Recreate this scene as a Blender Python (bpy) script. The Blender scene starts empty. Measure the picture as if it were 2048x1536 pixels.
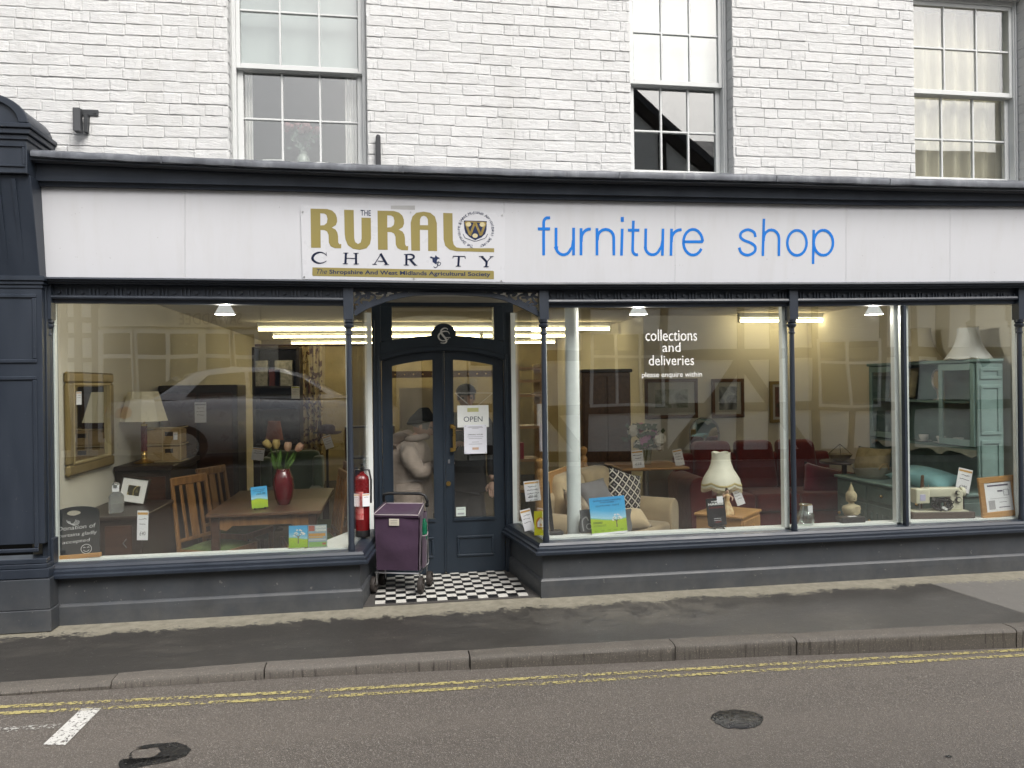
import bpy, bmesh, math, random
from mathutils import Matrix, Vector, noise as mnoise
random.seed(7)
R = math.radians
scene = bpy.context.scene
C = scene.collection

# ---------------------------------------------------------------- camera
F = 1538.0; PSI = R(8.93); ROLL = 0.013; CY = -5.8; CZ = 1.645
FW = Vector((math.sin(PSI), math.cos(PSI), 0)); R0 = Vector((math.cos(PSI), -math.sin(PSI), 0))
XC = (R0 - ROLL*Vector((0, 0, 1))).normalized(); YC = (Vector((0, 0, 1)) + ROLL*R0).normalized()
cd = bpy.data.cameras.new('camera'); cam = bpy.data.objects.new('camera', cd); C.objects.link(cam)
cd.sensor_width = 36; cd.lens = 36*F/2048; cd.clip_start = .05; cd.clip_end = 600
cm = Matrix((XC, YC, -FW)).transposed().to_4x4(); cm.translation = Vector((0, CY, CZ)); cam.matrix_world = cm
scene.camera = cam

# ---------------------------------------------------------------- sky, sun, exposure (overcast)
SUN_EL, SUN_AZ = R(47), R(155)
w = bpy.data.worlds.new('World'); scene.world = w; w.use_nodes = True
nt = w.node_tree; nt.nodes.clear()
sky = nt.nodes.new('ShaderNodeTexSky'); sky.sky_type = 'NISHITA'; sky.sun_disc = False
sky.sun_elevation = SUN_EL; sky.sun_rotation = SUN_AZ; sky.dust_density = 6; sky.air_density = 1.2; sky.ozone_density = 1
hs = nt.nodes.new('ShaderNodeHueSaturation'); hs.inputs['Saturation'].default_value = .38
bg = nt.nodes.new('ShaderNodeBackground'); bg.inputs[1].default_value = .15
wo = nt.nodes.new('ShaderNodeOutputWorld')
nt.links.new(sky.outputs[0], hs.inputs['Color']); nt.links.new(hs.outputs[0], bg.inputs[0]); nt.links.new(bg.outputs[0], wo.inputs[0])
sd = bpy.data.lights.new('sun', 'SUN'); sd.energy = 1.5; sd.angle = R(32); sd.color = (1, .985, .965)
so = bpy.data.objects.new('sun', sd); C.objects.link(so)
sv = Vector((math.sin(SUN_AZ)*math.cos(SUN_EL), math.cos(SUN_AZ)*math.cos(SUN_EL), math.sin(SUN_EL)))
so.rotation_euler = (-sv).to_track_quat('-Z', 'Y').to_euler(); so.location = sv*30
vs = scene.view_settings; vs.view_transform = 'Standard'; vs.look = 'None'; vs.gamma = 1; vs.use_curve_mapping = False
vs.exposure = 0.45
scene.render.engine = 'CYCLES'
scene.cycles.use_denoising = True
scene.cycles.max_bounces = 8; scene.cycles.transparent_max_bounces = 16; scene.cycles.caustics_reflective = False
scene.cycles.caustics_refractive = False; scene.cycles.sample_clamp_indirect = 4

# ---------------------------------------------------------------- pixel of the photograph -> point in the street
def ray(px, py):
    return FW + XC*((px-1024)/F) - YC*((py-768)/F)
def P(px, py, Y):
    d = ray(px, py); t = (Y-CY)/d.y; return Vector((d.x*t, Y, CZ+d.z*t))
def G(px, py, Z=0.0):
    d = ray(px, py); t = (Z-CZ)/d.z; return Vector((d.x*t, CY+d.y*t, Z))
def PX(px, X):                                   # on a plane of constant X
    d = ray(px, 768); t = X/d.x; return CY+d.y*t
def L(*pts):
    def f(x):
        if x <= pts[0][0]: a, b = pts[0], pts[1]
        elif x >= pts[-1][0]: a, b = pts[-2], pts[-1]
        else:
            for a, b in zip(pts, pts[1:]):
                if a[0] <= x <= b[0]: break
        return a[1]+(b[1]-a[1])*(x-a[0])/(b[0]-a[0])
    return f

# ---------------------------------------------------------------- things, parts
MW = {}
def tag(o, label=None, cat=None, group=None, kind=None):
    if label: o['label'] = label
    if cat: o['category'] = cat
    if group: o['group'] = group
    if kind: o['kind'] = kind
    return o
def thing(name, label, cat, loc=(0, 0, 0), rz=0.0, group=None, rot=None):
    o = bpy.data.objects.new(name, None); C.objects.link(o); o.empty_display_size = .05
    o.location = loc; o.rotation_euler = rot if rot else (0, 0, rz)
    MW[o.name] = Matrix.LocRotScale(Vector(loc), o.rotation_euler, None)
    return tag(o, label, cat, group)
def link(name, me, mat, parent=None, world=False):
    o = bpy.data.objects.new(name, me); C.objects.link(o)
    if mat is not None:
        for m in (mat if isinstance(mat, (list, tuple)) else [mat]): me.materials.append(m)
    if parent is not None:
        o.parent = parent
        if world: me.transform(MW.get(parent.name, Matrix()).inverted())
        MW[o.name] = MW.get(parent.name, Matrix())
    else: MW[o.name] = Matrix()
    return o

class MB:
    def __init__(s): s.v = []; s.f = []; s.mi = []; s.cur = 0; s.T = None
    def add(s, vs, fs):
        n = len(s.v)
        s.v += [tuple(s.T @ Vector(p)) for p in vs] if s.T is not None else [tuple(p) for p in vs]
        s.f += [tuple(i+n for i in f) for f in fs]; s.mi += [s.cur]*len(fs); return s
    def box(s, a, b):
        x0, x1 = sorted((a[0], b[0])); y0, y1 = sorted((a[1], b[1])); z0, z1 = sorted((a[2], b[2]))
        return s.add([(x0,y0,z0),(x1,y0,z0),(x1,y1,z0),(x0,y1,z0),(x0,y0,z1),(x1,y0,z1),(x1,y1,z1),(x0,y1,z1)],
                     [(0,3,2,1),(4,5,6,7),(0,1,5,4),(1,2,6,5),(2,3,7,6),(3,0,4,7)])
    def cbox(s, c, d, rot=None):
        h = Vector(d)/2; m = rot.to_matrix() if rot is not None and hasattr(rot, 'to_matrix') else (rot or Matrix.Identity(3))
        vs = [Vector(c)+m @ Vector((sx*h.x, sy*h.y, sz*h.z)) for sz in (-1,1) for sx, sy in ((-1,-1),(1,-1),(1,1),(-1,1))]
        return s.add(vs, [(0,3,2,1),(4,5,6,7),(0,1,5,4),(1,2,6,5),(2,3,7,6),(3,0,4,7)])
    def hexa(s, vs):                                       # 4 bottom, 4 top corners
        return s.add(vs, [(0,3,2,1),(4,5,6,7),(0,1,5,4),(1,2,6,5),(2,3,7,6),(3,0,4,7)])
    def cyl(s, p0, p1, r0, r1=None, n=12, caps=True):
        r1 = r0 if r1 is None else r1; p0 = Vector(p0); p1 = Vector(p1); d = (p1-p0).normalized()
        a = d.orthogonal().normalized(); b = d.cross(a); vs = []
        for p, r in ((p0, r0), (p1, r1)):
            for i in range(n):
                t = 2*math.pi*i/n; vs.append(p+(a*math.cos(t)+b*math.sin(t))*r)
        fs = [(i, (i+1) % n, n+(i+1) % n, n+i) for i in range(n)]
        if caps: fs += [tuple(range(n))[::-1], tuple(range(n, 2*n))]
        return s.add(vs, fs)
    def lathe(s, prof, c=(0, 0, 0), n=20, mod=None, caps=True):
        c = Vector(c); vs = []; fs = []
        for k, (r, z) in enumerate(prof):
            for i in range(n):
                t = 2*math.pi*i/n; rr, dz = (r, 0) if mod is None else mod(k, t, r)
                vs.append(c+Vector((rr*math.cos(t), rr*math.sin(t), z+dz)))
        for k in range(len(prof)-1):
            for i in range(n): fs.append((k*n+i, k*n+(i+1) % n, (k+1)*n+(i+1) % n, (k+1)*n+i))
        if caps: fs += [tuple(range(n))[::-1], tuple(range((len(prof)-1)*n, len(prof)*n))]
        return s.add(vs, fs)
    def tube(s, pts, r, n=8, closed=False):
        pts = [Vector(p) for p in pts]; m = len(pts); vs = []; fs = []; prev = None
        for i, p in enumerate(pts):
            d = (pts[(i+1) % m]-pts[i-1]) if closed else (pts[min(i+1, m-1)]-pts[max(i-1, 0)])
            d = d.normalized()
            a = d.orthogonal().normalized() if prev is None else (prev-d*prev.dot(d)).normalized()
            prev = a; b = d.cross(a); rr = r[i] if isinstance(r, (list, tuple)) else r
            for k in range(n):
                t = 2*math.pi*k/n; vs.append(p+(a*math.cos(t)+b*math.sin(t))*rr)
        for i in range(m if closed else m-1):
            j = (i+1) % m
            for k in range(n): fs.append((i*n+k, i*n+(k+1) % n, j*n+(k+1) % n, j*n+k))
        if not closed: fs += [tuple(range(n))[::-1], tuple(range((m-1)*n, m*n))]
        return s.add(vs, fs)
    def prism(s, poly, o, ux, uy, d):                      # polygon in a plane, pushed along d
        o = Vector(o); ux = Vector(ux); uy = Vector(uy); d = Vector(d); n = len(poly)
        a = [o+ux*p[0]+uy*p[1] for p in poly]; b = [p+d for p in a]
        return s.add(a+b, [tuple(range(n)), tuple(range(n, 2*n))[::-1]]+[(i, n+i, n+(i+1) % n, (i+1) % n) for i in range(n)])
    def grid(s, f, nu, nv, wrap=False):
        vs = [f(i/nu, j/nv) for j in range(nv+1) for i in range(nu+1)]
        return s.add(vs, [(j*(nu+1)+i, j*(nu+1)+i+1, (j+1)*(nu+1)+i+1, (j+1)*(nu+1)+i) for j in range(nv) for i in range(nu)])
    def ball(s, c, r, n=14, m=9, rot=None):
        r = (r, r, r) if not isinstance(r, (tuple, list)) else r; c = Vector(c); vs = []; fs = []
        for j in range(m+1):
            p = math.pi*j/m
            for i in range(n):
                t = 2*math.pi*i/n; q = Vector((r[0]*math.sin(p)*math.cos(t), r[1]*math.sin(p)*math.sin(t), r[2]*math.cos(p)))
                vs.append(c+(rot @ q if rot is not None else q))
        for j in range(m):
            for i in range(n): fs.append((j*n+i, (j+1)*n+i, (j+1)*n+(i+1) % n, j*n+(i+1) % n))
        return s.add(vs, fs)
    def stroke(s, pts, wd, o, ux, uy, dn, closed=False):   # a flat ribbon of width wd along a polyline in a plane
        o = Vector(o); ux = Vector(ux); uy = Vector(uy); dn = Vector(dn); m = len(pts); lo = []; hi = []
        ds = []
        for i in range(m):
            a = Vector(pts[(i-1) % m if closed else max(i-1, 0)]); b = Vector(pts[(i+1) % m if closed else min(i+1, m-1)])
            d = b-a; d = d.normalized() if d.length > 1e-9 else Vector((1, 0)); ds.append(d)
        for i, p in enumerate(pts):
            ww = (wd[i] if isinstance(wd, (list, tuple)) else wd)/2; nx = Vector((-ds[i].y, ds[i].x))
            k = 1.0
            if not closed and 0 < i < m-1:
                e = (Vector(pts[i])-Vector(pts[i-1])).normalized(); c = abs(e.dot(ds[i])); k = 1/max(c, .6)
            for sg, lst in ((1, hi), (-1, lo)):
                q = Vector(p)+nx*ww*sg*k; lst.append(o+ux*q.x+uy*q.y)
        vs = lo+hi+[v+dn for v in lo]+[v+dn for v in hi]; fs = []
        for i in range(m if closed else m-1):
            j = (i+1) % m
            fs += [(2*m+i, 2*m+j, 3*m+j, 3*m+i), (i, m+i, m+j, j), (i, j, 2*m+j, 2*m+i), (m+i, 3*m+i, 3*m+j, m+j)]
        if not closed: fs += [(0, 2*m, 3*m, m), (m-1, 2*m-1, 4*m-1, 3*m-1)]
        return s.add(vs, fs)
    def mesh(s, name, smooth=False, bevel=0, seg=1, subsurf=0, fix=True):
        me = bpy.data.meshes.new(name); me.from_pydata(s.v, [], s.f)
        if any(s.mi): me.polygons.foreach_set('material_index', s.mi)
        bm = bmesh.new(); bm.from_mesh(me)
        if fix: bmesh.ops.recalc_face_normals(bm, faces=bm.faces)
        if bevel:
            es = [e for e in bm.edges if len(e.link_faces) == 2 and e.calc_face_angle(0) > .6]
            bmesh.ops.bevel(bm, geom=es, offset=bevel, segments=seg, profile=.6, affect='EDGES', clamp_overlap=True)
        if subsurf:
            for _ in range(subsurf): bmesh.ops.subdivide_edges(bm, edges=bm.edges, cuts=1, use_grid_fill=True, smooth=1.0)
        bm.to_mesh(me); bm.free()
        if smooth:
            me.polygons.foreach_set('use_smooth', [True]*len(me.polygons))
            if smooth != 'all':
                try: me.set_sharp_from_angle(angle=R(38))
                except Exception: pass
        me.update(); return me
    def build(s, name, mat, parent=None, world=False, **k):
        return link(name, s.mesh(name, **k), mat, parent, world)

def modded(me_or_obj, mods):
    """mesh of an object after modifiers (skin, subsurf)"""
    o = bpy.data.objects.new('tmp', me_or_obj); C.objects.link(o)
    for t, kw in mods:
        m = o.modifiers.new(t, t)
        for k, v in kw.items(): setattr(m, k, v)
    dg = bpy.context.evaluated_depsgraph_get(); me = bpy.data.meshes.new_from_object(o.evaluated_get(dg))
    bpy.data.objects.remove(o); me.polygons.foreach_set('use_smooth', [True]*len(me.polygons)); return me
def skin_mesh(name, verts, edges, radii, sub=2):
    me = bpy.data.meshes.new(name); me.from_pydata([tuple(v) for v in verts], edges, [])
    o = bpy.data.objects.new('tmp', me); C.objects.link(o)
    m = o.modifiers.new('s', 'SKIN'); m.use_smooth_shade = True
    for i, sv_ in enumerate(me.skin_vertices[0].data):
        r = radii[i]; sv_.radius = r if isinstance(r, (tuple, list)) else (r, r); sv_.use_root = (i == 0)
    m2 = o.modifiers.new('u', 'SUBSURF'); m2.levels = sub; m2.render_levels = sub
    dg = bpy.context.evaluated_depsgraph_get(); out = bpy.data.meshes.new_from_object(o.evaluated_get(dg))
    bpy.data.objects.remove(o); out.name = name
    out.polygons.foreach_set('use_smooth', [True]*len(out.polygons)); return out
def cushion(name, w, h, t, mat, parent, M4, n=10, pinch=1.0):
    """stuffed cushion in the local xz plane, thickness along y"""
    b = MB(); b.T = M4
    for sg in (-1, 1):
        def f(u, v, sg=sg):
            a, c = 2*u-1, 2*v-1; k = (1-a*a)*(1-c*c); e = 1-.09*pinch*(1-a*a)*abs(c)**3; g = 1-.09*pinch*(1-c*c)*abs(a)**3
            return Vector((a*w/2*g, sg*t/2*(max(k, 0)**.42)*(1+.08*mnoise.noise(Vector((a*3, c*3, sg+w*9)))), c*h/2*e))
        b.grid(f, n, n)
    me = b.mesh(name, smooth='all'); bm = bmesh.new(); bm.from_mesh(me); bmesh.ops.remove_doubles(bm, verts=bm.verts, dist=.0008)
    bmesh.ops.recalc_face_normals(bm, faces=bm.faces); bm.to_mesh(me); bm.free()
    return link(name, me, mat, parent)

def text_mesh(body, w=None, h=None, bold=0.0, shear=0.0, spacing=1.0, res=3):
    cu = bpy.data.curves.new('t', 'FONT'); cu.body = body; cu.size = 1; cu.resolution_u = res; cu.fill_mode = 'FRONT'
    cu.offset = bold; cu.shear = shear; cu.space_character = spacing; cu.align_x = 'LEFT'
    o = bpy.data.objects.new('t', cu); C.objects.link(o)
    dg = bpy.context.evaluated_depsgraph_get(); me = bpy.data.meshes.new_from_object(o.evaluated_get(dg))
    bpy.data.objects.remove(o); bpy.data.curves.remove(cu)
    xs = [v.co.x for v in me.vertices]; ys = [v.co.y for v in me.vertices]
    x0, x1, y0, y1 = min(xs), max(xs), min(ys), max(ys)
    sx = w/(x1-x0) if w else (h/(y1-y0)); sy = h/(y1-y0) if h else sx
    for v in me.vertices: v.co.x = (v.co.x-(x0+x1)/2)*sx; v.co.y = (v.co.y-(y0+y1)/2)*sy; v.co.z = 0
    return me
def text(name, body, c, ux, uy, w, h, mat, parent, world=False, **k):
    """flat lettering centred at c in the plane ux, uy"""
    me = text_mesh(body, w, h, **k); ux = Vector(ux).normalized(); uy = Vector(uy).normalized(); n = ux.cross(uy)
    m = Matrix((ux, uy, n)).transposed().to_4x4(); m.translation = Vector(c); me.transform(m); me.name = name
    return link(name, me, mat, parent, world)

# ---------------------------------------------------------------- materials
def base_mat(name):
    m = bpy.data.materials.new(name); m.use_nodes = True; nt = m.node_tree; b = nt.nodes['Principled BSDF']; return m, nt, b
def N(nt, t, ins=None, **at):
    n = nt.nodes.new(t)
    for k, v in at.items(): setattr(n, k, v)
    for k, v in (ins or {}).items():
        if isinstance(v, bpy.types.NodeSocket): nt.links.new(v, n.inputs[k])
        else: n.inputs[k].default_value = v
    return n
def c4(c): return (c[0], c[1], c[2], 1) if len(c) == 3 else c
def mix(nt, f, a, b, mode='MIX'):
    n = nt.nodes.new('ShaderNodeMix'); n.data_type = 'RGBA'; n.blend_type = mode
    for i, v in ((0, f), (6, a), (7, b)):
        if isinstance(v, bpy.types.NodeSocket): nt.links.new(v, n.inputs[i])
        else: n.inputs[i].default_value = v if i == 0 else c4(v)
    return n.outputs[2]
def ramp(nt, f, *stops, interp='LINEAR'):
    n = nt.nodes.new('ShaderNodeValToRGB'); n.color_ramp.interpolation = interp
    e = n.color_ramp.elements
    while len(e) < len(stops): e.new(.5)
    for i, (p, c) in enumerate(stops):
        e[i].position = p; e[i].color = c4(c) if not isinstance(c, (int, float)) else (c, c, c, 1)
    nt.links.new(f, n.inputs[0]); return n.outputs[0]
def math_(nt, op, a, b=0.0, c=None, clamp=False):
    n = nt.nodes.new('ShaderNodeMath'); n.operation = op; n.use_clamp = clamp
    for i, v in enumerate((a, b) if c is None else (a, b, c)):
        if isinstance(v, bpy.types.NodeSocket): nt.links.new(v, n.inputs[i])
        else: n.inputs[i].default_value = v
    return n.outputs[0]
def coords(nt, kind='Object', scale=(1, 1, 1), rot=(0, 0, 0)):
    if kind == 'World': o = nt.nodes.new('ShaderNodeNewGeometry').outputs['Position']
    else: o = nt.nodes.new('ShaderNodeTexCoord').outputs[kind]
    if scale != (1, 1, 1) or rot != (0, 0, 0): o = N(nt, 'ShaderNodeMapping', {0: o, 'Scale': scale, 'Rotation': rot}).outputs[0]
    return o
def noise(nt, vec, scale, detail=4, rough=.55, out=0):
    return N(nt, 'ShaderNodeTexNoise', {'Vector': vec, 'Scale': scale, 'Detail': detail, 'Roughness': rough}).outputs[out]
def bump(nt, b, h, strength=.3, dist=.01):
    n = N(nt, 'ShaderNodeBump', {'Height': h, 'Strength': strength, 'Distance': dist}); nt.links.new(n.outputs[0], b.inputs['Normal'])
def M(name, col, rough=.6, metal=0, spec=.5, var=.15, vscale=6, bmp=0, bscale=60, col2=None, stretch=(1, 1, 1), bdist=.004, sheen=0, emit=None, trans=0, kind='Object'):
    m, nt, b = base_mat(name); v = coords(nt, kind, stretch)
    f = noise(nt, v, vscale, 5)
    c2 = col2 or tuple(c*(1-var) for c in col); f = ramp(nt, f, (.3, 0.0), (.7, 1.0))
    nt.links.new(mix(nt, f, col, c2), b.inputs['Base Color'])
    nt.links.new(math_(nt, 'MULTIPLY_ADD', f, .14, rough-.07, clamp=True), b.inputs['Roughness'])
    b.inputs['Metallic'].default_value = metal; b.inputs['Specular IOR Level'].default_value = spec
    if sheen: b.inputs['Sheen Weight'].default_value = sheen
    if trans: b.inputs['Transmission Weight'].default_value = trans
    if bmp: bump(nt, b, noise(nt, v, bscale, 5, .6), bmp, bdist)
    if emit: b.inputs['Emission Color'].default_value = c4(emit[0]); b.inputs['Emission Strength'].default_value = emit[1]
    return m
def wood(name, col, dark, rough=.45, scale=1.0, axis='X'):
    m, nt, b = base_mat(name)
    st = {'X': (.6, 9, 9), 'Y': (9, .6, 9), 'Z': (9, 9, .6)}[axis]
    v = coords(nt, 'Object', tuple(q*scale for q in st))
    f = noise(nt, v, 3.2, 6, .62); g = noise(nt, v, 14, 3, .5)
    c = mix(nt, ramp(nt, f, (.35, 0.0), (.68, 1.0)), col, dark); c = mix(nt, math_(nt, 'MULTIPLY', g, .35), c, tuple(q*.6 for q in dark))
    nt.links.new(c, b.inputs['Base Color']); b.inputs['Roughness'].default_value = rough
    bump(nt, b, g, .12, .002); return m
def glass_mat(name, base=.045, tint=(.97, .985, .975), wav=.0):
    m = bpy.data.materials.new(name); m.use_nodes = True; nt = m.node_tree; nt.nodes.clear()
    lw = N(nt, 'ShaderNodeLayerWeight', {'Blend': .5}); fc = math_(nt, 'POWER', lw.outputs['Facing'], 5.0)
    fac = math_(nt, 'MULTIPLY_ADD', fc, .8, base, clamp=True)
    t = N(nt, 'ShaderNodeBsdfTransparent', {0: c4(tint)}); g = N(nt, 'ShaderNodeBsdfGlossy', {'Color': (1, 1, 1, 1), 'Roughness': 0.0})
    if wav:
        v = coords(nt, 'World', (1, 1, .55)); h = noise(nt, v, 1.7, 1, .4)
        bn = N(nt, 'ShaderNodeBump', {'Height': h, 'Strength': wav, 'Distance': .02}); nt.links.new(bn.outputs[0], g.inputs['Normal'])
    s = N(nt, 'ShaderNodeMixShader', {0: fac, 1: t.outputs[0], 2: g.outputs[0]})
    o = nt.nodes.new('ShaderNodeOutputMaterial'); nt.links.new(s.outputs[0], o.inputs[0]); return m

glass = glass_mat('window_glass', .12, wav=.10)
glass_up = glass_mat('sash_glass', .13, wav=.05)
glass_obj = glass_mat('clear_glassware', .16, (.86, .9, .88))
# painted timber of the shopfront: navy, with faint streaks and scuffs
def paint(name, col, rough=.38, dusty=0.0):
    m, nt, b = base_mat(name); v = coords(nt, 'World'); st = coords(nt, 'World', (2.5, 2.5, .5))
    f = ramp(nt, noise(nt, st, 2.4, 6, .6), (.3, 0.0), (.75, 1.0)); c = mix(nt, f, col, tuple(q*1.35+.004 for q in col))
    sc = ramp(nt, noise(nt, v, 38, 3, .7), (.66, 0.0), (.74, 1.0)); c = mix(nt, math_(nt, 'MULTIPLY', sc, .10), c, (.30, .29, .27))
    if dusty:
        z = N(nt, 'ShaderNodeSeparateXYZ', {0: v}).outputs[2]
        k = math_(nt, 'MULTIPLY', N(nt, 'ShaderNodeMapRange', {0: z, 1: .42, 2: 0.0, 3: 0.15, 4: 1.0}).outputs[0], math_(nt, 'MULTIPLY_ADD', noise(nt, v, 7, 7, .7), 1.3, -.15, clamp=True))
        c = mix(nt, math_(nt, 'MULTIPLY', k, dusty, clamp=True), c, (.17, .16, .14))
        ch = ramp(nt, noise(nt, v, 21, 2, .8), (.70, 0.0), (.725, 1.0)); c = mix(nt, math_(nt, 'MULTIPLY', ch, .25), c, (.35, .33, .29))
    nt.links.new(c, b.inputs['Base Color']); nt.links.new(math_(nt, 'MULTIPLY_ADD', f, .16, rough-.06+dusty*.15), b.inputs['Roughness'])
    bump(nt, b, noise(nt, coords(nt, 'World', (1, 1, .25)), 34, 4, .6), .10, .003); return m
navy = paint('navy_paint', (.017, .023, .034))
navy_riser = paint('navy_riser_paint', (.025, .031, .040), .40, .5)
navy_door_shaded = paint('navy_door_shade_paint', (.013, .021, .032), .36)  # darker copy of the navy, putting the doorway's shade into the colour
white_frame = M('white_frame_paint', (.78, .81, .79), .45, var=.06, bmp=.05)
def brick_mat():
    m, nt, b = base_mat('white_painted_brick'); v = coords(nt, 'World'); r = N(nt, 'ShaderNodeObjectInfo').outputs['Random']
    v2 = coords(nt, 'World', (.55, 1, 1.6))
    f = ramp(nt, noise(nt, v, 1.3, 6, .6), (.3, 0.0), (.7, 1.0)); c = mix(nt, f, (.63, .635, .63), (.585, .59, .585))
    c = mix(nt, math_(nt, 'MULTIPLY', r, .25), c, (.54, .54, .535))
    g = ramp(nt, noise(nt, v, 47, 2, .8), (.735, 0.0), (.76, 1.0)); c = mix(nt, math_(nt, 'MULTIPLY', g, .5), c, (.30, .30, .29))
    st = ramp(nt, noise(nt, coords(nt, 'World', (3, 3, .35)), 1.7, 5, .6), (.52, 0.0), (.85, 1.0)); c = mix(nt, math_(nt, 'MULTIPLY', st, .30), c, (.43, .42, .38))
    nt.links.new(c, b.inputs['Base Color']); b.inputs['Roughness'].default_value = .62
    h = math_(nt, 'ADD', noise(nt, v2, 26, 6, .62), math_(nt, 'MULTIPLY', noise(nt, v2, 95, 4, .6), .5)); bump(nt, b, h, .75, .010); return m
brick_white = brick_mat()
def fascia_mat():
    m, nt, b = base_mat('fascia_board_white'); v = coords(nt, 'World')
    f = ramp(nt, noise(nt, v, .9, 6, .6), (.3, 0.0), (.72, 1.0)); c = mix(nt, f, (.63, .64, .67), (.595, .605, .63))
    st = ramp(nt, noise(nt, coords(nt, 'World', (4, 4, .5)), 2.2, 5, .65), (.5, 0.0), (.85, 1.0)); c = mix(nt, math_(nt, 'MULTIPLY', st, .28), c, (.47, .46, .43))
    g = ramp(nt, noise(nt, v, 33, 2, .8), (.745, 0.0), (.765, 1.0)); c = mix(nt, math_(nt, 'MULTIPLY', g, .45), c, (.25, .24, .23))
    nt.links.new(c, b.inputs['Base Color']); b.inputs['Roughness'].default_value = .42; return m
fascia_white = fascia_mat()
def lead_mat():
    m, nt, b = base_mat('lead_flashing'); v = coords(nt, 'World', (1.2, 1, 1)); f = noise(nt, v, 3.5, 7, .65)
    c = ramp(nt, f, (.3, (.055, .06, .07)), (.55, (.13, .14, .16)), (.75, (.26, .27, .29)))
    st = ramp(nt, noise(nt, coords(nt, 'World', (7, 7, .6)), 2.4, 4, .6), (.55, 0.0), (.8, 1.0)); c = mix(nt, math_(nt, 'MULTIPLY', st, .4), c, (.36, .37, .38))
    nt.links.new(c, b.inputs['Base Color']); b.inputs['Roughness'].default_value = .5; b.inputs['Metallic'].default_value = .25; bump(nt, b, f, .3, .01); return m
lead = lead_mat()
def asphalt_mat():
    m, nt, b = base_mat('road_asphalt'); v = coords(nt, 'World')
    vo = N(nt, 'ShaderNodeTexVoronoi', {'Vector': v, 'Scale': 210.0}); cr = N(nt, 'ShaderNodeSeparateColor', {0: vo.outputs['Color']}).outputs[0]
    c = ramp(nt, cr, (.0, (.055, .048, .042)), (.45, (.115, .100, .086)), (.8, (.160, .141, .122)), (.96, (.33, .305, .27)))
    big = ramp(nt, noise(nt, v, .8, 6, .6), (.3, 0.0), (.7, 1.0)); c = mix(nt, math_(nt, 'MULTIPLY', big, .30), c, (.105, .093, .081))
    trk = ramp(nt, noise(nt, coords(nt, 'World', (.12, 1.1, 1)), 1.6, 5, .6), (.40, 0.0), (.62, 1.0)); c = mix(nt, math_(nt, 'MULTIPLY', trk, .32), c, (.20, .176, .15))
    oil = ramp(nt, noise(nt, v, 3.1, 6, .75), (.62, 0.0), (.74, 1.0)); c = mix(nt, math_(nt, 'MULTIPLY', oil, .45), c, (.05, .044, .039))
    fine = noise(nt, v, 260, 2, .6); c = mix(nt, math_(nt, 'MULTIPLY_ADD', fine, .8, -.2, clamp=True), c, (.115, .101, .087))
    lit = ramp(nt, noise(nt, v, 52, 1, .9), (.74, 0.0), (.755, 1.0)); c = mix(nt, math_(nt, 'MULTIPLY', lit, .55), c, (.36, .35, .32))
    nt.links.new(c, b.inputs['Base Color']); nt.links.new(math_(nt, 'MULTIPLY_ADD', cr, .25, .5), b.inputs['Roughness'])
    bump(nt, b, math_(nt, 'ADD', vo.outputs['Distance'], math_(nt, 'MULTIPLY', fine, .5)), .55, .006); return m
asphalt = asphalt_mat()
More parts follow.
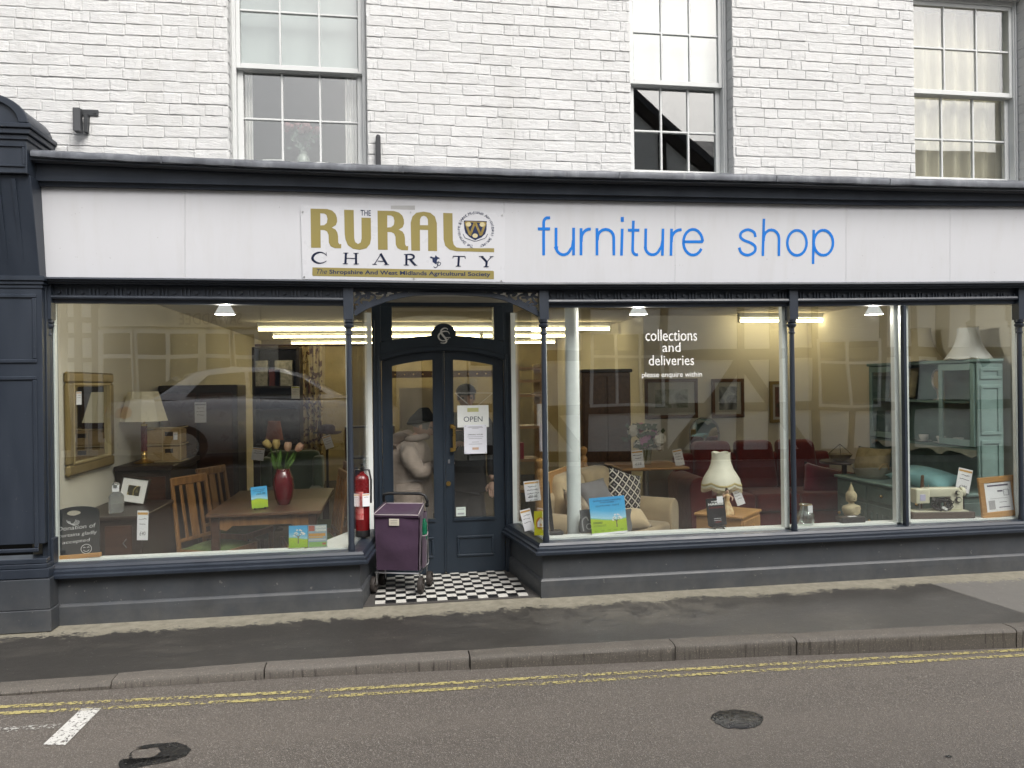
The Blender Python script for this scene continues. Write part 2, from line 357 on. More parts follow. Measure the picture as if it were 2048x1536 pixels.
def pavement_mat():
    m, nt, b = base_mat('pavement_surface'); v = coords(nt, 'World'); s = N(nt, 'ShaderNodeSeparateXYZ', {0: v}); X, Y = s.outputs[0], s.outputs[1]
    n1 = noise(nt, v, 2.2, 7, .62); n2 = noise(nt, v, 11, 6, .7); fine = noise(nt, v, 170, 3, .6)
    # concrete strip next to the riser, ragged edge
    yy = math_(nt, 'ADD', math_(nt, 'ADD', Y, math_(nt, 'MULTIPLY_ADD', noise(nt, v, 60, 5, .85), .42, -.21)), math_(nt, 'ADD', math_(nt, 'MULTIPLY_ADD', n1, .30, -.15), math_(nt, 'MULTIPLY_ADD', n2, .40, -.20)))
    strip = N(nt, 'ShaderNodeMapRange', {0: yy, 1: -.285, 2: -.265, 3: 0.0, 4: 1.0}).outputs[0]
    # newer concrete at the right end, clean diagonal edge
    xe = math_(nt, 'ADD', X, math_(nt, 'MULTIPLY', Y, .12)); right = N(nt, 'ShaderNodeMapRange', {0: xe, 1: 4.20, 2: 4.212, 3: 0.0, 4: 1.0}).outputs[0]
    dryd = N(nt, 'ShaderNodeVectorMath', {0: N(nt, 'ShaderNodeVectorMath', {0: v, 1: (1.75, -.52, 0)}, operation='SUBTRACT').outputs[0], 1: (.75, 2.4, 1)}, operation='MULTIPLY').outputs[0]
    dl = N(nt, 'ShaderNodeVectorMath', {0: dryd}, operation='LENGTH').outputs['Value']
    dry = math_(nt, 'MULTIPLY', N(nt, 'ShaderNodeMapRange', {0: dl, 1: .95, 2: .2, 3: 0.0, 4: 1.0}).outputs[0], math_(nt, 'MULTIPLY', ramp(nt, noise(nt, v, 5, 8, .75), (.40, 0.0), (.56, 1.0)), ramp(nt, noise(nt, v, 42, 3, .8), (.40, .15), (.55, 1.0))))
    dry2 = ramp(nt, noise(nt, coords(nt, 'World', (.8, 2, 1)), 2.3, 10, .78), (.50, 0.0), (.72, 1.0)); strk = ramp(nt, noise(nt, coords(nt, 'World', (.6, 9, 1)), 5, 5, .7), (.58, 0.0), (.74, 1.0))
    wet = mix(nt, n2, (.024, .023, .021), (.042, .039, .035)); wet = mix(nt, math_(nt, 'MULTIPLY_ADD', fine, .9, -.25, clamp=True), wet, (.065, .060, .053))
    c = mix(nt, math_(nt, 'MULTIPLY', dry, .75), wet, (.15, .14, .115)); c = mix(nt, math_(nt, 'MULTIPLY', dry2, .55), c, (.115, .105, .09)); c = mix(nt, math_(nt, 'MULTIPLY', strk, .45), c, (.095, .087, .076))
    conc = mix(nt, ramp(nt, n2, (.3, 0.0), (.7, 1.0)), (.34, .315, .245), (.19, .175, .13)); conc = mix(nt, math_(nt, 'MULTIPLY_ADD', fine, .8, -.2, clamp=True), conc, (.13, .12, .10))
    gry = mix(nt, n2, (.19, .18, .165), (.13, .125, .115)); gry = mix(nt, math_(nt, 'MULTIPLY_ADD', fine, .9, -.2, clamp=True), gry, (.09, .085, .075))
    c = mix(nt, right, c, gry); c = mix(nt, strip, c, conc)
    sp = ramp(nt, noise(nt, v, 60, 1, .9), (.76, 0.0), (.77, 1.0)); c = mix(nt, math_(nt, 'MULTIPLY', sp, .6), c, (.45, .44, .41))
    nt.links.new(c, b.inputs['Base Color'])
    k = math_(nt, 'MAXIMUM', strip, math_(nt, 'MAXIMUM', right, dry))
    nt.links.new(math_(nt, 'ADD', math_(nt, 'MULTIPLY_ADD', k, .42, .34), math_(nt, 'MULTIPLY', n2, .12)), b.inputs['Roughness'])
    bump(nt, b, math_(nt, 'ADD', fine, math_(nt, 'MULTIPLY', n2, 1.2)), .30, .006); return m
pavement_m = pavement_mat()
def kerb_mat():
    m, nt, b = base_mat('kerb_concrete'); v = coords(nt, 'World'); s = N(nt, 'ShaderNodeSeparateXYZ', {0: v}); r = N(nt, 'ShaderNodeObjectInfo').outputs['Random']
    n2 = noise(nt, v, 9, 7, .65); fine = noise(nt, v, 150, 3, .7)
    c = mix(nt, n2, (.15, .135, .115), (.075, .067, .058)); c = mix(nt, math_(nt, 'MULTIPLY', r, .35), c, (.22, .20, .18))
    sp = ramp(nt, noise(nt, v, 120, 2, .9), (.62, 0.0), (.66, 1.0)); c = mix(nt, math_(nt, 'MULTIPLY', sp, .7), c, (.42, .36, .29))
    c = mix(nt, math_(nt, 'MULTIPLY_ADD', fine, 1.0, -.3, clamp=True), c, (.05, .043, .036))
    drip = ramp(nt, noise(nt, coords(nt, 'World', (38, 1, 2.5)), 1.0, 4, .7), (.55, 0.0), (.66, 1.0))
    zz = N(nt, 'ShaderNodeMapRange', {0: s.outputs[2], 1: -.005, 2: -.02, 3: 0.0, 4: 1.0}).outputs[0]
    c = mix(nt, math_(nt, 'MULTIPLY', math_(nt, 'MULTIPLY', drip, zz), .75), c, (.025, .022, .019))
    nt.links.new(c, b.inputs['Base Color']); b.inputs['Roughness'].default_value = .72; bump(nt, b, math_(nt, 'ADD', fine, n2), .4, .006); return m
kerb_m = kerb_mat()
def worn(name, col, thr=.5, rough=.6):
    m, nt, b = base_mat(name); v = coords(nt, 'World')
    f = noise(nt, v, 48, 4, .75); g = noise(nt, v, 3.0, 3, .6)
    k = ramp(nt, math_(nt, 'ADD', f, math_(nt, 'MULTIPLY_ADD', g, .3, -.15)), (thr, 0.0), (thr+.05, 1.0))
    nt.links.new(mix(nt, noise(nt, v, 20, 4), col, tuple(c*.75 for c in col)), b.inputs['Base Color']); b.inputs['Roughness'].default_value = rough
    nt.links.new(k, b.inputs['Alpha']); return m
yellow_line = worn('yellow_road_paint', (.50, .43, .18), .475)
white_line = worn('white_road_paint', (.72, .71, .67), .39)
white_thin = worn('white_road_paint_faded', (.55, .54, .50), .52)
tar = M('fresh_tar', (.008, .008, .009), .3, var=.4, vscale=30, bmp=.6, bscale=40, bdist=.01)
gold = M('sign_gold', (.30, .25, .085), .4, var=.05)
sign_navy = M('sign_navy', (.018, .03, .085), .4, var=.05)
sign_white = M('sign_white', (.65, .66, .69), .3, var=.04)
blue_vinyl = M('blue_vinyl', (.016, .20, .68), .35, var=.05)
paper = M('white_paper', (.80, .80, .82), .6, var=.05)
ink = M('black_ink', (.012, .012, .016), .5)
white_vinyl = M('white_vinyl', (.85, .85, .83), .5, var=.03)
brass = M('polished_brass', (.62, .42, .14), .28, 1.0, var=.2)
black_plastic = M('black_plastic', (.012, .012, .013), .45)
chrome = M('brushed_steel', (.55, .55, .56), .32, 1.0)
# ================================================================ ground
RZ0, RZS = -.067, -.0149
def roadz(x): return RZ0+RZS*x
def GR(px, py, up=0.0):
    d = ray(px, py); t = (RZ0+up-CZ)/(d.z-RZS*d.x); return Vector((d.x*t, CY+d.y*t, CZ+d.z*t))
ko = L((-8, -1.19), (-2.15, -1.185), (-.75, -1.155), (.70, -1.185), (2.5, -1.25), (4.07, -1.34), (9, -1.62))      # outer kerb line
def struct(o): o['kind'] = 'structure'; return o
b = MB(); xs = [-150, -40, -12, -6, -3, -2, -1, 0, 1, 2, 3, 4, 5, 6, 9, 14, 40, 150]
for x0, x1 in zip(xs, xs[1:]):
    y0, y1 = ko(max(min(x0, 9), -8)), ko(max(min(x1, 9), -8))
    b.add([(x0, -160, roadz(x0)), (x1, -160, roadz(x1)), (x1, y1+.05, roadz(x1)), (x0, y0+.05, roadz(x0))], [(0, 1, 2, 3)])
struct(b.build('road', asphalt))
b = MB()
for x0, x1 in zip(xs, xs[1:]):
    y0, y1 = ko(max(min(x0, 9), -8))+.118, ko(max(min(x1, 9), -8))+.118
    b.add([(x0, y0, 0), (x1, y1, 0), (x1, .06, .012), (x0, .06, .012)], [(0, 1, 2, 3)])
pav = struct(b.build('pavement', pavement_m))
# kerb stones
kerb = struct(bpy.data.objects.new('kerb', None)); C.objects.link(kerb)
jx = [-5.4, -3.9, -2.6]+[G(px, py).x for px, py in ((220, 1365), (528, 1340), (940, 1315), (1350, 1291), (1593, 1278), (2035, 1258))]+[5.0, 6.2, 7.4]
for i, (x0, x1) in enumerate(zip(jx, jx[1:])):
    random.seed(100+i); dz = random.uniform(-.004, .004); dy = random.uniform(-.006, .006); g = .004
    b = MB(); n = 5; prof = [(0, -.30), (.004, -.05), (0, -.022), (.008, -.008), (.022, -.001), (.055, .002), (.118, .003), (.118, -.30)]
    vs = []
    for k in range(n+1):
        x = x0+g+(x1-x0-2*g)*k/n
        for q, (o, z) in enumerate(prof):
            vs.append((x, ko(x)+dy+o+random.uniform(-.0025, .0025)*(q not in (0, 7)), z+dz+random.uniform(-.002, .002)))
    m = len(prof); b.add(vs, [(k*m+q, (k+1)*m+q, (k+1)*m+q+1, k*m+q+1) for k in range(n) for q in range(m-1)]+[tuple(range(m)), tuple(range(n*m, n*m+m))[::-1]])
    b.build('kerb_stone', kerb_m, kerb, smooth=True)
# painted lines
def line(name, label, p, wd, mat, cat='road marking'):
    b = MB(); n = len(p); vs = []
    for x, y in p: vs += [(x, y-wd/2, roadz(x)+.004), (x, y+wd/2, roadz(x)+.004)]
    b.add(vs, [(2*i, 2*i+2, 2*i+3, 2*i+1) for i in range(n-1)]); return tag(b.build(name, mat), label, cat)
for nm, dy, lb in (('yellow_line', 0, 'worn yellow line nearer the kerb of the double yellow pair'), ('yellow_line', -.088, 'worn yellow line farther from the kerb of the double yellow pair')):
    pts = [GR(px, py) for px, py in ((-150, 1423), (0, 1415), (320, 1399), (640, 1382), (1024, 1360), (1560, 1329), (2048, 1300), (2200, 1292))]
    line(nm, lb, [(p.x, p.y+dy+.004*math.sin(p.x*3)) for p in pts], .040, yellow_line)
b = MB(); b.add([GR(x, y, .004) for x, y in ((86, 1489), (130, 1490), (203, 1416), (164, 1416))], [(0, 1, 2, 3)])
tag(b.build('white_bay_line', white_line), 'broad white parking bay line slanting from the yellow lines', 'road marking')
b = MB(); b.add([GR(x, y, .004) for x, y in ((-40, 1468), (118, 1455), (125, 1447), (-40, 1457))], [(0, 1, 2, 3)])
tag(b.build('white_bay_dash', white_thin), 'faded thin white dash beside the white bay line', 'road marking')
def blob(name, label, loops, mat):
    b = MB()
    for lp in loops:
        c = sum((GR(x, y, .012) for x, y in lp), Vector())/len(lp); o = [GR(x, y, .003) for x, y in lp]; i = [c+(p-c)*.72+Vector((0, 0, .009)) for p in o]
        n = len(o); b.add(o+i+[c+Vector((0, 0, .003))], [(k, (k+1) % n, n+(k+1) % n, n+k) for k in range(n)]+[(n+k, n+(k+1) % n, 2*n) for k in range(n)])
    return tag(b.build(name, mat, smooth=True), label, 'tar patch')
random.seed(3)
blob('tar_patch', 'oval black tar patch alone on the road at the right', [[(1475+(51+random.uniform(-4, 4))*math.cos(t)-6*math.sin(t), 1438+(19+random.uniform(-2, 2))*math.sin(t)+5*math.cos(t)) for t in [i*math.pi/14 for i in range(28)]]], tar)
cr = [(272, 1494), (300, 1488), (330, 1486), (352, 1484), (372, 1490), (383, 1499), (374, 1510), (350, 1520), (322, 1526), (296, 1530), (268, 1536), (240, 1540), (236, 1524), (246, 1518), (252, 1530), (282, 1521), (308, 1512), (322, 1503), (316, 1494), (296, 1495)]
b = MB(); h = len(cr)//2
lo = [GR(x, y, .003) for x, y in cr]; b.add(lo, [(i, i+1, 19-i-1, 19-i) for i in range(9)])
ring = [GR(296+30*math.cos(a)-8, 1512+15*math.sin(a), .0035) for a in [R(150+i*12) for i in range(12)]]
b.add([q for p in ring for q in (p, p+Vector((.006, .012, 0)))], [(2*i, 2*i+2, 2*i+3, 2*i+1) for i in range(11)])
tag(b.build('tar_crescent', tar), 'crescent shaped black tar patch at the lower left of the road', 'tar patch')
b = MB(); b.add([GR(x, y, .004) for x, y in ((1888, 1512), (1897, 1510), (1906, 1512), (1899, 1515))], [(0, 1, 2, 3)])
tag(b.build('tar_spot', tar), 'tiny black tar spot near the lower right corner', 'tar patch')

# ================================================================ upper building: painted brick wall and sash windows
YW = .08; YF = .185
bld = thing('brick_building', 'white painted brick upper storey with three sash windows above the shopfront', 'building', (0, YW, 0))
def rectpx(x0, y0, x1, y1, Y): a = P(x0, y0, Y); c = P(x1, y1, Y); return a.x, c.x, c.z, a.z
wins = []
W1 = dict(x0=P(456, 200, YW).x, x1=P(734.5, 200, YW).x, z0=3.0, z1=4.95, meet=P(600, 133, YF).z, bot=P(600, 321, YF).z)
W2 = dict(x0=P(1261, 200, YW).x, x1=P(1466, 200, YW).x, z0=3.0, z1=4.95, meet=P(1345, 163, YF).z, bot=P(1345, 339, YF).z)
W3 = dict(x0=P(1829, 200, YW).x, x1=P(2055, 200, YW).x, z0=3.0, z1=P(1930, 2, YF).z+.02, meet=P(1920, 183, YF).z, bot=P(1920, 353, YF).z)
WINS = (W1, W2, W3)
# wall core (mortar and paint behind the bricks) around the openings
b = MB(); xl, xr, zb, zt = -4.2, 7.5, 2.35, 6.2
edges = [xl]+[q for wd in WINS for q in (wd['x0'], wd['x1'])]+[xr]
for i in range(0, len(edges), 2): b.box((edges[i], YW+.0028, zb), (edges[i+1], YW+.26, zt))
for wd in WINS:
    b.box((wd['x0'], YW+.0028, zb), (wd['x1'], YW+.26, wd['z0'])); b.box((wd['x0'], YW+.0028, wd['z1']), (wd['x1'], YW+.26, zt))
b.box((-9, YW+.0055, -.1), (-2.96, YW+.26, zb)); b.box((6.19, YW+.0055, -.1), (12, YW+.26, zb)); b.build('wall', brick_white, bld, world=True)
# bricks
def brick_mesh(w, h, seed):
    random.seed(seed); nu, nv = 6, 3; vs = []; el, er_ = random.choice((0, .001, .003)), random.choice((0, .001, .003))
    for j in range(nv+1):
        for i in range(nu+1):
            u, v = i/nu, j/nv; ed = (i in (0, nu)) or (j in (0, nv))
            x = (u-.5)*w; z = (v-.5)*h; y = 0
            if ed: y = (.0034 if j == 0 else .0020) if j in (0, nv) else (el if i == 0 else er_)
            else: y = -random.uniform(.0, .0036); x += random.uniform(-.004, .004)
            if j in (0, nv): z += random.uniform(-.0028, .0028)
            if i == 1: x = -.5*w+random.uniform(.004, .008)
            if i == nu-1: x = .5*w-random.uniform(.004, .008)
            if j == 1: z = -.5*h+random.uniform(.002, .006)
            if j == nv-1: z = .5*h-random.uniform(.002, .006)
            vs.append((x, y, z))
    fs = [(j*7+i, j*7+i+1, j*7+7+i+1, j*7+7+i) for j in range(nv) for i in range(nu)]
    me = bpy.data.meshes.new('brick'); me.from_pydata(vs, [], fs); me.materials.append(brick_white); return me
HB = .0805
STR = [brick_mesh(.238, HB-.0060, 200+i) for i in range(12)]; HDR = [brick_mesh(.112, HB-.0060, 300+i) for i in range(8)]
random.seed(11); spots = []
row = 0; z = 2.98
while z < 5.2:
    x = -3.3-random.uniform(0, .25); k = row
    while x < 6.4:
        head = random.random() < (.42 if row % 2 else .3); wd_ = .1195 if head else .245
        spots.append((x+wd_/2, z+HB/2, head, wd_)); x += wd_
    z += HB; row += 1
def visible(x, zc): return -2.62 < x < 5.55 and 3.15 < zc < 4.55
cells = []
for (x, zc, head, wd_) in spots:
    segs = [(x-wd_/2, x+wd_/2)]
    for wn in WINS:
        if zc < wn['z0']-.02 or zc > wn['z1']+.03: continue
        ns = []
        for a, c in segs:
            if c <= wn['x0'] or a >= wn['x1']: ns.append((a, c))
            else:
                if a < wn['x0']-.025: ns.append((a, wn['x0']))
                if c > wn['x1']+.025: ns.append((wn['x1'], c))
        segs = ns
    for a, c in segs: cells.append(((a+c)/2, zc, c-a))
def brick_xf(x, zc, wd_, i):
    head = wd_ < .17; me = (HDR if head else STR)[i % (8 if head else 12)]
    sx = (wd_-.0016)/(.112 if head else .238)
    return me, Matrix.LocRotScale(Vector((x, YW+random.uniform(-.0026, .0008), zc+.006*math.sin(x*1.7+zc*.6)+.003*math.sin(x*4.3+zc*9)+random.uniform(-.0022, .0022))), (Matrix.Rotation(random.uniform(-.014, .014), 3, 'Y') @ Matrix.Rotation(random.uniform(-.03, .02), 3, 'X') @ Matrix.Rotation(random.uniform(-.008, .008), 3, 'Z')).to_euler(), Vector((sx, 1, random.uniform(.965, 1.04))))
inv = MW[bld.name].inverted(); rest = MB(); n_part = 0
cells.sort(key=lambda c: (not visible(c[0], c[1]), (c[0])**2+(CY)**2+(c[1]-CZ)**2))
for i, (x, zc, wd_) in enumerate(cells):
    me, mt = brick_xf(x, zc, wd_, random.randrange(99))
    if n_part < 296 and wd_ > .05 and visible(x, zc):
        o = bpy.data.objects.new('brick', me); C.objects.link(o); o.parent = bld; o.matrix_local = inv @ mt; n_part += 1
    else: rest.add([mt @ v.co for v in me.vertices], [tuple(p.vertices) for p in me.polygons])
o = rest.build('bricks_beyond', brick_white, bld, world=True, fix=False); o['kind'] = 'stuff'
# brick courses turned into the reveals
b = MB()
for wn in WINS:
    for xe, sg in ((wn['x0'], 1), (wn['x1'], -1)):
        z = 2.98; k = 0
        while z < wn['z1']-.02:
            b.box((xe-sg*.004, YW+.012, z+.005), (xe+sg*random.uniform(.002, .005), YF+.02, z+HB-.005)); z += HB; k += 1
o = b.build('reveal_bricks', brick_white, bld, world=True, bevel=.003); o['kind'] = 'stuff'
sash_white = M('sash_white_paint', (.62, .635, .63), .4, var=.07, bmp=.06, bscale=30, kind='World')
blind_m = M('roller_blind', (.38, .42, .41), .8, var=.04); net_m = M('net_curtain', (.52, .47, .35), .9, var=.2, vscale=3, stretch=(8, 1, .3))
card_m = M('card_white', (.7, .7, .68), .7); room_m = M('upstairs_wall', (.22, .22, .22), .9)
def sash_window(wn, label, cover):
    x0, x1, zt, zm, zb_ = wn['x0'], wn['x1'], wn['z1'], wn['meet'], wn['bot']
    b = MB()                                                   # box frame
    t = .038
    for a, c in ((x0, x0+t), (x1-t, x1)):
        b.box((a, YF, zb_-.06), (c, YF+.12, zt)); e = (a+c)/2
        b.box((e-.007, YF-.012, zb_-.06), (e+.007, YF, zt))
    b.box((x0+t, YF, zt-.04), (x1-t, YF+.12, zt)); b.box((x0, YF-.035, zb_-.11), (x1, YF+.12, zb_-.055))
    w = b.build('sash_window', sash_white, bld, world=True, bevel=.002); w['label'] = label
    a, c = x0+t, x1-t
    for nm, y, lo, hi, st, br in (('upper_sash', YF+.012, zm-.028, zt-.04, .030, .040), ('lower_sash', YF+.058, zb_-.055, zm+.004, .042, .062)):
        b = MB(); b.box((a, y, lo), (a+st, y+.042, hi)); b.box((c-st, y, lo), (c, y+.042, hi))
        b.box((a+st, y, lo), (c-st, y+.042, lo+br)); b.box((a+st, y, hi-.034), (c-st, y+.042, hi))
        s = b.build(nm, sash_white, w, world=True, bevel=.003)
        gx0, gx1, gz0, gz1 = a+st, c-st, lo+br, hi-.034
        if nm == 'upper_sash': gzs = [gz0, gz0+.335, gz0+.67, gz0+1.0, gz1] if gz1-gz0 > .9 else [gz0, (gz0+gz1)/2, gz1]
        else: gzs = [gz0, gz0+(gz1-gz0)*.47, gz1]
        gxs = [gx0+(gx1-gx0)*i/3 for i in range(4)]
        for gx in gxs[1:3]:
            q = MB(); q.box((gx-.008, y+.006, gz0), (gx+.008, y+.036, gz1)); q.build('glazing_bar', sash_white, w, world=True, bevel=.003)
        for gz in gzs[1:-1]:
            for i in range(3):
                q = MB(); q.box((gxs[i]+.008*(i > 0), y+.006, gz-.008), (gxs[i+1]-.008*(i < 2), y+.036, gz+.008)); q.build('glazing_bar', sash_white, w, world=True, bevel=.003)
        for i in range(3):
            for za, zc in zip(gzs, gzs[1:]):
                if za > 4.6: continue
                q = MB(); q.box((gxs[i]+.006, y+.018+random.uniform(-.001, .001), za+.006), (gxs[i+1]-.006, y+.022, zc-.006)); q.build('pane', glass_up, w, world=True)
    # what hangs behind the glass
    if cover == 'blind':
        b = MB(); b.box((x0+.02, YF+.13, zm+.01), (x1-.02, YF+.135, zt)); b.build('roller_blind', blind_m, w, world=True)
    else:
        b = MB(); b.grid(lambda u, v: Vector((x0+.02+(x1-x0-.04)*u, YF+.17+.022*math.sin(u*44)+.01*math.sin(u*17+v*2), zb_-.05+(zt-zb_)*v)), 120, 3); b.build('net_curtain', net_m, w, world=True, smooth='all')
    b = MB(); b.box((x0-.02, YF+.125, zb_-.075), (x1+.02, YF+.40, zb_-.05)); b.build('inner_sill', sash_white, w, world=True)
    return w
s1 = sash_window(W1, 'wide sash window at the left with roller blind and flowers on its sill', 'blind')
s2 = sash_window(W2, 'middle sash window with a roller blind in its upper half', 'blind')
s3 = sash_window(W3, 'sash window at the right with pleated net curtain', 'net')
# upstairs room behind the windows
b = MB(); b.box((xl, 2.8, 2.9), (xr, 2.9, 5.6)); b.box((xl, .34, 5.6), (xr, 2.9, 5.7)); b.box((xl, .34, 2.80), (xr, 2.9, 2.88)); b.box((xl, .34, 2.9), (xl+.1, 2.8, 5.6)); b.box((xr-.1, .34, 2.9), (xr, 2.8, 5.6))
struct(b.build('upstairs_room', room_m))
drape = M('white_drape', (.72, .70, .68), .9, var=.1)
for px0, px1, lb in ((488, 505, 'white curtain drawn to the left side of the wide sash window'), (690, 716, 'white curtain drawn to the right side of the wide sash window')):
    xa, xb = P(px0, 200, .36).x, P(px1, 200, .36).x; b = MB()
    b.grid(lambda u, v: Vector((xa+(xb-xa)*u, .37+.016*math.sin(u*19), 3.12+1.5*v)), 24, 2); tag(b.build('curtain', drape, smooth='all'), lb, 'curtain', 'curtains of the wide upper window')
# flowers, cards on the upstairs sill
zs_ = W1['bot']-.05
pk = [M('pink_petals', (.24, .10, .11), .8), M('pale_leaf', (.12, .16, .13), .8), M('pale_vase', (.22, .25, .22), .3)]
v0 = P(606, 318, .36); t = thing('flower_vase', 'pale vase of pink flowers on the upstairs window sill', 'vase', (v0.x, .38, zs_))
b = MB(); b.lathe([(.03, 0), (.04, .02), (.055, .07), (.05, .12), (.03, .15), (.035, .17)], n=14); b.build('vase', pk[2], t, smooth=True)
b = MB()
for i in range(26):
    a = random.uniform(0, 6.3); r = random.uniform(0, .13); b.ball((r*math.cos(a), r*math.sin(a)*.5, .36+random.uniform(-.02, .035)-r*.2), random.uniform(.018, .03), 7, 5)
b.build('petals', pk[0], t, smooth='all')
b = MB()
for i in range(30):
    a = random.uniform(0, 6.3); r = random.uniform(.02, .12); p = Vector((r*math.cos(a), r*math.sin(a)*.5, random.uniform(.19, .33))); d = Vector((random.uniform(-1, 1), random.uniform(-.3, .3), random.uniform(-.2, 1))).normalized()*.05
    e = d.cross(Vector((0, 1, 0))).normalized()*.014; b.add([p, p+d*.5+e, p+d, p+d*.5-e], [(0, 1, 2, 3)])
for i in range(7): b.tube([(0, 0, .15), (random.uniform(-.06, .06), random.uniform(-.02, .02), .26), (random.uniform(-.11, .11), 0, .35)], .003, 5)
b.build('foliage', pk[1], t)
for i, (px, wpx, hpx, lb) in enumerate(((506, 20, 17, 'small plain greeting card at the left end of the upstairs sill'), (543, 38, 24, 'white greeting card with a green heart on the upstairs sill'), (652, 36, 22, 'white greeting card beside the vase on the upstairs sill'), (695, 22, 11, 'low white card at the right end of the upstairs sill'))):
    p = P(px, 318, .34); k = wpx*.0039; h_ = hpx*.0042
    t = thing('greeting_card', lb, 'card', (p.x, .325+.01*i, zs_), random.uniform(-.15, .15), 'greeting cards on the upstairs sill')
    b = MB(); b.hexa([(-k/2, 0, 0), (k/2, 0, 0), (k/2, .003, 0), (-k/2, .003, 0), (-k/2, .02, h_), (k/2, .02, h_), (k/2, .023, h_), (-k/2, .023, h_)]); b.build('front', card_m, t)
    b = MB(); b.hexa([(-k/2, .06, 0), (k/2, .06, 0), (k/2, .063, 0), (-k/2, .063, 0), (-k/2, .024, h_), (k/2, .024, h_), (k/2, .027, h_), (-k/2, .027, h_)]); b.build('back', card_m, t)
    if i == 1:
        hp = [(.018*math.sin(a)**3, .0011*(13*math.cos(a)-5*math.cos(2*a)-2*math.cos(3*a)-math.cos(4*a))) for a in [j*math.pi/10 for j in range(20)]]
        b = MB(); b.prism(hp, (0, .0085, h_*.5), (1, 0, 0), (0, .2, 1), (0, -.001, 0)); b.build('heart', M('teal_print', (.25, .42, .40), .7), t)
# iron bits on the wall
iron = M('painted_iron', (.035, .038, .042), .5, bmp=.2)
p0 = P(172, 226, YW); t = thing('iron_bracket', 'black iron pole bracket bolted to the white brick at the left', 'bracket', (p0.x, YW, p0.z))
b = MB(); b.box((-.085, -.012, -.022), (.085, -.002, .022)); b.build('plate', iron, t, bevel=.002)
b = MB(); b.hexa([(-.045, -.11, -.165), (.0, -.11, -.165), (.0, -.05, -.165), (-.045, -.05, -.165), (-.07, -.055, .02), (-.02, -.055, .02), (-.02, -.012, .02), (-.07, -.012, .02)]); b.build('socket', iron, t, bevel=.004)
b = MB(); b.hexa([(.0, -.05, -.15), (.02, -.05, -.15), (.02, -.002, -.15), (.0, -.002, -.15), (.0, -.05, -.02), (.028, -.05, -.02), (.028, -.002, -.02), (.0, -.002, -.02)]); b.build('rib', iron, t, bevel=.002)
for x in (-.055, .062): b = MB(); b.cyl((x, -.018, 0), (x, -.0125, 0), .009, n=6); b.build('bolt', iron, t)
p0 = P(757, 330, YW-.03); p1 = P(757.5, 274, YW-.03)
b = MB(); b.box((p0.x-.018, YW-.05, p0.z-.06), (p0.x+.018, YW-.004, p1.z)); b.ball((p0.x, YW-.027, p1.z), (.018, .022, .02), 10, 6)
tag(b.build('pipe_stub', M('black_pipe', (.02, .022, .027), .5), smooth=True, bevel=.003), 'short black upright pipe stub beside the wide sash window', 'pipe')
# ================================================================ shopfront
sf = thing('shopfront', 'navy painted timber shopfront with white fascia and recessed double doors', 'shopfront', (0, 0, 0))
XL, XR = -2.335, 5.30                     # glazing ends
def zz(px, py, Y=0.0): return P(px, py, Y).z
# --- swept sections seen along the facade: rows of (pixel height at x, Y)
def band(name, mat, rows, back, x0=60, x1=2160, step=60, parent=None, wob=0.0, smooth=False):
    b = MB(); pxs = list(range(x0, x1, step))+[x1]; m = len(rows)+2; vs = []
    for i, px in enumerate(pxs):
        col = [P(px, f(px), Y) for f, Y in rows]; X = col[len(col)//2].x
        col = [Vector((X, c.y, c.z+(random.uniform(-wob, wob) if wob else 0))) for c in col]
        vs += [Vector((X, back, col[0].z))]+col+[Vector((X, back, col[-1].z))]
    n = len(pxs)
    b.add(vs, [(i*m+k, (i+1)*m+k, (i+1)*m+k+1, i*m+k+1) for i in range(n-1) for k in range(m-1)]+[tuple(range(m)), tuple(range((n-1)*m, n*m))[::-1]])
    return b.build(name, mat, parent or sf, smooth=smooth)
off = lambda f, d: (lambda x: f(x)+d)
lip = L((52, 301), (225, 309), (450, 319.5), (735, 331), (1160, 343), (1500, 350), (1748, 357), (2048, 364))
ftop = L((67, 370), (580, 381), (1040, 396), (1740, 409), (2048, 411)); fbot = L((78, 553), (580, 557.7), (1040, 564.4), (1740, 563.8), (2048, 561.6))
gtop = L((108, 605), (690, 610), (1100, 614), (1580, 612), (2034, 607))
random.seed(5)
band('lead_flashing', lead, [(off(lip, -2), -.235), (off(lip, 0), -.262), (off(lip, 5), -.266), (off(lip, 11), -.262), (off(lip, 12.5), -.25)], .085, wob=.0028, step=24, smooth=True)
b = MB()
for px in (322, 806, 1240, 1555, 1782): p = P(px, lip(px)+5, -.268); b.box((p.x-.004, -.2695, p.z-.027), (p.x+.004, -.262, p.z+.02))
b.build('lead_seam', lead, sf)
b = MB(); a_ = P(60, 296, .06); c_ = P(452, 312, .06); b.hexa([(a_.x, .045, a_.z-.1), (c_.x, .045, a_.z-.1), (c_.x, .079, a_.z-.1), (a_.x, .079, a_.z-.1), (a_.x, .045, 3.30), (c_.x, .045, 3.27), (c_.x, .079, 3.27), (a_.x, .079, 3.30)]); b.build('flashing_upstand', lead, sf)
band('cornice', navy, [(off(lip, 12.8), -.235), (off(lip, 18), -.235), (off(lip, 19), -.215), (off(lip, 23), -.205), (off(lip, 24), -.165), (off(ftop, -9), -.155), (off(ftop, -8), -.135), (off(ftop, 1), -.125)], .07)
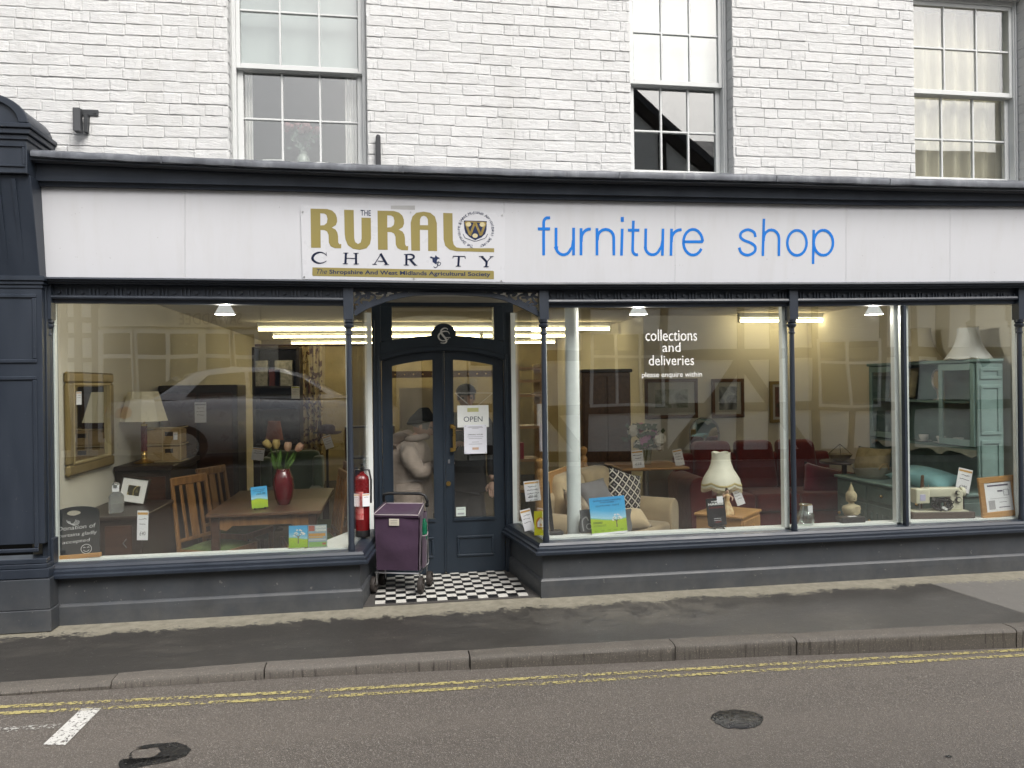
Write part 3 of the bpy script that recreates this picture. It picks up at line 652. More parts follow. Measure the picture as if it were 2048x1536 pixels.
# fascia board, its top leaning out a little
FY0, FY1 = -.03, -.09
def FP(px, py, o=0.0):
    Y = -.06
    for _ in range(6): p = P(px, py, Y); Y = FY0+(FY1-FY0)*(p.z-2.43)/.62-o
    return P(px, py, Y)
def fascia():
    b = MB(); pxs = [66, 370, 700, 1008, 1350, 1692, 1900, 2160]
    for a, c in zip(pxs, pxs[1:]):
        g = .22
        q = [FP(a+g, fbot(a)+1), FP(c-g, fbot(c)+1), FP(c-g, ftop(c)-2), FP(a+g, ftop(a)-2)]
        b.hexa([q[0], q[1], q[1]+Vector((0, .012, 0)), q[0]+Vector((0, .012, 0)), q[3], q[2], q[2]+Vector((0, .012, 0)), q[3]+Vector((0, .012, 0))])
    return b.build('fascia_board', fascia_white, sf)
fas = fascia()
b = MB(); q = [FP(60, fbot(60)+2, -.02), FP(2160, fbot(2160)+2, -.02), FP(2160, ftop(2160)-3, -.02), FP(60, ftop(60)-3, -.02)]
b.hexa([q[0], q[1], q[1]+Vector((0, .03, 0)), q[0]+Vector((0, .03, 0)), q[3], q[2], q[2]+Vector((0, .03, 0)), q[3]+Vector((0, .03, 0))]); b.build('fascia_backing', fascia_white, sf)
band('lower_cornice', navy, [(off(fbot, .5), -.05), (off(fbot, 1), -.125), (off(fbot, 4), -.128), (off(fbot, 5), -.112), (off(fbot, 9), -.108), (off(fbot, 10.5), -.088), (off(fbot, 14), -.085), (off(fbot, 15), -.035)], .10, x0=86)
zfr = off(gtop, -31); zfr2 = off(gtop, -14)
for xa_, xb_ in ((95, 696), (1094, 2160)): band('frieze', navy, [(off(fbot, 14.2), -.020), (zfr2, -.020)], .05, x0=xa_, x1=xb_)
for xa_, xb_ in ((100, 697), (1093, 2160)): band('head_rail', navy, [(off(gtop, -14.5), -.05), (off(gtop, -11), -.056), (off(gtop, -8), -.05), (off(gtop, -7), -.03), (off(gtop, .5), -.022)], .045, x0=xa_, x1=xb_)
# the frieze's grooved blocks and studs
b = MB(); x = XL+.06; k = 0
while x < XR+.5:
    skip = -.36 < x < 1.2
    if not skip:
        zc = zz(1000, 0, 0)*0+2.325+(.008 if x > 3 else 0)
        if k % 2 == 0: b.cyl((x, -.034, zc), (x, -.0195, zc), .011, n=8)
        else:
            for d in (-.026, 0, .026): b.box((x+d-.006, -.032, zc-.027), (x+d+.006, -.0195, zc+.024))
    x += .076; k += 1
o = b.build('frieze_ornament', navy, sf); o['kind'] = 'stuff'
# --- riser, plinth, sill: section swept round the recess
def sweep(path, prof):
    b = MB(); n = len(path); m = len(prof); vs = []
    for i, p in enumerate(path):
        p = Vector(p); ns = []
        for a, c in ((i-1, i), (i, i+1)):
            if 0 <= a and c < n: d = (Vector(path[c])-Vector(path[a])).normalized(); ns.append(Vector((d.y, -d.x)))
        nn = ns[0] if len(ns) == 1 else (ns[0]+ns[1])/(1+ns[0].dot(ns[1]))
        for o_, z in prof: q = p+nn*o_; vs.append((q.x, q.y, z))
    b.add(vs, [(i*m+k, (i+1)*m+k, (i+1)*m+k+1, i*m+k+1) for i in range(n-1) for k in range(m-1)]+[tuple(range(m))[::-1], tuple(range((n-1)*m, n*m))]); return b
LP = [(-2.42, -.03), (-.245, -.03), (-.135, .83)]; RP = [(1.005, .83), (1.125, -.03), (6.2, -.03)]
for pth in (LP, RP):
    sweep(pth, [(-.05, .0), (.0, .0), (.0, .36), (-.05, .36)]).build('riser', navy_riser, sf)
    sweep(pth, [(.0005, -.03), (.020, -.03), (.022, .10), (.020, .138), (.012, .149), (.006, .155), (.0005, .157)]).build('plinth', navy_riser, sf)
    sweep(pth, [(-.05, .3605), (-.05, .342), (.062, .342), (.070, .348), (.072, .366), (.060, .370), (.055, .374), (.056, .392), (.044, .396), (.036, .403), (.036, .412), (.026, .430), (-.02, .438), (-.06, .438), (-.06, .3605)]).build('sill', navy, sf)
# --- slender turned columns
def column(x, y, ztop, half=False, name='column'):
    b = MB(); b.box((x-.036, y-.04, zz(1088, 640)), (x+.036, y+.036, ztop)); z1 = zz(1088, 640); z0 = .436
    r = .0215
    prof = [(r*1.15, z0), (r*1.2, z0+.03), (r, z0+.05), (r*.93, z0+.9), (r*.88, z1-.115), (r*1.2, z1-.11), (r*1.2, z1-.10), (r*.95, z1-.095), (r*1.0, z1-.065), (r*1.35, z1-.06), (r*1.7, z1-.045), (r*1.7, z1-.035), (r*1.2, z1-.028), (r*1.7, z1-.018), (r*1.75, z1)]
    b.lathe(prof, (x, y, 0), n=16); return b.build(name, navy, sf, smooth=True)
XP = {k: P(k, 860, -.02).x for k in (99, 700.5, 1089.5, 1586, 1809, 2041)}
for k in (99, 700.5, 1089.5, 1586, 2041): column(XP[k], -.02, 2.40)
b = MB(); b.box((XP[1809]-.0135, -.045, .436), (XP[1809]+.0135, .0, 2.25)); b.build('mullion', navy, sf, bevel=.003)
# bottom block of the first column
b = MB(); b.box((XP[99]-.04, -.06, .40), (XP[99]+.03, .03, .62)); b.build('column_base', navy, sf, bevel=.006)
# --- white inner frames and panes
def strip(name, p, q, w, d, mat=white_frame, z0=.437, z1=2.255):
    p = Vector(p); q = Vector(q); b = MB(); u = (q-p).normalized(); n = Vector((u.y, -u.x))
    return b
def vbar(x0, x1, y0, y1, mat=white_frame, z0=.43, z1=2.262):
    b = MB(); b.box((x0, y0, z0), (x1, y1, z1)); return b.build('inner_frame', mat, sf, bevel=.002)
gz0, gz1 = .436, 2.262
def pane(p, q):
    p = Vector(p); q = Vector(q); u = (q-p).normalized(); n = Vector((-u.y, u.x))*.006; b = MB()
    b.hexa([(p.x, p.y, gz0), (q.x, q.y, gz0), (q.x+n.x, q.y+n.y, gz0), (p.x+n.x, p.y+n.y, gz0), (p.x, p.y, gz1), (q.x, q.y, gz1), (q.x+n.x, q.y+n.y, gz1), (p.x+n.x, p.y+n.y, gz1)])
    return b.build('pane', glass, sf)
FLc, FRc = (XP[700.5], .012), (XP[1089.5], .012); RLc, RRc = (-.185, .80), (1.055, .80)
pane((XL-.04, .012), (FLc[0]-.004, .012)); pane((FRc[0]+.004, .012), (XP[1586]-.004, .012)); pane((XP[1586]+.004, .0135), (XP[1809]-.002, .0135)); pane((XP[1809]+.002, .012), (XR+.06, .012))
pane((FLc[0]+.012, .02), RLc); pane(RRc, (FRc[0]-.012, .02))
vbar(XP[1586]-.062, XP[1586]-.016, .02, .075); vbar(XP[1809]-.055, XP[1809]-.014, .02, .07); vbar(XP[1809]+.014, XP[1809]+.075, .02, .07)
vbar(FLc[0]-.03, FLc[0]-.012, .02, .06); vbar(FRc[0]+.012, FRc[0]+.032, .02, .06); vbar(XL-.02, XL+.012, .02, .06); vbar(XR-.03, XR, .02, .06)
vbar(RLc[0]-.012, RLc[0]+.026, .78, .83); vbar(RRc[0]-.026, RRc[0]+.012, .78, .83)
b = MB(); b.box((XL-.05, .02, .425), (XP[700.5]-.35, .10, .452)); b.build('inner_sill', white_frame, sf)
b = MB(); b.prism([(XP[700.5]-.349, .02), (XP[700.5]-.006, .02), (-.19, .78), (-.30, .78)], (0, 0, .425), (1, 0, 0), (0, 1, 0), (0, 0, .0265)); b.build('window_board', white_frame, sf)
b = MB(); b.box((FRc[0]+.006, .02, .425), (XR+.05, .14, .452)); b.build('inner_sill', white_frame, sf)
b = MB(); b.prism([(FRc[0]-.014, .03), (FRc[0]+.004, .02), (FRc[0]+.004, .14), (1.15, .78), (1.07, .78)], (0, 0, .425), (1, 0, 0), (0, 1, 0), (0, 0, .0265)); b.build('window_board', white_frame, sf)
# --- left pilaster, plinth block and console
PXR = P(86.5, 850, -.13).x; PXL = PXR-.50; yp = -.13
b = MB(); b.box((PXL, yp, .60), (PXR, .1, zz(40, 556, yp))); b.box((PXR, -.085, .40), (XL+.0, .1, 2.40)); pil = b.build('pilaster', navy, sf, bevel=.003)
def panel(px0, px1, y0, y1):
    a = P(px0, y1, yp); c = P(px1, y0, yp); b = MB(); x0, x1, z0, z1 = a.x, c.x, a.z, c.z; xm = PXL+PXR
    x0 = xm-x1
    for (p0, p1) in (((x0, z0), (x1, z0+.028)), ((x0, z1-.028), (x1, z1)), ((x0, z0+.028), (x0+.028, z1-.028)), ((x1-.028, z0+.028), (x1, z1-.028))):
        b.box((p0[0], yp-.012, p0[1]), (p1[0], yp+.002, p1[1]))
    b.build('panel_moulding', navy, pil, bevel=.006)
panel(0, 73, 588, 727); panel(0, 74, 752, 1107)
zcap = zz(40, 552, yp)
for z0, z1, o_ in ((zcap-.035, zcap+.0, .03), (zcap-.06, zcap-.035, .018), (zcap-.085, zcap-.06, .008)):
    b = MB(); b.box((PXL-o_, yp-o_, z0+.001), (PXR+o_, .1, z1)); b.build('capital_moulding', navy, pil, bevel=.004)
def zpl(y): return zz(45, y, yp)
for y0, y1, o_ in ((1118, 1128, .012), (1128, 1137, .022), (1137, 1156, .035), (1157, 1218, .042), (1218, 1262, .055)):
    b = MB(); b.box((PXL-o_, yp-o_, zpl(y1)), (PXR+o_, .02, zpl(y0)-.001)); b.build('plinth_block', navy_riser if y0 > 1150 else navy, pil, bevel=.004)
# console: leans out to the top, capped by moulding and a half-round pediment
b = MB(); zt_ = zz(20, 345, -.30); xa = PXL+.02; xb = PXR-.01
b.hexa([(xa, yp, zcap+.001), (xb, yp, zcap+.001), (xb, .08, zcap+.001), (xa, .08, zcap+.001), (xa, -.25, zt_), (xb, -.25, zt_), (xb, .08, zt_), (xa, .08, zt_)])
con = b.build('console', navy, sf, bevel=.004)
for d in (.10, .20, .30):
    b = MB(); b.hexa([(xb-d-.012, yp-.004, zcap+.03), (xb-d+.012, yp-.004, zcap+.03), (xb-d+.012, yp+.02, zcap+.03), (xb-d-.012, yp+.02, zcap+.03), (xb-d-.012, -.262, zt_-.03), (xb-d+.012, -.262, zt_-.03), (xb-d+.012, -.2, zt_-.03), (xb-d-.012, -.2, zt_-.03)]); b.build('flute', navy, con)
z2 = zz(20, 268, -.30)
b = MB(); b.box((PXL, -.285, zt_+.001), (PXR-.015, .08, z2)); b.build('console_block', navy, con, bevel=.004)
a = P(0, 330, -.285); c = P(50, 293, -.285); b = MB(); xm = PXL+PXR-.015
for q0, q1 in (((xm-c.x, a.z-.01), (c.x, a.z+.005)), ((xm-c.x, c.z-.005), (c.x, c.z+.01)), ((c.x-.015, a.z+.005), (c.x, c.z-.005))): b.box((q0[0], -.296, q0[1]), (q1[0], -.284, q1[1]))
b.build('block_moulding', navy, con, bevel=.003)
for y0, y1, o_ in ((268, 278, .012), (257, 267.6, .03), (247, 256.6, .045)):
    b = MB(); b.box((PXL-o_, -.285-o_, zz(20, y1, -.30)), (PXR-.015+o_, .08, zz(20, y0, -.30))); b.build('console_cornice', navy, con, bevel=.004)
zb_ = zz(20, 246.5, -.30); rr = .285; cx = PXL+.215
def arc(r, n=20): return [(r*math.cos(math.pi*i/n), r*.66*math.sin(math.pi*i/n)) for i in range(n+1)]
b = MB(); b.prism(arc(rr), (cx, -.30, zb_), (1, 0, 0), (0, 0, 1), (0, .379, 0)); b.build('pediment', navy, con, smooth=True)
b = MB(); o1, i1 = arc(rr+.012), arc(rr-.05)
b.prism(o1+i1[::-1], (cx, -.325, zb_), (1, 0, 0), (0, 0, 1), (0, .024, 0)); b.build('pediment_moulding', navy, con, bevel=.005)
# --- recess: soffit, header, fretwork arch
soff = M('soffit_cream', (.42, .40, .34), .7)
b = MB(); b.box((-.33, .06, 2.352), (1.2, .84, 2.375)); b.build('soffit', soff, sf)
YD = .83
def D(px, py, o=0.0): return P(px, py, YD-o)
dx0, dx1 = D(747, 900).x, D(1029, 900).x
zfl0, zfl1 = D(890, 672).z, D(890, 614).z; fx0, fx1 = D(784, 640).x, D(986.5, 640).x
lx0, lxm, lxm2, lx1 = D(764.5, 900).x, D(888, 900).x, D(891, 900).x, D(1009, 900).x
ztopE, ztopM = D(890, 720).z, D(890, 701.5).z
def arch_z(x, zE, zM): u = (x-(lx0+lx1)/2)/((lx1-lx0)/2); return zM-(zM-zE)*u*u
b = MB()
b.box((dx0, YD-.03, .0), (lx0, YD+.09, 2.351)); b.box((lx1, YD-.03, .0), (dx1, YD+.09, 2.351))
for x, sg in ((lx0, -1), (lx1, 1)): b.box((x+sg*.012, YD-.045, .03), (x+sg*.03, YD-.03, ztopE+.04)); b.box((x+sg*.05, YD-.04, .03), (x+sg*.065, YD-.03, 2.2))
b.box((lx0, YD-.03, zfl1), (lx1, YD+.09, 2.351)); b.box((lx0, YD-.03, zfl0-.045), (fx0, YD+.09, zfl1)); b.box((fx1, YD-.03, zfl0-.045), (lx1, YD+.09, zfl1))
fr = b.build('door_frame', navy_door_shaded, sf, bevel=.003)
# curved transom over the doors with round crest
n = 24; tr = []
for i in range(n+1): x = lx0+(lx1-lx0)*i/n; tr.append((x, arch_z(x, ztopE-.004, ztopM-.004)))
cxm = D(887, 665).x; rc = .105; zc0 = D(887, 672).z+.008; top = []
def crown(x): return arch_z(x, zfl0-.052, zfl0+.004)
for i in range(n+1):
    x = lx1-(lx1-lx0)*i/n
    if abs(x-cxm) > rc: top.append((x, crown(x)))
    elif not any(q[0] == 'c' for q in top): top.append(('c', 0))
tt = []
for q in top:
    if q[0] == 'c': tt += [(cxm+rc*math.cos(a), crown(cxm)+rc*.98*math.sin(a)) for a in [math.pi*j/16 for j in range(17)]]
    else: tt.append(q)
b = MB(); b.prism(tr+tt, (0, YD-.034, 0), (1, 0, 0), (0, 0, 1), (0, .07, 0)); trn = b.build('transom', navy_door_shaded, sf)
b = MB(); pts = [(p[0], p[1]+.02) for p in tr]; b.stroke(pts, .022, (0, YD-.034, 0), (1, 0, 0), (0, 0, 1), (0, -.014, 0)); pts = [(p[0], p[1]+.052) for p in tr]; b.stroke(pts, .012, (0, YD-.034, 0), (1, 0, 0), (0, 0, 1), (0, -.008, 0)); b.build('transom_moulding', navy_door_shaded, trn)
b = MB(); b.box((fx0, YD, zfl0-.05), (fx1, YD+.006, zfl1)); b.build('fanlight_pane', glass, sf)
# monogram on the crest: interlaced S and G
def mono(pxpts, wd):
    q = [D(x, y, .036) for x, y in pxpts]; return [(p.x, p.z) for p in q], wd
silver = M('monogram_silver', (.80, .80, .78), .45)
def sm(pts, n=5):                                         # Catmull-Rom through points
    out = []; m = len(pts)
    for i in range(m-1):
        p0, p1, p2, p3 = pts[max(i-1, 0)], pts[i], pts[i+1], pts[min(i+2, m-1)]
        for k in range(n):
            t = k/n; out.append(tuple(.5*((2*p1[c])+(-p0[c]+p2[c])*t+(2*p0[c]-5*p1[c]+4*p2[c]-p3[c])*t*t+(-p0[c]+3*p1[c]-3*p2[c]+p3[c])*t**3) for c in range(2)))
    return out+[pts[-1]]
b = MB()
S = [(895, 660), (894, 657), (888, 656.5), (883, 660), (882, 665), (886, 671), (891, 677), (893, 682), (891, 685.5), (886, 686.2), (881, 685.6)]
Gm = [(899, 668), (896, 663.5), (889, 662.5), (882, 665), (877, 671), (878, 677), (883, 681), (891, 681), (898, 677)]
q, _ = mono(sm(S), 1); b.stroke(q, [.005+.012*math.sin(math.pi*i/(len(q)-1))**1.5 for i in range(len(q))], (0, YD-.036, 0), (1, 0, 0), (0, 0, 1), (0, -.004, 0))
q, _ = mono(sm(Gm), 1); b.stroke(q, [.005+.009*math.sin(math.pi*i/(len(q)-1))**1.5 for i in range(len(q))], (0, YD-.0355, 0), (1, 0, 0), (0, 0, 1), (0, -.004, 0))
q, _ = mono([(892, 675), (901, 675)], 1); b.stroke(q, .006, (0, YD-.037, 0), (1, 0, 0), (0, 0, 1), (0, -.004, 0))
b.build('monogram', silver, trn)
# doors
def door(x0, x1, g0, g1, name_label):
    y0, y1 = YD+.005, YD+.035; zb = .022; gb = D(890, 1037).z; b = MB()
    zE = lambda x: arch_z(x, ztopE, ztopM)
    gt = lambda x: arch_z(x, D(890, 737).z, D(890, 719).z)
    n = 10
    b.hexa([(x0, y0, zb), (g0, y0, zb), (g0, y1, zb), (x0, y1, zb), (x0, y0, zE(x0)), (g0, y0, zE(g0)), (g0, y1, zE(g0)), (x0, y1, zE(x0))])
    b.hexa([(g1, y0, zb), (x1, y0, zb), (x1, y1, zb), (g1, y1, zb), (g1, y0, zE(g1)), (x1, y0, zE(x1)), (x1, y1, zE(x1)), (g1, y1, zE(g1))])
    b.box((g0, y0, zb), (g1, y1, gb))
    xs_ = [g0+(g1-g0)*i/n for i in range(n+1)]
    b.prism([(x, gt(x)) for x in xs_]+[(x, zE(x)) for x in xs_[::-1]], (0, y0, 0), (1, 0, 0), (0, 0, 1), (0, y1-y0, 0))
    d = b.build('door', navy_door_shaded, sf); d['label'] = name_label
    b = MB(); b.box((g0-.004, y0+.02, gb-.004), (g1+.004, y0+.026, max(gt(g0), gt(g1)))); b.build('pane', glass, d)
    b = MB(); b.box((g0-.006, y0-.014, gb-.022), (g1+.006, y0, gb+.002)); b.stroke([(g0, gb), (g0, gt(g0))], .01, (0, y0, 0), (1, 0, 0), (0, 0, 1), (0, -.008, 0)); b.stroke([(g1, gb), (g1, gt(g1))], .01, (0, y0, 0), (1, 0, 0), (0, 0, 1), (0, -.008, 0)); b.build('glazing_bead', navy_door_shaded, d)
    p0, p1 = g0+.02, g1-.01; pz0, pz1 = D(890, 1115).z, D(890, 1073).z; b = MB()
    for q0, q1 in (((p0, pz0), (p1, pz0+.022)), ((p0, pz1-.022), (p1, pz1)), ((p0, pz0+.022), (p0+.022, pz1-.022)), ((p1-.022, pz0+.022), (p1, pz1-.022))): b.box((q0[0], y0-.014, q0[1]), (q1[0], y0+.002, q1[1]))
    b.build('panel_moulding', navy_door_shaded, d, bevel=.005); return d
dl = door(lx0+.003, lxm, D(785, 900).x, D(868, 900).x, 'left door leaf'); dr = door(lxm2, lx1-.003, D(907, 900).x, D(988, 900).x, 'right door leaf with brass pull handle')
b = MB(); b.box((lxm-.006, YD-.006, .04), (lxm+.010, YD+.005, ztopM-.005)); b.build('meeting_bead', navy_door_shaded, dr, bevel=.002)
h0, h1 = D(909, 902, .05), D(909, 852, .05); b = MB(); b.box((h0.x-.012, YD-.05, h0.z), (h0.x+.012, YD-.036, h1.z))
for z in (h0.z+.006, h1.z-.006): b.box((h0.x-.03, YD-.048, z-.012), (h0.x-.006, YD+.008, z+.012)); b.box((h0.x-.034, YD-.006, z-.018), (h0.x+.002, YD+.004, z+.018))
b.build('pull_handle', brass, dr, bevel=.004)
p = D(897, 967); b = MB(); b.cyl((p.x, YD+.006, p.z), (p.x, YD-.012, p.z), .02, n=16); b.build('door_knob', brass, dr, smooth=True)
p = D(898, 923); b = MB(); b.box((p.x-.008, YD-.004, p.z-.016), (p.x+.008, YD+.006, p.z+.016)); b.build('keyhole', M('keyhole_steel', (.3, .3, .31), .4, .8), dr)
# fretwork brackets and arch between the two columns
fz = P(890, 583, -.01).z
arch = sm([(709, 634), (730, 621), (760, 609), (790, 600), (830, 593), (890, 591), (960, 594), (1000, 600), (1030, 611), (1060, 625), (1081, 637)], 4)
aw = [(P(x, y-5, -.01).x, P(x, y-5, -.01).z) for x, y in arch]
b = MB(); b.stroke(aw, .030, (0, -.03, 0), (1, 0, 0), (0, 0, 1), (0, .03, 0)); b.box((XP[700.5]+.03, -.03, fz-.006), (XP[1089.5]-.03, .0, 2.39)); b.build('door_arch', navy, sf)
random.seed(21)
for side, xa, sg in (('l', XP[700.5]+.035, 1), ('r', XP[1089.5]-.035, -1)):
    b = MB(); H = fz-P(712, 632, -.01).z
    def U(u, v): return (xa+sg*u*.42, fz-v*H)
    cur = [[(0.02, .95), (.12, .6), (.30, .45), (.38, .25), (.30, .12), (.2, .18), (.22, .32)], [(.02, .5), (.10, .35), (.12, .12), (.04, .06)], [(.2, .6), (.34, .5), (.5, .3), (.55, .12), (.47, .06), (.42, .16)], [(.5, .33), (.66, .22), (.74, .08), (.66, .03)], [(.02, .8), (.1, .75), (.18, .52)], [(.62, .2), (.8, .12), (.95, .02)]]
    for k, c_ in enumerate(cur): b.stroke([U(*q) for q in sm(c_, 4)], .017, (0, -.022-.0008*k, 0), (1, 0, 0), (0, 0, 1), (0, .014, 0))
    for u, v in ((.06, .2), (.16, .22), (.26, .24), (.1, .5), (.2, .44), (.44, .12), (.36, .38), (.07, .66), (.56, .05), (.24, .06)):
        q = U(u, v); a0 = random.uniform(0, 6.3); b.prism([(q[0]+.02*math.cos(a0+a)*(1+.4*math.cos(2*a)), q[1]+.013*math.sin(a0+a)*(1+.4*math.cos(2*a))) for a in [j*math.pi/5 for j in range(10)]], (0, -.020-random.uniform(0, .004), 0), (1, 0, 0), (0, 0, 1), (0, .012, 0))
    b.build('fretwork_bracket', navy, sf)
# threshold + chequer tiles
tile_w = M('tile_white', (.66, .65, .60), .35, var=.12, vscale=9); tile_b = M('tile_black', (.010, .010, .011), .35, var=.3, vscale=9); grout = M('tile_grout', (.07, .065, .06), .8)
fl = MB(); fl.prism([(-.235, -.02), (1.115, -.02), (.995, .84), (-.125, .84)], (0, 0, .008), (1, 0, 0), (0, 1, 0), (0, 0, .010)); lob = struct(fl.build('doorway_floor', grout))
ts = .0775; tmesh = {}
for key, m in (('w', tile_w), ('b', tile_b)):
    q = MB(); q.box((-ts/2+.0012, -ts/2+.0012, 0), (ts/2-.0012, ts/2-.0012, .006)); me = q.mesh('tile', bevel=.001); me.materials.append(m); tmesh[key] = me
random.seed(8); rowi = 0; y = .02
while y < .80:
    xl_ = -.215+.128*(y+.02); xr_ = 1.095-.138*(y+.02); k0 = math.ceil((xl_+ts/2-.44)/ts)
    k = k0
    while .44+k*ts+ts/2 < xr_:
        o = bpy.data.objects.new('tile', tmesh['w' if (k+rowi) % 2 else 'b']); C.objects.link(o); o.parent = lob; o.location = (.44+k*ts, y+ts/2, .0172+random.uniform(0, .0008)); k += 1
    y += ts; rowi += 1
# --- lettering on the fascia: thin monoline letters, drawn in the photograph's pixels
b0 = (1040, 400, 2048/660)
def CQ(x, y): return (b0[0]+x/b0[2], b0[1]+y/b0[2])
def arcp(cx, cy, rx, ry, a0, a1, n=10): return [(cx+rx*math.cos(R(a0+(a1-a0)*i/n)), cy-ry*math.sin(R(a0+(a1-a0)*i/n))) for i in range(n+1)]
LET = [
 ('f', [[(147, 343), (147, 150)]+arcp(172, 140, 25, 30, 180, 80, 5)+[(187, 110)], [(111, 179), (187, 179)]]),
 ('u', [[(224, 172), (224, 290)]+arcp(270, 290, 46, 50, 180, 340, 8)+[(326, 290), (331, 250)], [(333, 172), (333, 343)]]),
 ('r', [[(379, 175), (379, 343)], [(381, 260)]+arcp(435, 240, 54, 60, 180, 85, 6)]),
 ('n', [[(478, 175), (478, 343)], [(481, 250)]+arcp(532, 232, 50, 50, 180, 0, 8)+[(583, 343)]]),
 ('i', [[(635, 178), (630, 345)], [(635, 105), (635, 135)]]),
 ('t', [[(704, 128), (699, 300)]+arcp(724, 310, 25, 30, 190, 290, 5), [(670, 187), (741, 187)]]),
 ('u', [[(781, 177), (779, 290)]+arcp(823, 292, 45, 48, 180, 340, 8)+[(878, 290), (886, 250)], [(888, 178), (884, 345)]]),
 ('r', [[(941, 178), (937, 345)], [(941, 262)]+arcp(998, 244, 57, 60, 180, 85, 6)]),
 ('e', [[(1016, 259), (1133, 259)]+arcp(1074, 262, 60, 80, 5, 330, 18)]),
 ('s', [sm([(1461, 230), (1452, 200), (1415, 184), (1376, 200), (1368, 228), (1390, 250), (1432, 266), (1460, 290), (1455, 322), (1415, 342), (1375, 328), (1360, 295)], 3)]),
 ('h', [[(1514, 116), (1507, 347)], [(1512, 255)]+arcp(1560, 240, 48, 55, 180, 0, 8)+[(1607, 347)]]),
 ('o', [arcp(1719, 266, 60, 78, 90, 450, 24)]),
 ('p', [[(1823, 185), (1819, 397)], arcp(1883, 265, 60, 78, 90, 450, 24)]),
]
for ch, sts in LET:
    b = MB()
    for k, st in enumerate(sts):
        q = [CQ(x, y) for x, y in st]; o_ = FP(q[0][0], q[0][1], 0)
        w3 = [FP(x, y, .0012+.0007*k) for x, y in q]; nx = Vector((0, FY0-FY1, -.62)).normalized()
        m = len(w3); wd = .0215
        if ch == 'i' and k == 1: wd = .024
        b.stroke([(p.x, p.z) for p in w3], wd, (0, 0, 0), (1, 0, 0), (0, 0, 1), (0, -.0006, 0))
        # follow the lean of the board
        n_ = len(b.v)-4*m
        for i in range(4*m):
            v = b.v[n_+i]; y_ = FY0+(FY1-FY0)*(v[2]-2.43)/.62-.0012-.0007*k-(.0006 if i >= 2*m else 0); b.v[n_+i] = (v[0], y_, v[2])
    o = b.build('letter', blue_vinyl, fas); o['label'] = 'blue letter '+ch
# --- white vinyl lettering on the right-hand pane
for body, px0, px1, py0, py1 in (('collections', 1291, 1394, 659, 682), ('and', 1325, 1361, 685, 704), ('deliveries', 1298, 1388, 710, 731), ('please enquire within', 1284, 1404, 743, 758)):
    a = P(px0, py1, .010); c = P(px1, py0, .010); text('lettering', body, ((a.x+c.x)/2, .0105, (a.z+c.z)/2), (1, 0, 0), (0, 0, 1), c.x-a.x, c.z-a.z, white_vinyl, sf)
# ================================================================ charity sign on the fascia
def curve_fill(loops, mapf, name, mat, parent, dn=-.0008):
    """polygon with holes from 2D loops, mapped to the board"""
    cu = bpy.data.curves.new('c', 'CURVE'); cu.dimensions = '2D'; cu.fill_mode = 'FRONT'
    for lp in loops:
        s = cu.splines.new('POLY'); s.points.add(len(lp)-1); s.use_cyclic_u = True
        for i, (x, y) in enumerate(lp): s.points[i].co = (x, -y, 0, 1)
    o = bpy.data.objects.new('c', cu); C.objects.link(o); dg = bpy.context.evaluated_depsgraph_get()
    me = bpy.data.meshes.new_from_object(o.evaluated_get(dg)); bpy.data.objects.remove(o); bpy.data.curves.remove(cu)
    for v in me.vertices: v.co = mapf(v.co.x, -v.co.y)
    me.name = name; return link(name, me, mat, parent, True)
sp = FP(805, 556, .01); sg_ = thing('charity_sign', 'white charity sign with gold RURAL lettering screwed to the fascia', 'sign', sp)
k8 = 2048/460
def S8(x, y, o_=.0085): return FP(580+x/k8, 360+y/k8, o_)
b = MB(); cs = [S8(x, y, .0075) for x, y in ((112, 882), (1912, 908), (1914, 295), (92, 232))]; cb = [Vector((p.x, p.y+.005, p.z)) for p in cs]
b.hexa([cs[0], cs[1], cb[1], cb[0], cs[3], cs[2], cb[2], cb[3]]); b.build('board', sign_white, sg_, world=True)
Rr = [[(183, 255), (330, 258), (375, 272), (405, 300), (418, 335), (420, 370), (408, 402), (372, 424), (405, 440), (422, 468), (428, 500), (429, 555), (440, 572), (457, 570), (455, 608), (400, 607), (362, 590), (346, 558), (343, 488), (330, 458), (305, 446), (272, 445), (274, 604), (188, 603)], [(270, 297), (305, 299), (325, 312), (334, 345), (328, 382), (305, 402), (270, 405)]]
U_ = [[(482, 265), (567, 267), (572, 520), (580, 552), (605, 570), (630, 556), (638, 520), (636, 335), (720, 337), (722, 520), (712, 570), (680, 608), (620, 622), (560, 612), (515, 580), (494, 530), (487, 480)]]
R2 = [[(x+596, y+18) for x, y in lp] for lp in Rr]
A_ = [[(1080, 628), (1075, 380), (1090, 325), (1125, 292), (1190, 282), (1250, 292), (1290, 325), (1308, 385), (1310, 633), (1230, 631), (1229, 445), (1157, 443), (1158, 630)], [(1157, 402), (1158, 350), (1170, 326), (1192, 318), (1215, 328), (1228, 352), (1229, 403)]]
L_ = [[(1364, 293), (1447, 296), (1450, 540), (1458, 575), (1482, 600), (1520, 606), (1818, 608), (1818, 643), (1480, 634), (1420, 620), (1382, 585), (1368, 530)]]
for lp, nm in ((Rr, 'R'), (U_, 'U'), (R2, 'R'), (A_, 'A'), (L_, 'L')): curve_fill(lp, lambda x, y: S8(x, y), 'letter', gold, sg_)
curve_fill([[(200, 778), (1806, 808), (1816, 815), (1816, 884), (205, 854), (198, 848)]], lambda x, y: S8(x, y), 'gold_strip', gold, sg_)
def sign_text(body, x0, x1, y0, y1, mat, name='lettering', o_=.0092, **k):
    me = text_mesh(body, 1, 1, **k)
    for v in me.vertices:
        u, w_ = v.co.x+.5, v.co.y+.5; yb = y1[0]+(y1[1]-y1[0])*u; yt = y0[0]+(y0[1]-y0[0])*u; v.co = S8(x0+(x1-x0)*u, yb+(yt-yb)*w_, o_)
    me.name = name; return link(name, me, mat, sg_, True)
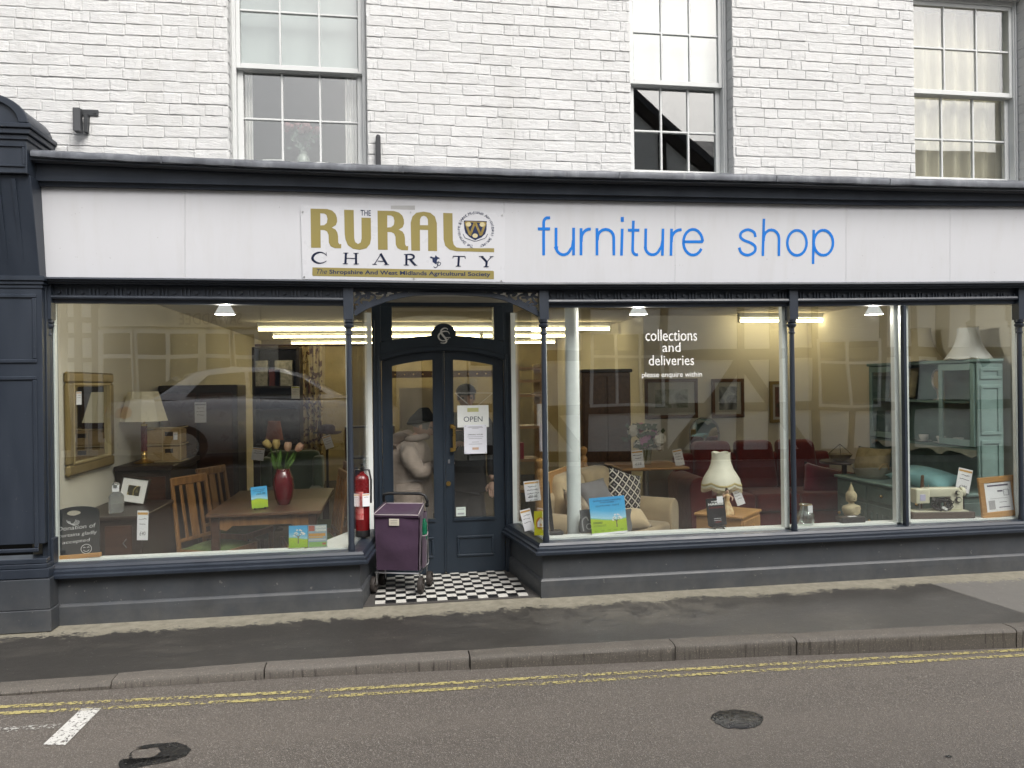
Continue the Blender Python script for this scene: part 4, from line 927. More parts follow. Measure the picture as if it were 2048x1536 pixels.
sign_text('THE', 628, 720, (266, 270), (316, 320), sign_navy, bold=.01)
sign_text('The', 237, 330, (792, 794), (834, 836), sign_navy, shear=.3)
sign_text('Shropshire And West Midlands Agricultural Society', 350, 1785, (798, 822), (846, 868), sign_navy, bold=.022)
# CHARITY in thick-and-thin serif capitals
def serif(parts):
    b = MB()
    for k, (pts, wd) in enumerate(parts):
        q = [S8(x, y, .0090+.0004*k) for x, y in pts]; m = len(q); ws = wd if isinstance(wd, list) else [wd]*m
        n_ = len(b.v); b.stroke([(p.x, p.z) for p in q], [v_*.00078 for v_ in ws], (0, 0, 0), (1, 0, 0), (0, 0, 1), (0, -.0002, 0))
        for i in range(4*m): v = b.v[n_+i]; b.v[n_+i] = (v[0], FY0+(FY1-FY0)*(v[2]-2.43)/.62-.0090-.0004*k, v[2])
    return b.build('letter', sign_navy, sg_, world=True)
cp = sm([(322, 668), (295, 648), (255, 645), (215, 665), (200, 695), (215, 722), (255, 740), (295, 736), (325, 720)], 4)
serif([(cp, [6+16*max(0, math.sin(math.pi*i/(len(cp)-1)))**2 for i in range(len(cp))]), ([(322, 645), (324, 675)], 6)])
def sf_(x, y, w_=46): return ([(x-w_/2, y), (x+w_/2, y)], 6)
serif([([(498, 650), (494, 745)], 20), ([(588, 652), (588, 747)], 20), ([(498, 696), (588, 698)], 7), sf_(497, 650), sf_(588, 652), sf_(493, 745), sf_(590, 747)])
serif([([(752, 750), (812, 655)], 8), ([(806, 655), (862, 752)], 22), ([(780, 722), (840, 724)], 7), sf_(753, 750, 40), sf_(860, 752, 44)])
rp = sm([(1040, 662), (1085, 664), (1104, 682), (1090, 702), (1042, 706)], 4)
serif([([(1038, 662), (1036, 757)], 20), (rp, [7+12*math.sin(math.pi*i/(len(rp)-1)) for i in range(len(rp))]), ([(1068, 706), (1115, 757)], 20), sf_(1030, 662, 30), sf_(1035, 757), sf_(1122, 758, 24)])
serif([([(1505, 678), (1498, 767)], 20), ([(1452, 678), (1560, 681)], 8), ([(1454, 678), (1450, 698)], 6), ([(1560, 681), (1560, 701)], 6), sf_(1499, 767)])
serif([([(1705, 680), (1752, 728)], 20), ([(1796, 682), (1754, 728)], 8), ([(1752, 726), (1748, 771)], 20), sf_(1704, 680, 40), sf_(1796, 682, 34), sf_(1748, 771)])
# the I is a sprouting plant
fl_ = [[(1297, 668), (1312, 685), (1330, 692), (1332, 705), (1318, 700), (1308, 715), (1305, 745), (1295, 748), (1270, 730), (1268, 700), (1250, 695), (1246, 685), (1255, 680), (1275, 688), (1288, 690)]]
curve_fill(fl_, lambda x, y: S8(x, y, .009), 'plant_emblem', sign_navy, sg_)
serif([(sm([(1302, 742), (1325, 730), (1342, 742), (1330, 762), (1312, 755), (1312, 735), (1322, 728), (1312, 768), (1292, 782), (1280, 770)], 4), 6)])
# round crest: shield with bars, ring of words
def circ_text(body, cx, cy, r, a0, a1, h, mat):
    n = len(body)
    for i, ch in enumerate(body):
        if ch == ' ': continue
        a = R(a0+(a1-a0)*i/(n-1)); me = text_mesh(ch, None, 1.0) if ch in 'lhdtTWMSA&b' else text_mesh(ch, None, .72)
        vs_ = []
        for v in me.vertices:
            u, w_ = v.co.x*h, v.co.y*h; x = cx+(r+w_)*math.cos(a)+u*math.sin(a); y = cy-(r+w_)*math.sin(a)+u*math.cos(a)
            v.co = S8(x, y, .0092)
        link('crest_letter', me, mat, sg_, True)
circ_text('The Shropshire & West Midlands Agricultural Society', 1655, 442, 152, 257, -72, 27, sign_navy)
curve_fill([[(1548, 360), (1752, 366), (1750, 440), (1738, 480), (1705, 510), (1648, 536), (1600, 508), (1562, 470), (1552, 430)]], lambda x, y: S8(x, y, .0088), 'shield', sign_navy, sg_)
b = MB()
for pts, wd in (([(1562, 372), (1602, 490)], 22), ([(1602, 495), (1648, 375)], 22), ([(1648, 375), (1700, 495)], 22), ([(1700, 492), (1742, 378)], 22), ([(1560, 372), (1745, 377)], 10)):
    serif_p = [S8(x, y, .0094) for x, y in pts]; n_ = len(b.v); b.stroke([(p.x, p.z) for p in serif_p], wd*.00078, (0, 0, 0), (1, 0, 0), (0, 0, 1), (0, -.0003, 0))
    for i in range(8): v = b.v[n_+i]; b.v[n_+i] = (v[0], FY0+(FY1-FY0)*(v[2]-2.43)/.62-.0094-.0003*len(b.v)/8*.3, v[2])
b.build('shield_bars', M('crest_gold', (.55, .42, .14), .4), sg_, world=True)
for (x, y) in ((1590, 395), (1712, 397), (1648, 496)):
    curve_fill([[(x+24*math.cos(a), y+20*math.sin(a)) for a in [i*math.pi/6 for i in range(12)]]], lambda x, y: S8(x, y, .0102), 'shield_charge', M('crest_pale', (.66, .58, .34), .5), sg_)
serif([(sm([(1540, 480), (1560, 515), (1600, 530), (1648, 545), (1700, 530), (1740, 515), (1760, 480)], 4), 5)])
for x, y in ((115, 282), (1074, 288), (1890, 313), (128, 862), (1103, 880), (1882, 897)):
    p = S8(x, y, .008); b = MB(); b.cyl(p, p+Vector((0, -.004, 0)), .006, n=8); b.build('screw', chrome, sg_, world=True)
b = MB(); q = [S8(x, y, .004) for x, y in ((898, 262), (1112, 264), (1112, 228), (898, 228))]; b.add(q+[p+Vector((0, .003, 0)) for p in q], [(0, 1, 2, 3), (4, 7, 6, 5)]); tag(b.build('tape_strip', M('grey_tape', (.45, .45, .45), .5)), 'grey strip of tape peeking above the charity sign', 'tape')
# ================================================================ inside the shop
FI = -.15; CEI = 2.52
cream = M('cream_wall', (.72, .68, .57), .85, var=.06, vscale=2, kind='World'); tan = M('tan_ceiling', (.66, .60, .46), .9, var=.08, vscale=2, kind='World')
carpet = M('dark_carpet', (.05, .042, .035), .95, bmp=.2, bscale=200)
def sbox(name, a, c, m): b = MB(); b.box(a, c); return struct(b.build(name, m))
XI0, XI1 = -2.40, 5.60; JX = P(1288, 760, 3.9).x; BD = 9.2
sbox('shop_floor', (XI0-.1, .06, FI-.05), (XI1+.1, BD+.1, FI), carpet); sbox('shop_ceiling', (XI0-.1, .06, CEI), (XI1+.1, BD+.1, CEI+.08), tan)
sbox('shop_wall_left', (XI0-.1, .06, FI), (XI0, BD, CEI), cream); sbox('shop_wall_right', (XI1, .06, FI), (XI1+.1, 3.9, CEI), cream)
sbox('shop_wall_back', (JX, 3.9, FI), (XI1+.1, 4.0, CEI), cream); sbox('shop_wall_side', (JX, 4.0, FI), (JX+.1, BD, CEI), cream); sbox('shop_wall_rear', (XI0-.1, BD, FI), (JX+.1, BD+.1, CEI), M('brown_wall', (.34, .28, .17), .85, var=.25, vscale=3, kind='World'))
b = MB()                                                   # back of the stall riser and of the fascia, inside
b.box((XI0, .045, FI), (-.30, .06, .42)); b.box((1.2, .045, FI), (XI1, .06, .42)); b.box((XI0-.1, .072, 2.27), (-.33, .12, CEI)); b.box((1.2, .072, 2.27), (XI1+.1, .12, CEI)); b.box((-.33, .845, 2.376), (1.2, .95, CEI))
b.box((-.33, .12, 2.377), (-.30, .845, CEI)); b.box((1.17, .12, 2.377), (1.2, .845, CEI)); b.box((-.14, .85, FI), (1.0, .93, .0))
struct(b.build('wall_inner_lining', cream))
# fluorescent battens, lit
def tube_lamp(px0, px1, py, label, n=3, strength=15.0):
    a, c = G(px0, py+2, 2.42), G(px1, py+2, 2.42); Y = (a.y+c.y)/2; x0, x1 = P(px0, py, Y).x, P(px1, py, Y).x
    t = thing('fluorescent_lamp', label, 'ceiling light', ((x0+x1)/2, Y, CEI), group='lit fluorescent lamps on the shop ceiling')
    em = M('lit_tube', (.9, .85, .6), .5, emit=((1.0, .84, .50), strength))
    for i in range(n):
        u0 = x0+(x1-x0)*i/n+.012; u1 = x0+(x1-x0)*(i+1)/n-.012
        b = MB(); b.box((u0, Y-.03, CEI-.055), (u1, Y+.03, CEI-.001)); b.build('batten', white_frame, t, world=True, bevel=.004)
        b = MB(); b.cyl((u0+.015, Y, 2.425), (u1-.015, Y, 2.425), .019, n=10); b.build('tube', em, t, world=True, smooth=True)
        b = MB()
        for u in (u0, u1-.016): b.box((u, Y-.02, 2.40), (u+.016, Y+.02, CEI-.056))
        b.build('tube_socket', white_frame, t, world=True)
tube_lamp(513, 1222, 657, 'nearest and longest of the three lit tube rows across the shop ceiling')
tube_lamp(543, 1160, 671, 'middle of the three lit tube rows across the shop ceiling')
tube_lamp(580, 1112, 684, 'farthest and shortest of the three lit tube rows across the shop ceiling')
tube_lamp(1475, 1710, 640, 'short lit tube above the red sofa at the right', n=1)
shade_glow = M('glowing_enamel_shade', (.88, .9, .9), .35, emit=((.95, .97, 1), .35))  # white enamel given an added glow so the cones look bright
for px, lb in ((450, 'white cone pendant lamp at the top of the left window'), (1277, 'white cone pendant lamp above the vinyl lettering'), (1748, 'white cone pendant lamp between the two right-hand panes')):
    p = P(px, 629, .26); t = thing('pendant_lamp', lb, 'pendant lamp', (p.x, .26, CEI), group='white cone pendant lamps')
    z = p.z-CEI; b = MB(); b.lathe([(.075, z), (.07, z+.012), (.042, z+.065), (.036, z+.075), (.036, z+.11), (.02, z+.115)], n=24); b.build('shade', shade_glow, t, smooth=True)
    b = MB(); b.cyl((0, 0, z+.115), (0, 0, 0), .006, n=6); b.build('rod', shade_glow, t)
    b = MB(); b.ball((0, 0, z+.035), .022, 12, 8); b.build('added_bulb', M('added_bulb_glow', (.9, .9, .85), .4, emit=((1, .93, .82), 6.0)), t, smooth='all')  # added glow inside the cone, which is not known to be lit
    ld = bpy.data.lights.new('added_window_fill', 'POINT'); ld.energy = 17; ld.color = (1, .93, .82); ld.shadow_soft_size = .03  # added fill light that brightens the window displays
    lo_ = bpy.data.objects.new('added_window_fill', ld); C.objects.link(lo_); lo_.parent = t; lo_.location = (0, 0, z-.03)

# ---------- small helpers for stock
def scrib(b, c, ux, uy, w, seed, h=.004, thick=.0022, n=14):
    rnd = random.Random(seed); c = Vector(c); ux = Vector(ux); uy = Vector(uy)
    pts = [(-w/2+w*i/n, h*rnd.uniform(-1, 1)) for i in range(n+1)]
    b.stroke(pts, thick, c, ux, uy, ux.cross(uy)*.0006)
def price_card(label, c, w, h, rz=0.0, lean=0.0, roll=0.0, lines=3, price=None, group='price cards', head=(.62, .36, .10), support=True):
    """stiff paper card whose centre is c, tilted back by lean"""
    t = thing('price_card', label, 'price card', c, group=group, rot=(-lean, roll, rz))
    b = MB(); b.box((-w/2, 0, -h/2), (w/2, .002, h/2)); b.build('card', paper, t)
    b = MB(); b.box((-w*.46, -.0006, h*.36), (w*.46, .0, h*.44)); b.build('header_print', M('card_header', head, .6), t)
    b = MB(); rs = random.Random(label)
    for i in range(lines): scrib(b, (rs.uniform(-.05, .05)*w, -.0002, h*(.22-.17*i)), (1, 0, 0), (0, 0, 1), w*rs.uniform(.5, .8), label+str(i), h*.022, max(w*.03, .002))
    b.build('handwriting', ink, t)
    if price: text('price', price, (0, -.001, -h*.27), (1, 0, 0), (0, 0, 1), w*.55, h*.13, ink, t, shear=.15)
    return t
oak = wood('golden_oak', (.30, .15, .05), (.17, .075, .022), .42, axis='Z'); dark_wood = wood('dark_wood', (.030, .018, .012), (.014, .009, .007), .38); mahog = wood('mahogany', (.070, .030, .016), (.035, .014, .008), .35); pine = wood('pine', (.50, .28, .10), (.36, .18, .055), .42); oakd = wood('brown_oak', (.12, .055, .022), (.06, .028, .012), .4, axis='Y')
def legs(b, x0, x1, y0, y1, z0, z1, s):
    for x in (x0, x1):
        for y in (y0, y1): b.box((x-s, y-s, z0), (x+s, y+s, z1))

# ---------- left window
# gilt mirror on the side wall
my0, my1 = PX(131, XI0+.02), PX(222, XI0+.02); mz0, mz1 = P(131, 955, my0).z, P(131, 743, my0).z
t = thing('wall_mirror', 'tall gilt framed mirror hanging on the cream side wall', 'mirror', (XI0, (my0+my1)/2, mz0))
gilt = M('gilt_frame', (.26, .19, .075), .42, .35, bmp=.2)
fw = .085
for a0, a1, c0, c1 in ((my0, my1, mz0, mz0+fw), (my0, my1, mz1-fw, mz1), (my0, my0+fw, mz0+fw, mz1-fw), (my1-fw, my1, mz0+fw, mz1-fw)):
    b = MB(); b.box((XI0+.002, a0, c0), (XI0+.045, a1, c1)); b.build('frame_rail', gilt, t, world=True, bevel=.014)
m_, nt_, b_ = base_mat('mirror_silver'); b_.inputs['Metallic'].default_value = 1; b_.inputs['Roughness'].default_value = .03; b_.inputs['Base Color'].default_value = (.72, .72, .70, 1)
b = MB(); b.box((XI0+.003, my0+fw-.003, mz0+fw-.003), (XI0+.02, my1-fw+.003, mz1-fw+.003)); b.build('glass', m_, t, world=True)
b = MB(); q = .012
for a0, a1, c0, c1 in ((my0+fw-.004, my1-fw+.004, mz0+fw, mz0+fw+q), (my0+fw-.004, my1-fw+.004, mz1-fw-q, mz1-fw), (my0+fw, my0+fw+q, mz0+fw, mz1-fw), (my1-fw-q, my1-fw, mz0+fw, mz1-fw)): b.box((XI0+.018, a0, c0), (XI0+.046, a1, c1))
b.build('slip', M('gold_slip', (.55, .44, .22), .4, .5), t, world=True)
price_card('small white price tag hung on the gilt mirror', (XI0+.052, my0+.16, mz1-.20), .06, .10, R(90)-.25, lines=2)
# low dark cabinet, and the taller sideboard behind it
ca = P(286, 1031, .36); lx = XI0+.012
t = thing('low_cabinet', 'low dark wooden cabinet beside the chalkboard', 'cabinet', ((lx+ca.x)/2, .36, FI)); zt_ = ca.z
b = MB(); b.box((lx, .36, FI+.02), (ca.x-.01, 1.20, zt_-.03)); b.build('body', dark_wood, t, world=True, bevel=.004)
b = MB(); b.box((lx, .335, zt_-.03), (ca.x+.01, 1.20, zt_)); b.build('top', dark_wood, t, world=True, bevel=.005)
b = MB(); b.box((P(210, 1060, .36).x, .348, FI+.06), (P(264, 1060, .36).x, .36, zt_-.07)); dd = b.build('door', mahog, t, world=True, bevel=.004)
p = P(253, 1086, .34); b = MB(); b.tube([p+Vector((0, 0, .03)), p+Vector((-.02, -.014, .0)), p+Vector((0, 0, -.035))], .004, 6); b.build('handle', chrome, dd, world=True)
sx0, sx1 = P(249, 930, 1.35).x, P(345, 930, 1.35).x; zs2 = P(300, 931, 1.35).z
t = thing('sideboard', 'tall dark sideboard carrying the table lamp and wicker drawers', 'sideboard', ((sx0+sx1)/2, 1.35, FI))
b = MB(); b.box((lx, 1.36, FI), (sx1-.02, 2.3, zs2-.045)); b.build('body', dark_wood, t, world=True, bevel=.004)
b = MB(); b.box((lx, 1.32, zs2-.045), (sx1+.01, 2.32, zs2)); b.build('top', dark_wood, t, world=True, bevel=.008)
b = MB(); b.box((P(285, 960, 1.35).x, 1.345, FI+.1), (sx1-.06, 1.36, zs2-.10)); b.build('front_panel', mahog, t, world=True, bevel=.004)
# table lamp
lp_ = P(289, 926, 1.62); t = thing('table_lamp', 'table lamp with cream pleated shade and red column on the sideboard', 'lamp', (lp_.x, 1.62, zs2))
k = (P(342, 840, 1.62).x-P(245, 840, 1.62).x)/2; zb0 = P(290, 842, 1.62).z-zs2; zb1 = P(290, 783, 1.62).z-zs2
shade_c = M('cream_shade', (.82, .76, .56), .8, var=.04)
b = MB(); b.lathe([(k, zb0), (k*.985, zb0+.008), (k*.62, zb1-.006), (k*.6, zb1)], n=9, caps=False); b.build('shade', shade_c, t)
b = MB(); b.lathe([(.085, 0), (.088, .01), (.06, .02), (.03, .035), (.024, .06), (.03, .075), (.022, .095), (.03, .11)], n=20); b.lathe([(.026, zb0-.045), (.03, zb0-.03), (.012, zb0-.02), (.012, zb0+.05)], n=12); b.build('base', brass, t, smooth=True)
b = MB(); b.cyl((0, 0, .11), (0, 0, zb0-.045), .027, n=14); b.build('column', M('red_lacquer', (.13, .012, .012), .3), t, smooth=True)
# wicker drawers
def wicker(name, c1=(.56, .40, .19), c2=(.22, .14, .06), sc=40):
    m, nt, b_ = base_mat(name); v = coords(nt, 'Object'); wv = N(nt, 'ShaderNodeTexWave', {'Vector': v, 'Scale': float(sc), 'Distortion': 6.0, 'Detail': 2.0, 'Detail Scale': 3.0}, bands_direction='Z')
    nt.links.new(mix(nt, wv.outputs[1], c2, c1), b_.inputs['Base Color']); b_.inputs['Roughness'].default_value = .75; bump(nt, b_, wv.outputs[1], .5, .006); return m
wick = wicker('wicker'); p0 = P(332, 919, 1.72); wx = .155
t = thing('wicker_chest', 'two stacked wicker drawers in a cane frame beside the lamp', 'drawers', (p0.x, 1.72, zs2)); hh = (P(332, 857, 1.62).z-zs2)/2
for i in range(2):
    b = MB(); b.box((-wx+.012, -.10, hh*i+.012), (wx-.012, .16, hh*(i+1)-.012)); d = b.build('drawer', wick, t, bevel=.008)
    b = MB(); b.box((.02, -.1015, hh*i+hh*.55), (.09, -.099, hh*i+hh*.8)); b.build('hand_hole_shade', dark_wood, d)  # flat dark patch for the shade inside the hand opening
cane = M('pale_cane', (.50, .38, .20), .6); b = MB()
for x in (-wx, 0, wx): b.cyl((x, -.105, 0), (x, -.105, 2*hh), .006, n=6)
for i in range(3): b.cyl((-wx, -.105, hh*i+.006), (wx, -.105, hh*i+.006), .006, n=6); b.cyl((wx, -.105, hh*i+.006), (wx, .16, hh*i+.006), .006, n=6)
b.build('cane_frame', cane, t, smooth=True)
price_card('tiny price tag on the wicker drawers', (p0.x+.115, 1.605, zs2+hh*1.55), .035, .07, lines=1)
# framed picture and decanter on the low cabinet
def picture(name, label, c, w, h, rz, lean, frame_m, mat_m, art, fw=.02, mw=.05, roll=0.0, cat='picture', group=None):
    t = thing(name, label, cat, c, rot=(-lean, roll, rz), group=group)
    for x0, x1, z0, z1 in ((-w/2, w/2, 0, fw), (-w/2, w/2, h-fw, h), (-w/2, -w/2+fw, fw, h-fw), (w/2-fw, w/2, fw, h-fw)):
        b = MB(); b.box((x0, -.012, z0), (x1, .012, z1)); b.build('frame_rail', frame_m, t, bevel=.003)
    b = MB(); b.box((-w/2+fw*.8, -.003, fw*.8), (w/2-fw*.8, .004, h-fw*.8)); b.build('mount', mat_m, t)
    b = MB(); b.box((-w/2+fw+mw, -.0045, fw+mw), (w/2-fw-mw, -.003, h-fw-mw)); b.build('artwork', art, t); return t
def art(name, *stops, sc=6, seed=0, dist=2.0):
    m, nt, b_ = base_mat(name); v = N(nt, 'ShaderNodeMapping', {0: coords(nt, 'Object'), 'Location': (seed, seed*2, seed)}).outputs[0]
    f = N(nt, 'ShaderNodeTexNoise', {'Vector': v, 'Scale': float(sc), 'Detail': 4.0, 'Distortion': dist}).outputs[0]
    nt.links.new(ramp(nt, f, *stops), b_.inputs['Base Color']); b_.inputs['Roughness'].default_value = .5; return m
white_mount = M('white_mount', (.72, .71, .68), .8)
pc = P(262, 1000, .95)
picture('tabletop_picture', 'small tilted picture in a dark frame with wide white mount on the low cabinet', (pc.x, .95, zt_+.008), .24, .22, R(-12), R(10), dark_wood, white_mount, art('abstract_print', (.3, (.015, .014, .012)), (.5, (.05, .045, .03)), (.56, (.45, .36, .14)), (.8, (.5, .45, .3)), sc=9), .014, .055, roll=R(8))
pd_ = P(233, 1026, .55); t = thing('decanter', 'square cut glass decanter with a price label on the low cabinet', 'decanter', (pd_.x, .55, zt_))
cut = M('cut_glass', (.85, .87, .86), .06, trans=.85, bmp=.9, bscale=70, bdist=.012)
b = MB(); b.box((-.047, -.035, 0), (.047, .035, .13)); b.hexa([(-.047, -.035, .13), (.047, -.035, .13), (.047, .035, .13), (-.047, .035, .13), (-.022, -.02, .16), (.022, -.02, .16), (.022, .02, .16), (-.022, .02, .16)]); b.box((-.022, -.02, .16), (.022, .02, .185)); b.build('bottle', cut, t, bevel=.005)
b = MB(); b.lathe([(.018, .186), (.03, .195), (.03, .215), (.02, .232), (.004, .236)], n=10); b.build('stopper', cut, t)
b = MB(); b.box((-.022, -.024, .165), (.028, -.0215, .215)); b.build('label', paper, t)
price_card('tall white price card on the front of the low cabinet', (P(285, 1051, .33).x, .333, P(285, 1051, .33).z), .078, .225, 0, R(-4), R(3), lines=2, price='£40')
# chalkboard
cb_ = P(160, 1116, .10); wch = P(204, 1100, .10).x-P(115, 1100, .10).x; hch = P(160, 1012, .10).z-.452
t = thing('chalkboard', 'black chalkboard with handwritten curtain appeal and smiley in the left window', 'chalkboard', (cb_.x, .065, .452), rot=(-R(5), R(-2.5), 0))
slate = M('chalkboard_black', (.022, .024, .025), .7, var=.3, vscale=5); wh = wch/2
pts = [(-wh, 0), (wh, 0), (wh, hch*.88)]+[(wh*math.cos(a), hch*.88+hch*.12*math.sin(a)) for a in [math.pi*i/12 for i in range(1, 12)]]+[(-wh, hch*.88)]
hs_ = [(-.075, hch*.875), (.03, hch*.885)]
def ch_map(x, y): return Vector((x, 0, y))
slot = [(-.02+.048*math.cos(a)*(1), hch*.875+.018*math.sin(a)) for a in [i*math.pi/8 for i in range(16)]]
cu = bpy.data.curves.new('c', 'CURVE'); cu.dimensions = '2D'; cu.fill_mode = 'BOTH'; cu.extrude = .008
for lp in (pts, slot):
    s = cu.splines.new('POLY'); s.points.add(len(lp)-1); s.use_cyclic_u = True
    for i, (x, y) in enumerate(lp): s.points[i].co = (x, y, 0, 1)
o = bpy.data.objects.new('c', cu); C.objects.link(o); me = bpy.data.meshes.new_from_object(o.evaluated_get(bpy.context.evaluated_depsgraph_get())); bpy.data.objects.remove(o)
me.transform(Matrix.Rotation(R(90), 4, 'X')); link('board', me, slate, t)
b = MB(); b.box((-wh-.004, -.024, -.002), (wh+.004, .02, .028)); b.build('ledge', pine, t, bevel=.003)
chalk = M('chalk', (.62, .62, .60), .9, var=.3, vscale=60)
for body, zf, wf, hf, xo in (('Donation of', .60, .86, .082, .0), ('curtains gladly', .455, .86, .085, .02), ('accepted', .32, .62, .085, -.02)): text('chalk_writing', body, (xo*wch, -.0086, hch*zf), (1, 0, .035), (0, 0, 1), wch*wf, hch*hf, chalk, t, shear=.12)
b = MB(); fc = (wch*.20, hch*.165); b.stroke([(fc[0]+.035*math.cos(a), fc[1]+.032*math.sin(a)) for a in [i*math.pi/10 for i in range(20)]], .004, (0, -.0082, 0), (1, 0, 0), (0, 0, 1), (0, -.0006, 0), closed=True)
b.stroke([(fc[0]+.02*math.cos(a), fc[1]+.018*math.sin(a)) for a in [R(200+i*14) for i in range(11)]], .004, (0, -.0082, 0), (1, 0, 0), (0, 0, 1), (0, -.0006, 0))
for dx in (-.013, .013): b.stroke([(fc[0]+dx-.008, fc[1]+.008), (fc[0]+dx, fc[1]+.013), (fc[0]+dx+.008, fc[1]+.008)], .004, (0, -.0082, 0), (1, 0, 0), (0, 0, 1), (0, -.0006, 0))
for i in range(4): b.stroke([(-.035+.008*i+.03*math.cos(R(180+k*18)), hch*.72+.028*math.sin(R(180+k*18))-.004*i+.01) for k in range(11)], .0035, (0, -.0082-.0007*i, 0), (1, 0, 0), (0, 0, 1), (0, -.0006, 0))
b.build('chalk_drawing', chalk, t)
# dining table
tx0, tx1 = P(422, 1026, .95).x, P(632, 1026, .95).x; tz = P(525, 1024, .95).z; ty0, ty1 = .95, 2.35
t = thing('dining_table', 'brown oak dining table with carved apron in the left window', 'table', ((tx0+tx1)/2, (ty0+ty1)/2, FI))
b = MB(); b.box((tx0-.04, ty0-.04, tz-.03), (tx1+.05, ty1+.04, tz)); b.build('top', oakd, t, world=True, bevel=.006)
for x in (tx0+.03, tx1-.03):
    for y in (ty0+.03, ty1-.03): b = MB(); b.box((x-.033, y-.033, FI), (x+.033, y+.033, tz-.031)); b.build('leg', mahog, t, world=True, bevel=.005)
ap = [(tx0+.065, tz-.031), (tx0+.065, tz-.135), (tx0+.12, tz-.15), (tx0+.17, tz-.11), (tx1-.2, tz-.11), (tx1-.14, tz-.15), (tx1-.065, tz-.135), (tx1-.065, tz-.031)]
b = MB(); b.prism(ap, (0, ty0+.01, 0), (1, 0, 0), (0, 0, 1), (0, .02, 0)); b.prism([(p[0], p[1]) for p in ap], (0, ty1-.03, 0), (1, 0, 0), (0, 0, 1), (0, .02, 0)); b.build('apron', oak, t, world=True)
b = MB(); b.box((tx0+.01, ty0+.065, tz-.12), (tx0+.03, ty1-.065, tz-.031)); b.box((tx1-.03, ty0+.065, tz-.12), (tx1-.01, ty1-.065, tz-.031)); b.build('side_apron', oakd, t, world=True)
green_seat = M('green_seat_fabric', (.10, .15, .045), .9, var=.3, vscale=20, bmp=.3, bscale=150)
def chair(label, x, y, rz, wm=oak):
    """slat back chair, back at local +y, seat towards -y"""
    t = thing('dining_chair', label, 'chair', (x, y, FI), rz, 'slat back dining chairs round the oak table'); w, d, sh, H = .215, .21, .44, 1.02
    for sx in (-1, 1):
        b = MB(); b.hexa([(sx*w-.02, d-.02, 0), (sx*w+.02, d-.02, 0), (sx*w+.02, d+.02, 0), (sx*w-.02, d+.02, 0), (sx*w-.018, d-.01+.02, sh), (sx*w+.018, d-.01+.02, sh), (sx*w+.018, d+.025+.01, sh), (sx*w-.018, d+.025+.01, sh)]); b.hexa([(sx*w-.018, d+.01, sh), (sx*w+.018, d+.01, sh), (sx*w+.018, d+.035, sh), (sx*w-.018, d+.035, sh), (sx*w*.95-.014, d+.09, H), (sx*w*.95+.014, d+.09, H), (sx*w*.95+.014, d+.112, H), (sx*w*.95-.014, d+.112, H)]); b.build('back_post', wm, t, bevel=.003)
        b = MB(); b.lathe([(.014, 0), (.022, .02), (.018, .06), (.024, .12), (.024, .2), (.02, .22), (.026, .26), (.026, sh-.02)], (sx*w, -d, 0), n=10); b.build('leg', wm, t, smooth=True)
    for fx, wd_ in ((-.5, .016), (0, .045), (.5, .016)):
        b = MB(); b.hexa([(fx*w-wd_, d+.02, sh+.06), (fx*w+wd_, d+.02, sh+.06), (fx*w+wd_, d+.032, sh+.06), (fx*w-wd_, d+.032, sh+.06), (fx*w-wd_, d+.092, H-.06), (fx*w+wd_, d+.092, H-.06), (fx*w+wd_, d+.104, H-.06), (fx*w-wd_, d+.104, H-.06)]); b.build('slat', wm, t, bevel=.002)
    b = MB(); b.box((-w, d+.085, H-.07), (w, d+.112, H+.005)); b.build('top_rail', wm, t, bevel=.008)
    b = MB(); b.box((-w, d+.016, sh+.03), (w, d+.036, sh+.06)); b.build('lower_rail', wm, t, bevel=.003)
    b = MB(); b.box((-w-.015, -d-.015, sh-.075), (w+.015, d+.01, sh-.02)); b.build('seat_frame', wm, t, bevel=.004)
    b = MB(); b.grid(lambda u, v: Vector(((2*u-1)*w, (2*v-1)*d, sh-.019+.035*(1-(2*u-1)**4)*(1-(2*v-1)**4))), 8, 8); b.build('seat', green_seat, t, smooth='all')
    return t
chair('oak slat back chair nearest the glass on the left side of the dining table', P(428, 1060, 1.15).x+.02, 1.22, R(62)); chair('oak slat back chair behind another on the left side of the dining table', P(470, 1000, 1.9).x+.02, 1.98, R(66))
chair('oak slat back chair nearest the glass on the right side of the dining table', P(618, 1040, 1.3).x, 1.35, R(-76)); chair('oak slat back chair farther back on the right side of the dining table', P(636, 1000, 2.0).x, 2.05, R(-74))
# vase of tulips
vp = P(566, 996, 1.3); t = thing('tulip_vase', 'glossy dark red vase holding four pale tulips on the dining table', 'vase', (vp.x, 1.35, tz)); vw = (P(587, 960, 1.35).x-P(545, 960, 1.35).x)/2; vh = P(566, 938, 1.35).z-tz
redg = M('red_glaze', (.16, .008, .018), .12, spec=.8); redg.node_tree.nodes['Principled BSDF'].inputs['Coat Weight'].default_value = .8
b = MB(); b.lathe([(vw*.55, 0), (vw*.62, .008), (vw*.85, vh*.2), (vw, vh*.5), (vw*.95, vh*.72), (vw*.72, vh*.92), (vw*.62, vh*.97), (vw*.66, vh), (vw*.55, vh), (vw*.5, vh*.9)], n=26, caps=False); b.build('vase', redg, t, smooth='all')
tul = M('tulip_petal', (.62, .42, .26), .6, var=.4, vscale=14, col2=(.50, .22, .18)); tul_y = M('tulip_petal_yellow', (.60, .44, .14), .6, var=.3, vscale=14); leafm = M('tulip_leaf', (.10, .20, .035), .5, var=.4, vscale=10)
def Tl(px, py, dy=0): p = P(px, py, 1.35); return Vector((p.x-vp.x, dy, p.z-tz))
